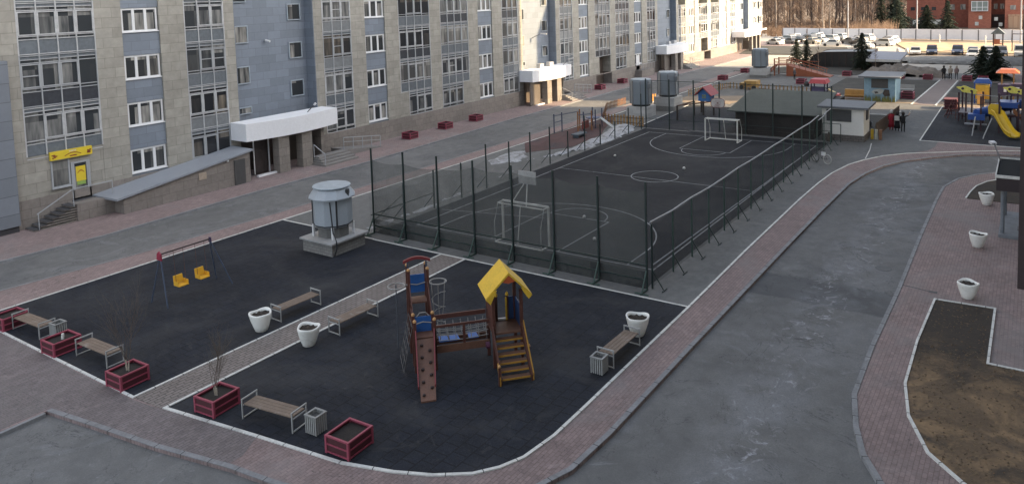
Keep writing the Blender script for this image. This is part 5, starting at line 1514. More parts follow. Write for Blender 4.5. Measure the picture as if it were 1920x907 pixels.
MB().bar((71.65,26.61,1.75),(71.65,26.61,2.1),.04).bar((71.65,26.42,1.92),(71.65,26.80,1.92),.04).build('window_bar', mat('bright_blue_wall', (0.05,0.20,0.52)), w_, world=True)
for x, y in ((68.3,28.0),(71.6,27.6),(72.0,26.8),(72.4,25.9),(73.6,27.6)): MB().bar((x,y,0),(x,y,1.4 if x < 70 else 1.45),.14).build('post', mat('dark_brown_post', (0.035,0.025,0.023), 0.7), ph, world=True)
MB().bar((68.3,28.0,1.4),(71.6,27.6,1.4),.1).bar((68.3,28.0,1.4),(72.4,25.9,1.4),.1).bar((72.4,25.9,1.4),(73.6,27.6,1.4),.1).build('beam', mat('red_brown_beam', (0.10,0.045,0.035), 0.7), ph, world=True)

# yellow toy truck bench, red roof tower, orange slide
ty = thing('toy_truck', 'yellow wooden toy truck beyond the basketball board', 'play truck', (93.0, 28.4, 0))
MB().box(92.3, 93.9, 27.7, 29.2, .30, 1.05).build('body', mat('yellow_wood', (0.42,0.26,0.08), 0.7), ty, world=True)
MB().box(92.4, 93.8, 29.2, 29.8, .30, .75).build('bonnet', mat('yellow_wood', (0.42,0.26,0.08)), ty, world=True)
for y in (28.0, 29.5): MB().tube([(92.2, y, .28), (92.35, y, .28)], .26, 10).build('wheel', METD, ty, world=True)
rt_ = thing('play_tower', 'small play tower with red roof and dark posts near the blue shelter', 'play structure', (90, 19.9, 0))
for x, y in ((89,19.2),(89,20.6),(90.4,19.2),(90.4,20.6)): MB().bar((x,y,0),(x,y,1.6),.12).build('post', mat('dark_blue_post', (0.03,0.03,0.06), 0.6), rt_, world=True)
MB().hexa([(88.7,18.95,1.5),(90.7,18.95,1.5),(90.7,20.85,1.5),(88.7,20.85,1.5)],[(88.9,19.15,1.95),(90.5,19.15,1.95),(90.5,20.65,1.95),(88.9,20.65,1.95)]).build('roof', mat('bright_red_roof', (0.42,0.06,0.07), 0.6), rt_, world=True)
MB().box(88.95, 90.45, 19.15, 20.65, .6, .68).box(88.94,88.98,19.2,20.6,.7,1.15).build('deck', mat('violet_board', (0.07,0.06,0.14), 0.6), rt_, world=True)
MB().lathe([(.28,0),(.3,.3),(.15,.55)], 10, (89.4,21.2,1.1)).build('black_barrel', METD, rt_, world=True)
MB().hexa([(88.6,17.4,.1),(89.3,17.4,.1),(89.9,18.9,.8),(89.2,18.9,.8)],[(88.6,17.4,.2),(89.3,17.4,.2),(89.9,18.9,.9),(89.2,18.9,.9)]).build('slide', mat('yellow_slide', (0.50,0.36,0.08), 0.5), rt_, world=True)
tag(MB().box(86.2, 87.4, 17.2, 18.3, 0, .75).box(86.19,86.2,17.4,17.7,.2,.5).build('red_play_box', mat('salmon_red_board', (0.55,0.13,0.12), 0.6)), 'small salmon red play box left of the blue shelter', 'play box')
tag(MB().box(88.5, 89.0, 15.0, 17.0, .2, 1.05).bar((88.3,15.0,.45),(88.3,17.0,.45),.4,.1).build('yellow_bench', mat('yellow_board', (0.48,0.27,0.08), 0.7)), 'yellow-orange wooden bench wall beside the blue shelter', 'bench')
osl = thing('wooden_slide', 'big orange-red wooden slide hill with stair tower by the two small firs', 'slide', (109, 27, 0))
OR = mat('orange_red_wood', (0.30,0.095,0.045), 0.7, nscale=2, namp=0.25)
for x, y in ((108,29.9),(108,28.2),(110.2,29.9),(110.2,28.2)): MB().bar((x,y,0),(x,y,2.4),.14).build('post', OR, osl, world=True)
MB().box(108, 110.2, 28.2, 29.9, 1.45, 1.55).build('deck', OR, osl, world=True)
f = MB()
for z in (1.9, 2.35): f.bar((108,29.9,z),(108,28.2,z),.08).bar((110.2,29.9,z),(110.2,24.5 if z < 2 else 28.2,z if z > 2 else z),.08)
f.bar((108,28.2,2.35),(108,23.3,.9),.1).bar((110.2,28.2,2.35),(110.2,23.3,.9),.1)
for i in range(7):
    y = 28.0-i*.75; zt = 2.25-1.45*(28.2-y)/4.9; zs = 1.5*(1-(28.2-y)/5.4)
    f.bar((108,y,max(zs,0)),(108,y,zt),.06).bar((110.2,y,max(zs,0)),(110.2,y,zt),.06)
f.build('railing', OR, osl, world=True)
MB().hexa([(108,22.6,0),(110.2,22.6,0),(110.2,28.2,0.0),(108,28.2,0.0)],[(108,22.6,.08),(110.2,22.6,.08),(110.2,28.2,1.5),(108,28.2,1.5)]).build('slide_bed', OR, osl, world=True)
f = MB()
for i in range(6): f.box(107.1-.0, 107.9, 29.95+.0, 30.0, 0, .01) if False else f.box(108.1, 110.1, 29.95+.22*i, 30.2+.22*i, 1.25-.23*i, 1.32-.23*i)
f.bar((108,29.95,1.4),(108,31.3,0),.1).bar((110.2,29.95,1.4),(110.2,31.3,0),.1)
f.build('stairs', OR, osl, world=True)

# right-hand playground
PUR = mat('dark_plum_post', (0.045,0.018,0.028), 0.5)
PALY = mat('pale_yellow_top', (0.86,0.76,0.14), 0.5)
BLS = mat('blue_plastic_tube', (0.02,0.075,0.30), 0.4, namp=0.2)
YSL = mat('yellow_slide_plastic', (0.68,0.45,0.03), 0.35, namp=0.12)
pg = thing('play_structure', 'large playground set with yellow slide, blue tube and pale yellow tops at right edge', 'play structure', (74, 3, 0.014))
for x, y, h in ((79.0,5.3,3.0),(77.0,4.9,3.0),(76.0,4.4,3.0),(77.8,5.5,2.6),(73.3,3.6,2.9),(76.4,3.6,2.9),(79.2,3.2,3.0),(75.0,2.4,3.0),(72.9,2.3,2.6),(76.3,1.6,3.1),(74.6,1.1,3.1),(73.0,1.0,2.4),(78.0,1.9,3.0)):
    MB().bar((x,y,0),(x,y,h),.13).build('post', PUR, pg, world=True)
def cloud(cy, cz, x, w, h, tilt):
    n = 28; pts = []
    for i in range(n):
        a = 2*math.pi*i/n
        r_ = 1+.14*math.cos(5*a)
        u, v = w*r_*math.cos(a), h*r_*math.sin(a)
        pts.append((cy+u*math.cos(tilt)-v*math.sin(tilt), cz+u*math.sin(tilt)+v*math.cos(tilt)))
    return MB().vprism(pts, x, x+.1, 'x')
for k, (cy, cz, x) in enumerate(((4.75, 3.05, 76.0), (1.35, 3.15, 76.0), (2.55, 3.0, 74.9))):
    if k < 2:
        o = cloud(cy, cz, x, .75, .26, R_(14)).build('roof_shape', PALY, pg, world=True)
        MB().tube([(x-.02, cy+.35, cz+.10), (x-.01, cy+.35, cz+.10)], .11, 10).tube([(x-.02, cy-.3, cz-.08), (x-.01, cy-.3, cz-.08)], .09, 10).build('hole', PUR, o, world=True)
for a, b in (((76.0,4.4),(77.0,4.9)),((76.0,4.4),(75.0,2.4)),((75.0,2.4),(76.3,1.6))):
    MB().bar((*a,2.7),(*b,2.7),.06).build('crossbar', mat('grey_bar', (0.25,0.25,0.24), 0.5), pg, world=True)
# blue tunnel, stepped
MB().tube([(73.6,3.9,1.35),(74.4,3.0,1.6),(75.2,2.1,1.85),(76.2,1.3,1.95),(77.2,.6,1.95)], .42, 12).build('blue_tunnel', BLS, pg, world=True)
MB().box(73.0,73.9,3.3,4.5,.95,1.4).build('blue_panel', BLS, pg, world=True)
MB().box(74.2,76,1.0,2.4,1.9,2.35).build('blue_panel', BLS, pg, world=True)
MB().box(74.0,77.4,.8,2.6,1.18,1.25).box(75.9,79.2,3.2,5.4,1.0,1.06).build('deck', PUR, pg, world=True)
sl = MB(); path = [(72.9,2.55,1.55),(72.5,2.35,1.50),(72.0,2.1,1.15),(71.5,1.85,.75),(71.0,1.6,.42),(70.5,1.35,.28),(70.1,1.15,.26)]
V = []; F = []; cs = [(-.40,.30),(-.34,.32),(-.28,.05),(0,0),(.28,.05),(.34,.32),(.40,.30),(.34,-.03),(0,-.08),(-.34,-.03)]
for i, p in enumerate(path):
    d = (Vector(path[min(i+1,6)])-Vector(path[max(i-1,0)])).normalized(); sd_ = d.cross(Vector((0,0,1))).normalized(); up = sd_.cross(d)
    for u, w in cs: V.append(Vector(p)+sd_*u+up*w*(1.25 if i < 2 else 1))
for i in range(6):
    for k in range(10): F.append((i*10+k, i*10+(k+1)%10, (i+1)*10+(k+1)%10, (i+1)*10+k))
F.append(tuple(range(9,-1,-1))); F.append(tuple(60+k for k in range(10)))
sl.add(V, F).build('yellow_slide', YSL, pg, world=True, smooth=False)
MB().vprism([(2.2,1.5),(3.05,1.5),(3.1,2.1),(2.9,2.35),(2.35,2.35),(2.15,2.1)], 73.0, 73.1, 'x').build('slide_entry', YSL, pg, world=True)
MB().hexa([(73.9,.2,.3),(74.4,.2,.3),(74.8,1.4,1.5),(74.3,1.4,1.5)],[(73.9,.2,.7),(74.4,.2,.7),(74.8,1.4,1.9),(74.3,1.4,1.9)]).build('orange_brown_slide', mat('orange_brown_plastic', (0.26,0.10,0.04), 0.5), pg, world=True)
MB().tube([(72.3,.2,1.1),(71.8,.35,.8),(71.3,.5,.45),(70.8,.6,.3)], .12, 8).build('ochre_rail', PYE, pg, world=True)
MB().tube([(70.75,4.05,0),(71.8,3.9,1.4)], .045, 6).tube([(69.74,3.24,0),(69.9,3.2,.2),(71.3,2.75,1.4)], .045, 6).build('pale_pole', mat('pale_grey_pole', (0.36,0.37,0.38), 0.5), pg, world=True)
sp = thing('spring_seesaw', 'grey spring rocker board under the yellow-topped play structure', 'spring rocker', (74.2, 4.0, 0.014))
MB().box(-.15,.15,-.8,.8,.35,.45).build('board', mat('pale_rocker', (0.30,0.32,0.35), 0.6), sp)
MB().lathe([(.1,0),(.12,.1),(.09,.2),(.12,.35)], 8).build('spring', METD, sp)
cl_ = thing('rope_climber', 'dark red tangled rope climber left of the play structure', 'climbing net', (80, 6.0, 0.014))
f = MB(); rr = random.Random(4)
for i in range(14):
    a = rr.uniform(0,6.28); f.tube([(1.3*math.cos(a), .8*math.sin(a), 0), (.2*math.cos(a+1), .2*math.sin(a+1), 1.6)], .03, 4)
for z in (.4,.8,1.2): f.tube([((1.3-.65*z)*math.cos(2*math.pi*i/10), (.8-.4*z)*math.sin(2*math.pi*i/10), z) for i in range(10)], .03, 4, closed=True)
f.build('ropes', mat('dark_red_rope', (0.10,0.035,0.035), 0.8), cl_)
pg2 = thing('play_structure', 'far play castle with orange roof and bright yellow panel at the right edge', 'play structure', (91, 2.5, 0))
for x, y, h in ((90,1.7,3.2),(90,2.7,3.2),(91.4,1.7,3.2),(91.4,2.7,3.2)): MB().bar((x,y,0),(x,y,h),.1).build('post', mat('yellow_brown_slats', (0.34,0.20,0.075)), pg2, world=True)
MB().hexa([(89.5,1.2,3.15),(91.9,1.2,3.15),(91.9,3.2,3.15),(89.5,3.2,3.15)],[(89.9,1.6,3.5),(91.5,1.6,3.5),(91.5,2.8,3.5),(89.9,2.8,3.5)]).build('orange_roof', mat('orange_roof_paint', (0.60,0.17,0.08), 0.5), pg2, world=True)
MB().box(89.6,91,.2,1.9,.9,2.1).box(89.6,91,1.9,3.0,.9,2.0).build('violet_wall', mat('dark_violet_board', (0.05,0.035,0.08), 0.6), pg2, world=True)
MB().box(89.55,89.6,1.2,1.6,1.4,1.8).box(89.55,89.6,2.2,2.5,1.3,1.7).build('porthole', FRW, pg2, world=True)
MB().box(89.5,90.6,3.6,5.0,.5,1.9).build('yellow_panel', mat('yellow_panel_paint', (0.75,0.46,0.05), 0.5), pg2, world=True)
MB().hexa([(89.4,3.5,2.1),(90.8,3.5,2.1),(90.8,5.1,2.1),(89.4,5.1,2.1)],[(89.6,3.8,2.5),(90.6,3.8,2.5),(90.6,4.8,2.5),(89.6,4.8,2.5)]).build('blue_roof', BLS, pg2, world=True)
for y in (3.6, 4.95): MB().bar((89.5,y,0),(89.5,y,2.1),.1).build('post', BLS, pg2, world=True)
MB().hexa([(88.5,4.1,.1),(89.2,4.1,.1),(89.5,4.1,1.2),(89.1,4.1,1.2)],[(88.5,4.7,.1),(89.2,4.7,.1),(89.5,4.7,1.2),(89.1,4.7,1.2)]).build('slide', mat('bright_orange_slide', (0.65,0.30,0.05), 0.5), pg2, world=True)
lbn = thing('park_table', 'pale grey picnic bench on the dark far lawn beside the walkway', 'bench', (95.5, 12.0, 0))
MB().box(-.4,.4,-.9,.9,.40,.46).build('seat', BMET, lbn); MB().box(.36,.42,-.9,.9,.5,.9).build('backrest', BMET, lbn)
for y in (-.7,.7): MB().box(-.3,.3,y-.04,y+.04,0,.4).build('leg', BMET, lbn)

# ------------------------------------------------------------------ bicycle
bk = thing('bicycle', 'dark bicycle with a white rear wheel leaning at the right court fence', 'bicycle', (55.8, 12.25, 0.004), R_(62))
for x, m_ in ((-.52, mat('white_tyre', (0.50,0.50,0.48), 0.6)), (.52, METD)):
    w = MB().tube([(x+.33*math.cos(a), 0, .34+.33*math.sin(a)) for a in [2*math.pi*i/24 for i in range(24)]], .028, 6, closed=True).build('wheel', m_, bk)
    s = MB()
    for i in range(8):
        a = math.pi*i/8
        s.bar((x+.32*math.cos(a),0,.34+.32*math.sin(a)),(x-.32*math.cos(a),0,.34-.32*math.sin(a)),.008)
    s.build('spokes', BMET, w)
MB().tube([(-.52,0,.34),(-.05,0,.32),(.38,0,.78),(-.15,0,.80),(-.05,0,.32)], .02, 6).tube([(-.52,0,.34),(-.15,0,.80),(-.18,0,.92)], .016, 6).tube([(.52,0,.34),(.38,0,.78),(.34,0,.98)], .018, 6).build('frame', METD, bk)
MB().tube([(.34,-.28,1.0),(.36,0,.98),(.34,.28,1.0)], .016, 6).build('handlebar', METD, bk)
MB().box(-.32,-.06,-.06,.06,.91,.96).build('saddle', METD, bk)
MB().box(-.35,-.05,-.03,.05,.55,.80).build('white_bag', FRW, bk)
# ------------------------------------------------------------------ people
SKIN = mat('skin', (0.42,0.26,0.19), 0.6)
def person(label, loc, rz, top, legs, hair=None, h=1.66, pose='stand', coat=None, headcol=None, extra=None, group=None):
    """body grown from a skeleton with a skin modifier: one continuous mesh coloured by height"""
    s = h/1.66
    J = {'pel': (0,0,.92), 'wai': (0,0,1.08), 'che': (0,.01,1.26), 'nek': (0,.01,1.41), 'hd1': (0,.02,1.50), 'hd2': (0,.02,1.60),
         'shL': (-.17,0,1.36), 'elL': (-.23,0,1.09), 'haL': (-.22,.10,.86), 'fiL': (-.21,.13,.78), 'shR': (.17,0,1.36), 'elR': (.23,0,1.09), 'haR': (.22,.10,.86), 'fiR': (.21,.13,.78),
         'hiL': (-.09,0,.88), 'knL': (-.10,.02,.49), 'anL': (-.10,-.02,.09), 'toL': (-.11,.14,.04), 'hiR': (.09,0,.88), 'knR': (.10,.02,.49), 'anR': (.10,-.02,.09), 'toR': (.11,.14,.04)}
    if pose == 'walk':
        J.update(knL=(-.10,.16,.50), anL=(-.10,.12,.10), toL=(-.10,.28,.05), knR=(.10,-.02,.50), anR=(.10,-.28,.16), toR=(.10,-.20,.05), haL=(-.2,-.12,.88), fiL=(-.2,-.13,.8), haR=(.2,.2,.9), fiR=(.2,.25,.83))
    if pose == 'raise':
        J.update(elR=(.36,.1,1.42), haR=(.46,.18,1.62), fiR=(.50,.2,1.68), elL=(-.26,.1,1.15), haL=(-.12,.24,1.18), fiL=(-.06,.26,1.2))
    if pose == 'sit':
        J.update(pel=(0,0,.50), wai=(0,.0,.66), che=(0,.04,.84), nek=(0,.06,.99), hd1=(0,.08,1.08), hd2=(0,.08,1.18), shL=(-.17,.04,.94), elL=(-.22,.08,.68), haL=(-.14,.26,.58), fiL=(-.12,.32,.57), shR=(.17,.04,.94), elR=(.22,.08,.68), haR=(.14,.26,.58), fiR=(.12,.32,.57),
                 hiL=(-.09,0,.48), knL=(-.11,.40,.48), anL=(-.11,.40,.09), toL=(-.11,.54,.04), hiR=(.09,0,.48), knR=(.11,.40,.48), anR=(.11,.40,.09), toR=(.11,.54,.04))
    rad = {'pel': .13, 'wai': .115, 'che': .14, 'nek': .055, 'hd1': .085, 'hd2': .095, 'shL': .062, 'shR': .062, 'elL': .045, 'elR': .045, 'haL': .032, 'haR': .032, 'fiL': .022, 'fiR': .022,
           'hiL': .09, 'hiR': .09, 'knL': .062, 'knR': .062, 'anL': .042, 'anR': .042, 'toL': .035, 'toR': .035}
    E_ = [('pel','wai'),('wai','che'),('che','nek'),('nek','hd1'),('hd1','hd2'),('che','shL'),('shL','elL'),('elL','haL'),('haL','fiL'),('che','shR'),('shR','elR'),('elR','haR'),('haR','fiR'),
          ('pel','hiL'),('hiL','knL'),('knL','anL'),('anL','toL'),('pel','hiR'),('hiR','knR'),('knR','anR'),('anR','toR')]
    keys = list(J)
    me = bpy.data.meshes.new('tmp')
    me.from_pydata([tuple(c*s for c in J[k]) for k in keys], [(keys.index(a), keys.index(b)) for a, b in E_], [])
    ob = bpy.data.objects.new('tmp', me); scene.collection.objects.link(ob)
    sk = ob.modifiers.new('skin', 'SKIN'); sk.use_smooth_shade = True
    if not me.skin_vertices: 
        bm_ = bmesh.new(); bm_.from_mesh(me); bm_.verts.layers.skin.verify(); bm_.to_mesh(me); bm_.free()
    for i, k in enumerate(keys):
        me.skin_vertices[0].data[i].radius = (rad[k]*s, rad[k]*s*(0.8 if k in ('pel','wai','che') else 1))
        me.skin_vertices[0].data[i].use_root = (k == 'pel')
    ob.modifiers.new('sub', 'SUBSURF').levels = 1
    dg = bpy.context.evaluated_depsgraph_get()
    m2 = bpy.data.meshes.new_from_object(ob.evaluated_get(dg))
    bpy.data.objects.remove(ob)
    m2.name = 'body'
    m2.materials.clear()
    for x in (top, legs, SKIN, METD): m2.materials.append(x)
    for p in m2.polygons:
        c = p.center/s
        hz = J['nek'][2]+.03; wz = J['pel'][2]+.04
        p.material_index = 2 if c.z > hz or (pose != 'raise' and abs(c.x) > .17 and c.z < J['haL'][2]+.02 and c.z > J['knL'][2]+.03 and pose != 'sit') else 0 if c.z > wz or (abs(c.x) > .16 and c.z > .75) else 3 if c.z < .10 else 1
        p.use_smooth = True
    t_ = thing('person', label, 'person', loc, rz, group=group)
    b = bpy.data.objects.new('body', m2); scene.collection.objects.link(b); b.parent = t_
    hd = Vector(J['hd2'])*s
    if hair is not None:
        hm = MB().lathe([(.001,.150),(.07,.135),(.118,.08),(.135,.01),(.125,-.07),(.10,-.14)], 12, (hd.x, hd.y-.04*s, hd.z-.01))
        hm.build('hair', hair, t_, smooth=True)
    if coat is not None:
        zt, zb = J['che'][2]*s+.10*s, (.30 if coat[1] == 'long' else .78 if pose != 'sit' else .42)*s
        cm = MB().lathe([(.25*s if coat[1] == 'long' else .175*s, zb), (.20*s, (zb+.95*s)/2), (.165*s, 1.0*s if pose != 'sit' else .62*s), (.185*s, J['che'][2]*s), (.12*s, zt), (.07*s, zt+.04*s)], 14, (0, .005, 0), 0, 1.0, .78)
        cm.build('coat', coat[0], t_, smooth=True)
    if extra: extra(t_, s)
    return t_
BLK = mat('black_cloth', (0.012,0.012,0.014), 0.85)
GRY = mat('grey_cloth', (0.10,0.10,0.11), 0.85)
WCL = mat('white_cloth', (0.55,0.54,0.51), 0.85)
RED = mat('red_cloth', (0.33,0.015,0.03), 0.8)
HAIRD = mat('dark_hair', (0.02,0.014,0.011), 0.7)
HAIRG = mat('pale_hair', (0.40,0.36,0.31), 0.8)
CRM = mat('cream_cloth', (0.42,0.37,0.31), 0.85)
PNK = mat('dusty_pink_cloth', (0.24,0.17,0.16), 0.85)
G3 = 'women talking beside the kiosk'
person('woman in long red coat and white headscarf, left of the three by the kiosk', (70.7, 9.9, 0), R_(-75), RED, RED, WCL, 1.68, coat=(RED, 'long'), group=G3)
def wbag(t_, s):
    MB().box(-.18, .18, -.34, -.14, .98, 1.34).build('white_backpack', WCL, t_)
person('woman in black with a white backpack between her two companions', (70.4, 9.42, 0), R_(-88), BLK, BLK, HAIRD, 1.66, coat=(BLK, 'long'), extra=wbag, group=G3)
def raised(t_, s):
    MB().box(.46, .54, .16, .24, 1.66, 1.82).build('pale_phone', WCL, t_)
person('woman in black raising something pale, right of the three by the kiosk', (70.2, 8.95, 0), R_(-95), BLK, BLK, HAIRD, 1.66, pose='raise', coat=(BLK, 'short'), extra=raised, group=G3)
GW = 'people walking away at the far end of the walkway'
person('person in black walking at the left of the far walkway end', (109.8, 9.45, 0), R_(-80), BLK, BLK, HAIRD, 1.75, 'walk', (BLK, 'short'), group=GW)
person('person in a cream top walking in the middle at the far walkway end', (110.1, 8.75, 0), R_(-80), CRM, BLK, HAIRG, 1.75, 'walk', (CRM, 'short'), group=GW)
person('person in dusty pink walking at the right at the far walkway end', (110.4, 8.1, 0), R_(-80), PNK, GRY, HAIRG, 1.7, 'walk', (PNK, 'short'), group=GW)
person('person in dark clothes seated on the low grey bench behind the kiosk', (71.5, 12.0, 0.03), R_(170), BLK, BLK, HAIRD, 1.62, 'sit', (BLK, 'short'))
person('child in grey jacket and black trousers standing in front of the orange wooden slide', (104.4, 26.3, 0), R_(150), GRY, BLK, HAIRG, 1.45, coat=(GRY, 'short'))
person('person in a long dark cloak standing by the bright yellow picket fence', (79.9, 36.9, 0), R_(200), BLK, BLK, HAIRD, 1.7, coat=(BLK, 'long'))
person('tiny dark figure standing under the right one of the two small firs', (119.6, 27.4, 0), R_(150), BLK, BLK, HAIRD, 1.6, coat=(BLK, 'short'))

# ------------------------------------------------------------------ firs
NEED = mat('fir_needles', (0.022,0.036,0.022), 0.85, nscale=1.5, namp=0.4)
NEED2 = mat('fir_needles_light', (0.045,0.062,0.036), 0.85, nscale=1.5, namp=0.3)
BARK = mat('fir_bark', (0.07,0.05,0.04), 0.9)
def make_fir(seed, h=4.6, w=1.45, full=1.0):
    t_ = thing('fir_tree', '', 'fir tree', (0,0,0))
    rr = random.Random(seed)
    MB().tube([(0,0,0),(0.02,0,h*.5),(0,0,h*.97)], .11, 7, r2=.02).build('trunk', BARK, t_)
    cr = MB(); cr2 = MB()
    n = int(h*26*full)
    for i in range(n):
        t = (i+rr.random())/n
        z = h*(.06+.93*t)
        L = w*(1-t)**.8*rr.uniform(.55, 1.22)+.06
        a = i*2.399+rr.uniform(-.4,.4)
        base = Vector((0,0,z)); d = Vector((math.cos(a), math.sin(a), 0))
        tip = base+d*L+Vector((0,0,-L*rr.uniform(.12,.34)))
        side = Vector((-d.y, d.x, 0))
        m_ = cr if rr.random() < .75 else cr2
        k = max(3, int(L/.16))
        for j in range(k):
            f = (j+.3)/k
            p = base.lerp(tip, f)+Vector((0,0,.10*L*math.sin(math.pi*f)))
            s_ = (.10+.17*math.sin(math.pi*min(1, f*.9+.12)))*(.6+L*.35)
            for sg in (-1, 1):
                q = p+side*sg*s_*rr.uniform(.8,1.3)+d*s_*.7+Vector((0,0,rr.uniform(-.13,.02)))
                m_.add([p-d*.05, p+d*.13, q+Vector((0,0,-.03)), p+Vector((0,0,-.11))+side*sg*s_*.4], [(0,1,2),(0,2,3)])
    c = cr.build('crown', NEED, t_); c2 = cr2.build('crown', NEED2, t_)
    return t_
FG = 'small fir trees beyond the courtyard'
def place(o, loc, label, sc, group):
    o.location = loc; o['label'] = label; o.scale = (sc,)*3; o['group'] = group
    return o
F1 = place(make_fir(1, 4.6, 1.7), (125.4,31.3,0), 'left one of the two small dark firs behind the orange slide', .88, FG)
F2 = place(make_fir(2, 4.6, 1.5), (121.7,28.9,0), 'right one of the two small dark firs behind the orange slide', .92, FG)
F3 = place(make_fir(3, 4.6, 1.55, 1.1), (119.0,20.6,0), 'tall narrow dark fir standing before the dark tunnel hall', 1.18, FG)
F4 = place(make_fir(4, 4.2, 2.2, 1.5), (112.5,5.4,0), 'broad bushy fir at the left of the pair behind the right playground', 1.0, FG)
dup(F4, (111.5,4.0,0), 2.1, 'broad bushy fir at the right of the pair behind the right playground', 1.03)

# dark tunnel hall and shed with pale roof
th = thing('tunnel_hall', 'dark rounded glazed tunnel hall behind the tall fir', 'hall', (125, 23, -0.1))
arch = [(0,0),(0,1.2),(.25,1.9),(.8,2.35),(1.6,2.6),(3.4,2.6),(4.2,2.35),(4.75,1.9),(5,1.2),(5,0)]
# barrel along Y, section in X-Z
DKG = mat('dark_glazing', (0.022,0.022,0.022), 0.35, nscale=1, namp=0.5)
parch = [(28.4,-.1),(28.4,.7),(28.2,1.3),(27.8,1.75),(27.2,2.05),(26.4,2.2),(23,2.3),(19.8,2.4),(19.8,-.1)]
hb = MB().vprism(parch, 121.8, 127.2, 'x')
hb.build('shell', DKG, th, world=True)
rb = MB()
for x in (121.74, 127.2): rb.tube([(x, y, z+.02) for y, z in parch], .07, 4)
for i in range(8): rb.bar((121.75, 20.3+i*.98, -.1), (121.75, 20.3+i*.98, 2.1), .08)
rb.build('rib', mat('brown_rib', (0.06,0.035,0.028), 0.6), th, world=True)
sh_ = thing('shed', 'low dark shed under a pale slanting metal roof right of the tall fir', 'shed', (119, 17.6, -0.1))
MB().box(119.0, 123.8, 16.0, 19.3, -.1, 1.35).build('wall', mat('dark_shed_wall', (0.05,0.042,0.038), 0.8), sh_, world=True)
MB().hexa([(118.2,15.5,1.35),(124.2,15.3,2.0),(124.2,19.8,2.1),(118.2,19.9,1.45)],[(118.2,15.5,1.6),(124.2,15.3,2.25),(124.2,19.8,2.35),(118.2,19.9,1.7)]).build('roof', mat('pale_violet_roof', (0.24,0.24,0.27), 0.55, nscale=.5, namp=.15), sh_, world=True)
MB().box(118.1,118.2,15.5,19.9,1.30,1.66).build('roof_edge', KERBW, sh_, world=True)

# ------------------------------------------------------------------ long white fence, lamp posts, markers
wfn = thing('panel_fence', 'long pale grey panel fence between the dry field and the woods', 'fence', (180, 20, -0.12))
PFM = mat('pale_panel', (0.70,0.69,0.70), 0.8, nscale=.2, namp=.08)
a0, a1 = Vector((189.7,50.5)), Vector((177.6,-34))
n = 29; dv = (a1-a0)/n
pf = MB(); pst = MB(); dvn = dv.normalized(); nr = Vector((-dvn.y, dvn.x))
for i in range(n):
    p = a0+dv*i; q = a0+dv*(i+1)
    dz = 0.03*math.sin(i*2.2)
    pf.bar((p.x+dvn.x*.06, p.y+dvn.y*.06, 1.12+dz), (q.x-dvn.x*.06, q.y-dvn.y*.06, 1.12+dz), .12, 2.15)
    MB().bar((p.x, p.y, -.2), (p.x, p.y, 2.12+dz), .20).build('post', mat('grey_fence_post', (0.17,0.165,0.17), 0.8), wfn, world=True)
pf.build('panel', PFM, wfn, world=True)
DST = mat('fence_foot', (0.06,0.05,0.045), 0.9)
def lamp_post(x, y, h, label):
    t_ = thing('lamp_post', label, 'lamp post', (x, y, -.12), group='tall lamp posts')
    MB().lathe([(.19,0),(.15,1.0),(.10,h)], 8).build('pole', mat('pale_pole_paint', (0.38,0.37,0.38), 0.6), t_)
    MB().tube([(0,0,h-.1),(-.8,-.2,h+.3),(-1.6,-.4,h+.35)], .05, 6).build('arm', mat('pale_pole_paint', (0.38,0.37,0.38)), t_)
    MB().box(-2.2,-1.5,-.5,-.3,h+.28,h+.42).build('lamp_head', METD, t_)
lamp_post(187.5, 21.4, 11, 'tall pale lamp post rising behind the panel fence before the brick building')
lamp_post(179.0, 2.4, 11, 'tall pale lamp post at the right edge by the brick building')
lamp_post(171.0, 32.3, 9, 'thin pale post in the middle of the crowded car park')
for i, (x, y) in enumerate(((176.2,16.0),(174.0,8.0))):
    tag(MB().lathe([(.12,-.1),(.12,1.5),(.02,1.6)], 7, (x, y, 0)).build('marker_post', KERBW), f'pale marker post in the dry field, {"left" if i == 0 else "right"} of the pair', 'post')
tag(MB().lathe([(.2,0),(.38,.3),(.34,.75),(.18,.85),(.3,1.0),(.3,1.35),(.15,1.55)], 10, (141.5, 18.9, -.1)).build('white_pillar', KERBW, smooth=True), 'white rounded stone bollard at the corner of the car park', 'bollard')
tag(MB().lathe([(.2,0),(.33,.3),(.28,.7),(.1,.9)], 10, (150.5, 18.7, -.1)).build('white_pillar', KERBW, smooth=True), 'small white bollard at the left end of the dry field', 'bollard')
wb = thing('barrier_wall', 'low grey-white barrier wall behind the tall fir', 'wall', (137, 21, -.1))
MB().box(137.0,137.4,19.3,25.0,-.1,.75).build('slab', mat('barrier_grey', (0.24,0.25,0.26), 0.8), wb, world=True)
for y in (19.3, 21.6, 24.4): MB().box(136.9,137.5,y,y+.3,-.1,.95).build('pier', KERBW, wb, world=True)
# far little play tower and swing on the field
tt = thing('play_tower', 'tiny wooden play tower with grey roof behind the parked cars in the dry field', 'play structure', (158.5, 5.4, -.02))
for x, y in ((-.7,-.7),(-.7,.7),(.7,-.7),(.7,.7)): MB().bar((x,y,0),(x,y,3.0),.16).build('post', mat('dark_brown_post', (0.035,0.025,0.023)), tt)
MB().vprism([(-1.1,2.9),(1.1,2.9),(0,4.0)], -1, 1, 'x').build('roof', mat('grey_shingle', (0.10,0.12,0.13), 0.7), tt)
MB().box(-.7,.7,-.7,.7,1.1,1.2).box(-.72,-.68,-.3,.7,1.2,2.0).build('deck', OR, tt)
ts = thing('swing_set', 'tiny dark swing frame right of the far wooden play tower', 'swing', (158, 2.3, -.02))
for y in (-1.0, 1.0): MB().tube([(-.6,y,0),(0,y,2.9)], .07, 5).tube([(.6,y,0),(0,y,2.9)], .07, 5).build('leg', mat('dark_brown_post', (0.035,0.025,0.023)), ts)
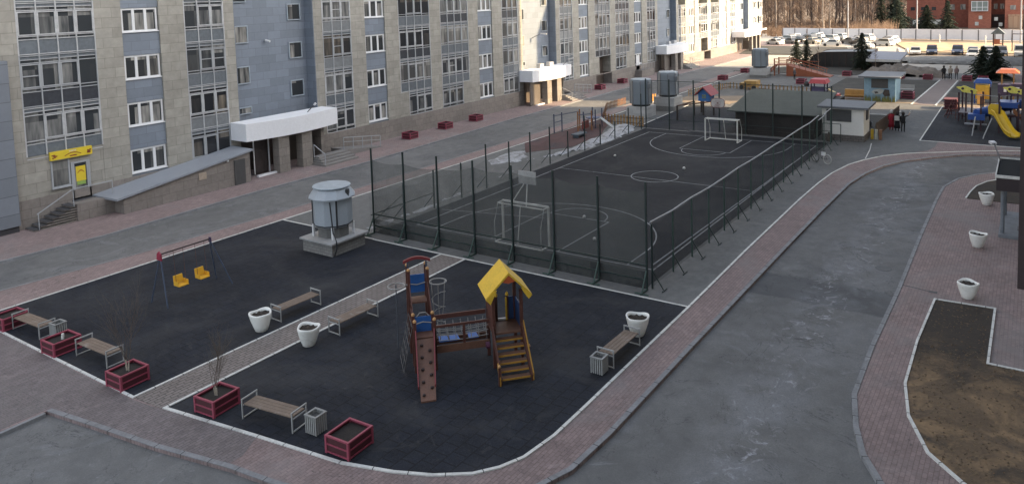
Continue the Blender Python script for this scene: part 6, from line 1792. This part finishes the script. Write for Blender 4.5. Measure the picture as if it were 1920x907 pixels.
MB().tube([(0,-1,2.9),(0,1,2.9)], .07, 5).build('crossbar', mat('dark_brown_post', (0.035,0.025,0.023)), ts)

# ------------------------------------------------------------------ cars
TYRE = mat('tyre_rubber', (0.015,0.015,0.015), 0.8)
CGL = mat('car_glass', (0.015,0.018,0.02), 0.1, spec=0.6)
def make_car(paint, kind='hatch'):
    t_ = thing('parked_car', '', 'car', (0,0,0))
    L, W, H = (4.2, 1.75, 1.48) if kind == 'hatch' else (4.5, 1.80, 1.60) if kind == 'suv' else (4.9, 1.95, 2.1)
    b = MB(); x0, x1 = -L/2, L/2; hw = W/2; zb, zs = .28, H*.58
    prof = [(x0, zb+.1), (x0+.03, zs-.12), (x0+.12, zs-.02), (x0+.95 if kind != 'van' else x0+.35, zs+.03)]
    if kind == 'hatch': top = [(x0+.75, zs+.03, .0), (x0+1.25, H, .13), (x1-1.75, H-.02, .13), (x1-1.05, zs+.04, .0)]
    elif kind == 'suv': top = [(x0+.15, zs+.03, .0), (x0+.55, H, .12), (x1-1.9, H-.02, .12), (x1-1.15, zs+.04, .0)]
    else: top = [(x0+.05, zs+.03, .0), (x0+.2, H, .08), (x1-1.3, H-.02, .08), (x1-.7, zs+.04, .0)]
    def loft(rows):
        V = []; F = []
        for (x, z, ins) in rows: V += [(x, -hw+ins, z), (x, hw-ins, z)]
        return V, F
    lower = [(x0+.02, zb), (x0, zb+.35), (x0+.08, zs-.05), (x0+.2, zs+.02), (x1-1.1, zs+.04), (x1-.25, zs-.12), (x1-.03, zs-.28), (x1, zb+.2), (x1-.05, zb)]
    b.vprism(lower, -hw, hw)
    # cabin with tapered sides
    a, c, d_, e = top
    b.hexa([(a[0],-hw+.04,a[1]-.03),(e[0],-hw+.04,e[1]-.03),(e[0],hw-.04,e[1]-.03),(a[0],hw-.04,a[1]-.03)], [(c[0],-hw+c[2],c[1]),(d_[0],-hw+d_[2],d_[1]),(d_[0],hw-d_[2],d_[1]),(c[0],hw-c[2],c[1])])
    body = b.build('body', paint, t_)
    g = MB()
    def q(p, r_, t): return tuple(Vector(p).lerp(Vector(r_), t))
    # side glass
    for s in (-1, 1):
        P0, P1, P2, P3 = (a[0], s*(hw-.03), a[1]-.03), (e[0], s*(hw-.03), e[1]-.03), (d_[0], s*(hw-d_[2]+.012), d_[1]), (c[0], s*(hw-c[2]+.012), c[1])
        A_, B_ = q(P0, P3, .15), q(P1, P2, .15); C_, D_ = q(P1, P2, .85), q(P0, P3, .85)
        A_ = (A_[0]+.15, *A_[1:]); D_ = (D_[0]+.08, *D_[1:]); B_ = (B_[0]-.15, *B_[1:]); C_ = (C_[0]-.08, *C_[1:])
        g.add([A_, B_, C_, D_], [(0,1,2,3)] if s < 0 else [(3,2,1,0)])
    for (lo, hi, sg) in ((a, c, -1), (e, d_, 1)):
        w0 = hw-.12; w1 = hw-hi[2]-.08
        p = [(lo[0]+(hi[0]-lo[0])*.12+sg*.02, -w0, lo[1]+(hi[1]-lo[1])*.12), (lo[0]+(hi[0]-lo[0])*.12+sg*.02, w0, lo[1]+(hi[1]-lo[1])*.12), (lo[0]+(hi[0]-lo[0])*.88+sg*.02, w1, lo[1]+(hi[1]-lo[1])*.88), (lo[0]+(hi[0]-lo[0])*.88+sg*.02, -w1, lo[1]+(hi[1]-lo[1])*.88)]
        g.add(p, [(0,1,2,3)] if sg > 0 else [(3,2,1,0)])
    g.build('window', CGL, t_)
    for x in (x0+.8, x1-.85):
        for s in (-1, 1):
            MB().tube([(x, s*(hw-.16), .32), (x, s*(hw+.01), .32)], .32, 12).build('wheel', TYRE, t_)
    for s in (-1, 1):
        MB().box(x1-.14, x1+.005, s*(hw-.3)-.16, s*(hw-.3)+.16, zs-.36, zs-.22).build('headlight', FRW, t_)
        MB().box(x0-.01, x0+.06, s*(hw-.2)-.12, s*(hw-.2)+.12, zs-.3, zs-.12).build('tail_light', mat('tail_red', (0.25,0.01,0.01), 0.4), t_)
    MB().box(x1-.01, x1+.015, -.4, .4, zb+.12, zb+.3).build('grille', TYRE, t_)
    return t_
paints = {'white': mat('car_white', (0.50,0.50,0.485), 0.3, namp=.03, coat=.5), 'silver': mat('car_silver', (0.36,0.37,0.38), 0.3, namp=.03, metal=.4, coat=.5),
          'black': mat('car_black', (0.018,0.018,0.02), 0.25, namp=.1, coat=.5), 'dark blue': mat('car_dark_blue', (0.03,0.045,0.09), 0.25, coat=.5),
          'pale blue': mat('car_pale_blue', (0.25,0.31,0.38), 0.3, coat=.5), 'grey': mat('car_grey', (0.12,0.12,0.125), 0.3, coat=.5), 'beige': mat('car_beige', (0.42,0.38,0.30), 0.3, coat=.5)}
CARS = {}
def car(colour, kind, x, y, rz, label, group):
    k = (colour, kind)
    if k not in CARS:
        CARS[k] = make_car(paints[colour], kind); o = CARS[k]; o.location = (x, y, -.11); o.rotation_euler = (0, 0, R_(rz)); o['label'] = label
    else:
        o = dup(CARS[k], (x, y, -.11), R_(rz), label)
    o['group'] = group; o.scale = (.93, .93, .93)
GR = 'cars parked in a row before the dry field'
for c, k, x, y, r, lab in (('white','hatch',147.6,17.0,185,'white hatchback at the left end of the car row before the dry field'),
        ('dark blue','suv',149.4,14.7,185,'dark blue car second from the left in the row before the dry field'),
        ('dark blue','suv',150.2,10.9,182,'dark blue car parked alone in a wide gap before the dry field'),
        ('pale blue','hatch',148.9,8.6,183,'pale blue car right of the lone dark blue one before the dry field'),
        ('white','hatch',144.2,8.2,175,'white car standing in front of the row, nearest the rubble bank'),
        ('white','suv',149.6,6.5,184,'white large car in the row behind the front white one'),
        ('silver','hatch',144.0,5.7,176,'silver-white car half hidden left of the bushy fir pair'),
        ('grey','suv',149.4,4.6,183,'dark grey large car just above the left bushy fir'),
        ('white','van',146.8,1.9,182,'white high van glowing in the sun at the right edge'),
        ('white','hatch',143.2,.6,177,'white low car in front of the high van at the right edge')):
    car(c, k, x, y, r, lab, GR)
GP = 'cars in the crowded sunlit car park before the woods'
for c, k, x, y, r, lab in (('white','hatch',166.0,45.8,60,'white car at the far left front of the crowded car park'),
        ('silver','hatch',171.5,46.8,58,'silver car, second from the left in the crowded car park'),
        ('white','suv',176.5,46.0,62,'white tall car in the left back of the crowded car park'),
        ('white','suv',181.5,46.2,60,'white tall car close to the left end of the panel fence'),
        ('grey','hatch',169.0,43.4,60,'grey car between white ones near the left of the crowded car park'),
        ('black','hatch',174.0,42.8,58,'black car, left one of the dark pair in the crowded car park'),
        ('black','suv',178.6,42.2,62,'black tall car, right one of the dark pair in the crowded car park'),
        ('white','hatch',183.3,41.6,60,'white car behind the dark pair below the panel fence'),
        ('silver','suv',187.0,42.4,61,'silver tall car hugging the panel fence at the left'),
        ('beige','hatch',170.5,39.4,57,'beige car in the front line left of the centre of the crowded car park'),
        ('white','hatch',174.6,38.6,60,'white car in the second line, left of the thin pale post'),
        ('white','suv',179.0,37.6,60,'white tall car just left of the thin pale post'),
        ('white','suv',184.0,36.8,62,'white tall car by the fence above the thin pale post'),
        ('white','hatch',164.8,34.3,100,'lone white car at the front of the crowded car park'),
        ('grey','hatch',171.5,32.0,62,'grey car right of the lone white car at the front'),
        ('white','hatch',174.4,31.0,60,'white car in the middle line right of the thin pale post'),
        ('beige','hatch',178.2,31.6,60,'beige car behind the middle white ones of the car park'),
        ('white','suv',181.6,30.8,60,'white tall car with dark roof close to the fence left of the tall fir'),
        ('black','hatch',168.0,29.6,60,'black car just left of the tall fir top'),
        ('white','hatch',160.5,27.6,70,'white car hidden behind the top of the tall fir'),
        ('white','suv',167.3,25.0,62,'white tall car right of the tall fir top at the car park edge'),
        ('silver','suv',171.6,25.0,60,'silver tall car near the dry field corner'),
        ('white','suv',175.4,25.2,60,'white tall car at the right end of the crowded car park by the fence')):
    car(c, k, x, y, r, lab, GP)
car('black', 'suv', 186.5, 31.5, 20, 'black car parked behind the panel fence before the woods', 'cars behind the fence') if False else None

# ------------------------------------------------------------------ woods
TR_P = mat('birch_trunk', (0.40,0.32,0.25), 0.85, nscale=1.5, namp=.3, stain=((0.07,0.05,0.045), 2.5, 0.58, 0.8))
TR_B = mat('brown_trunk', (0.062,0.046,0.038), 0.9, nscale=1.5, namp=.35)
CRW = mat('bare_crown_twigs', (0.125,0.082,0.062), 0.95, nscale=.4, namp=.35)
CRW2 = mat('bare_crown_twigs_tan', (0.19,0.125,0.085), 0.95, nscale=.4, namp=.35)
def make_tree(seed, trunk, crown, h=17, r=.22, low=.07):
    t_ = thing('bare_tree', '', 'tree', (0,0,0))
    rr = random.Random(seed)
    pts = [(0,0,-.2)]; x = y = 0
    for i in range(1, 7):
        x += rr.uniform(-.22,.22); y += rr.uniform(-.22,.22); pts.append((x, y, h*i/6))
    MB().tube(pts, r, 7, r2=.04).build('trunk', trunk, t_)
    b = MB()
    for i in range(70):
        t = low+(1-low)*rr.random()**1.2
        k = min(int(t*6), 5); p = Vector(pts[k]).lerp(Vector(pts[k+1]), t*6-k)
        a = rr.uniform(0, 6.283); L = rr.uniform(1.2, 3.0)*(1.15-.6*t)
        d = Vector((math.cos(a), math.sin(a), rr.uniform(.5, 1.3))).normalized()
        q = p+d*L
        b.tube([tuple(p), tuple(p.lerp(q,.5)+Vector((0,0,-.1))), tuple(q)], .045, 3, r2=.015, caps=False)
        for j in range(9):
            f = rr.uniform(.25, 1); s_ = p.lerp(q, f)
            e = s_+Vector((rr.uniform(-1,1), rr.uniform(-1,1), rr.uniform(-.2,1.1)))*rr.uniform(.5,1.1)
            w = Vector((rr.uniform(-1,1), rr.uniform(-1,1), 0)).normalized()*.025
            b.add([s_-w, s_+w, e], [(0,1,2)])
            m_ = s_.lerp(e, .5); e2 = m_+Vector((rr.uniform(-.5,.5), rr.uniform(-.5,.5), rr.uniform(-.1,.6)))
            b.add([m_-w*.7, m_+w*.7, e2], [(0,1,2)])
    b.build('crown', crown, t_)
    return t_
TGRP = 'bare trees of the woods behind the panel fence'
TL = {'p': 'pale bare birch trunk among the woods behind the panel fence', 'b': 'brown bare tree among the woods behind the panel fence'}
protos = [(make_tree(11, TR_P, CRW2), 'p'), (make_tree(12, TR_P, CRW), 'p'), (make_tree(13, TR_B, CRW), 'b'), (make_tree(14, TR_B, CRW2, r=.18), 'b'), (make_tree(15, TR_B, CRW, h=14, r=.28), 'b')]
rr = random.Random(21)
used = set(); cnt = 0; spots = []
tries = 0
while len(spots) < 130 and tries < 6000:
    tries += 1
    X = 192+rr.random()**1.1*135
    # wedge of view between the end of the white facade and the brick building
    ylo = X*.085+12; yhi = X*.315+4
    Y = rr.uniform(ylo, yhi)
    if X > 225 and Y < 32: continue
    # a sunlit clearing path
    if abs(Y-(46+(X-190)*.12)) < 3.0 and X < 260: continue
    if any((X-a)**2+(Y-b)**2 < (3.2+X*.004)**2 for a, b in spots): continue
    spots.append((X, Y))
for i, (X, Y) in enumerate(spots):
    k = i % 5 if i < 5 else rr.choice([0, 2, 2, 3, 3, 3, 4])
    o, c = protos[k]
    if k not in used:
        used.add(k); o.location = (X, Y, -.14); o['label'] = TL[c]; o['group'] = TGRP+(' with pale trunks' if c == 'p' else ' with brown trunks')
    else:
        dup(o, (X, Y, -.14), rr.uniform(0, 6.28), TL[c], rr.uniform(.85, 1.15))
for x, y, sc, lab in ((129.5,30.6,.30,'small bare pale tree between the small firs and the tunnel hall'),(117.5,26.2,.24,'slender bare sapling in front of the tunnel hall'),(116.8,18.4,.22,'slender bare sapling in front of the shed')):
    o = dup(protos[1][0], (x, y, -.1), x, lab, sc); del o['group']
# undergrowth and distant mass
def thicket(name, n, xr, yf, h, m, seed, label=None):
    r = random.Random(seed); b = MB()
    for i in range(n):
        X = r.uniform(*xr); Y = yf(X, r)
        for j in range(3):
            H_ = h*r.uniform(.4, 1.1)
            x = X+r.uniform(-.5,.5); y = Y+r.uniform(-.5,.5)
            w = .05+.02*r.random()
            tx, ty = x+r.uniform(-.6,.6), y+r.uniform(-.6,.6)
            b.add([(x-w, y+w, -.15), (x+w, y-w, -.15), (tx, ty, H_)], [(0,1,2)])
            for k in range(3):
                t = r.uniform(.3,.9); p = Vector((x,y,0)).lerp(Vector((tx,ty,H_)), t); e = p+Vector((r.uniform(-.8,.8), r.uniform(-.8,.8), r.uniform(.1,.8)))
                b.add([p+Vector((-.03,.03,0)), p+Vector((.03,-.03,0)), e], [(0,1,2)])
    o = b.build(name, m); o['kind'] = 'stuff'
    return o
thicket('undergrowth', 1100, (191, 250), lambda X, r: r.uniform(X*.09+12, X*.30+4), 2.2, CRW2, 3)
thicket('undergrowth', 450, (188, 222), lambda X, r: r.uniform(27, 36), 3.6, CRW2, 5)
def woodmass():
    r = random.Random(8); b = MB()
    for i in range(1500):
        X = r.uniform(262, 430); Y = r.uniform(X*.06+5, X*.36)
        w = r.uniform(.04,.10); H_ = r.uniform(10,18); l = r.uniform(-.8,.8)
        if i % 9 == 0: b.add([(X-w*.4,Y+w,-.2),(X+w*.4,Y-w,-.2),(X+l+w*.2,Y+l-w*.4,H_),(X+l-w*.2,Y+l+w*.4,H_)], [(0,1,2,3)])
        for k in range(42):
            z = H_*r.uniform(.12,1); q = Vector((X+r.uniform(-2.4,2.4), Y+r.uniform(-2.4,2.4), z)); e = q+Vector((r.uniform(-1,1), r.uniform(-1,1), r.uniform(-.2,1.3)))
            u = Vector((.3, -.9, r.uniform(-.8,.8))).normalized()*.045
            b.add([q-u, q+u, e], [(0,1,2)])
    o = b.build('distant_woods', mat('distant_twigs', (0.085,0.064,0.055), 0.95, nscale=.12, namp=.5)); o['kind'] = 'stuff'
woodmass()
# dark firs in the woods edge beside the brick building
GF = 'dark firs between the woods and the brick building'
for i, (x, y, s, lab) in enumerate(((207,31.5,2.1,'dark fir at the woods edge, left of the lamp post'),(211,29.0,2.4,'tallest dark fir immediately left of the lamp post'),(204,27.6,1.9,'dark fir half behind the lamp post'),
        (216,22.5,1.6,'dark fir in front of the pale shop windows, left'),(214,17.8,1.7,'dark fir right of the pale shop windows'))):
    o = dup(F4 if i % 2 else F3, (x, y, -.14), i*1.3, lab, s); o['group'] = GF

# ------------------------------------------------------------------ brick buildings
BR = mat('red_brick', (0.26,0.085,0.055), 0.85, nscale=.15, namp=.15, tiles=(.5,.25,.02,'wall'), mortar=(.75,.75,.75))
BRL = mat('orange_red_brick', (0.34,0.12,0.075), 0.85, nscale=.15, namp=.12, tiles=(.5,.25,.02,'wall'), mortar=(.75,.75,.75))
bb_ = thing('brick_building', 'tall red brick apartment building behind the panel fence at the upper right', 'apartment building', (235, 12, -.14))
HB = 26
for (x, y0, y1, m_) in ((232,20,29,BR),(235,14.5,20,BR),(231,9.5,14.5,BRL),(236,6.5,9.5,BR),(230,-3,6.5,BRL),(236,-26,-3,BR)):
    MB().box(x, 250, y0, y1, -.14, HB).build('wall', m_, bb_, world=True)
MB().box(231.4,231.98,20.1,28.9,-.14,2.2).box(235.4,235.98,6.6,9.4,-.14,3.2).build('dark_base', mat('dark_brown_base', (0.06,0.035,0.03), 0.8), bb_, world=True)
def bwin(x, y, z, w=1.3, h=1.4, m=None):
    f = MB().box(x-.06, x-.002, y-w/2, y+w/2, z, z+h); 
    f.build('window', m or GLS, bb_, world=True)
PLW = mat('pale_window_fill', (0.50,0.50,0.46), 0.5, nscale=.8, namp=.4)
for fl in range(6):
    z = 4.6+3*fl
    for y in (27.5, 25.0, 22.5): bwin(232, y, z, 1.0, .9)
    for y in (18.5, 16.0): bwin(235, y, z, 1.2)
    for y in (7.3, 8.7): bwin(236, y, z, .9)
    for y in (4.8, 2.2, -.6): bwin(230, y, z, 1.2, 1.1)
for y in (26.6, 23.2, 21.6): MB().box(231.3,231.39,y-.8,y+.8,.9,2.1).build('window', PLW, bb_, world=True)
for fl in range(6):
    z = 4.3+3*fl
    g = MB()
    g.box(230.4,230.99,10.2,13.8,z,z+2.6)
    o = g.build('glazed_balcony', mat('pale_green_glazing', (0.19,0.23,0.22), 0.3, nscale=.8, namp=.4), bb_, world=True)
    f = MB()
    for y in (10.2,11.4,12.6,13.8): f.box(230.33,230.39,y-.06,y+.06,z,z+2.6)
    for zz in (z+.05, z+1.0, z+2.5): f.box(230.34,230.395,10.2,13.8,zz-.06,zz+.06)
    f.build('frame', FRW, o, world=True)
for y, z, c in ((12.6,.6,PLW),(11.8,2.2,PLW),(8.4,1.8,PLW),(7.4,.4,PLW)): MB().box(230.9,230.99,y-.4,y+.4,z,z+.9).build('window', c, bb_, world=True)
MB().box(229.8,229.99,.2,5.8,-.14,3.4).build('entrance_wall', mat('beige_entrance', (0.42,0.27,0.17), 0.8, nscale=.5, namp=.1, tiles=(1,3,.06,'wall'), mortar=(.6,.5,.5)), bb_, world=True)
MB().box(229.7,229.79,1.0,2.6,-.14,2.0).build('door', mat('brown_door', (0.09,0.04,0.025), 0.6), bb_, world=True)
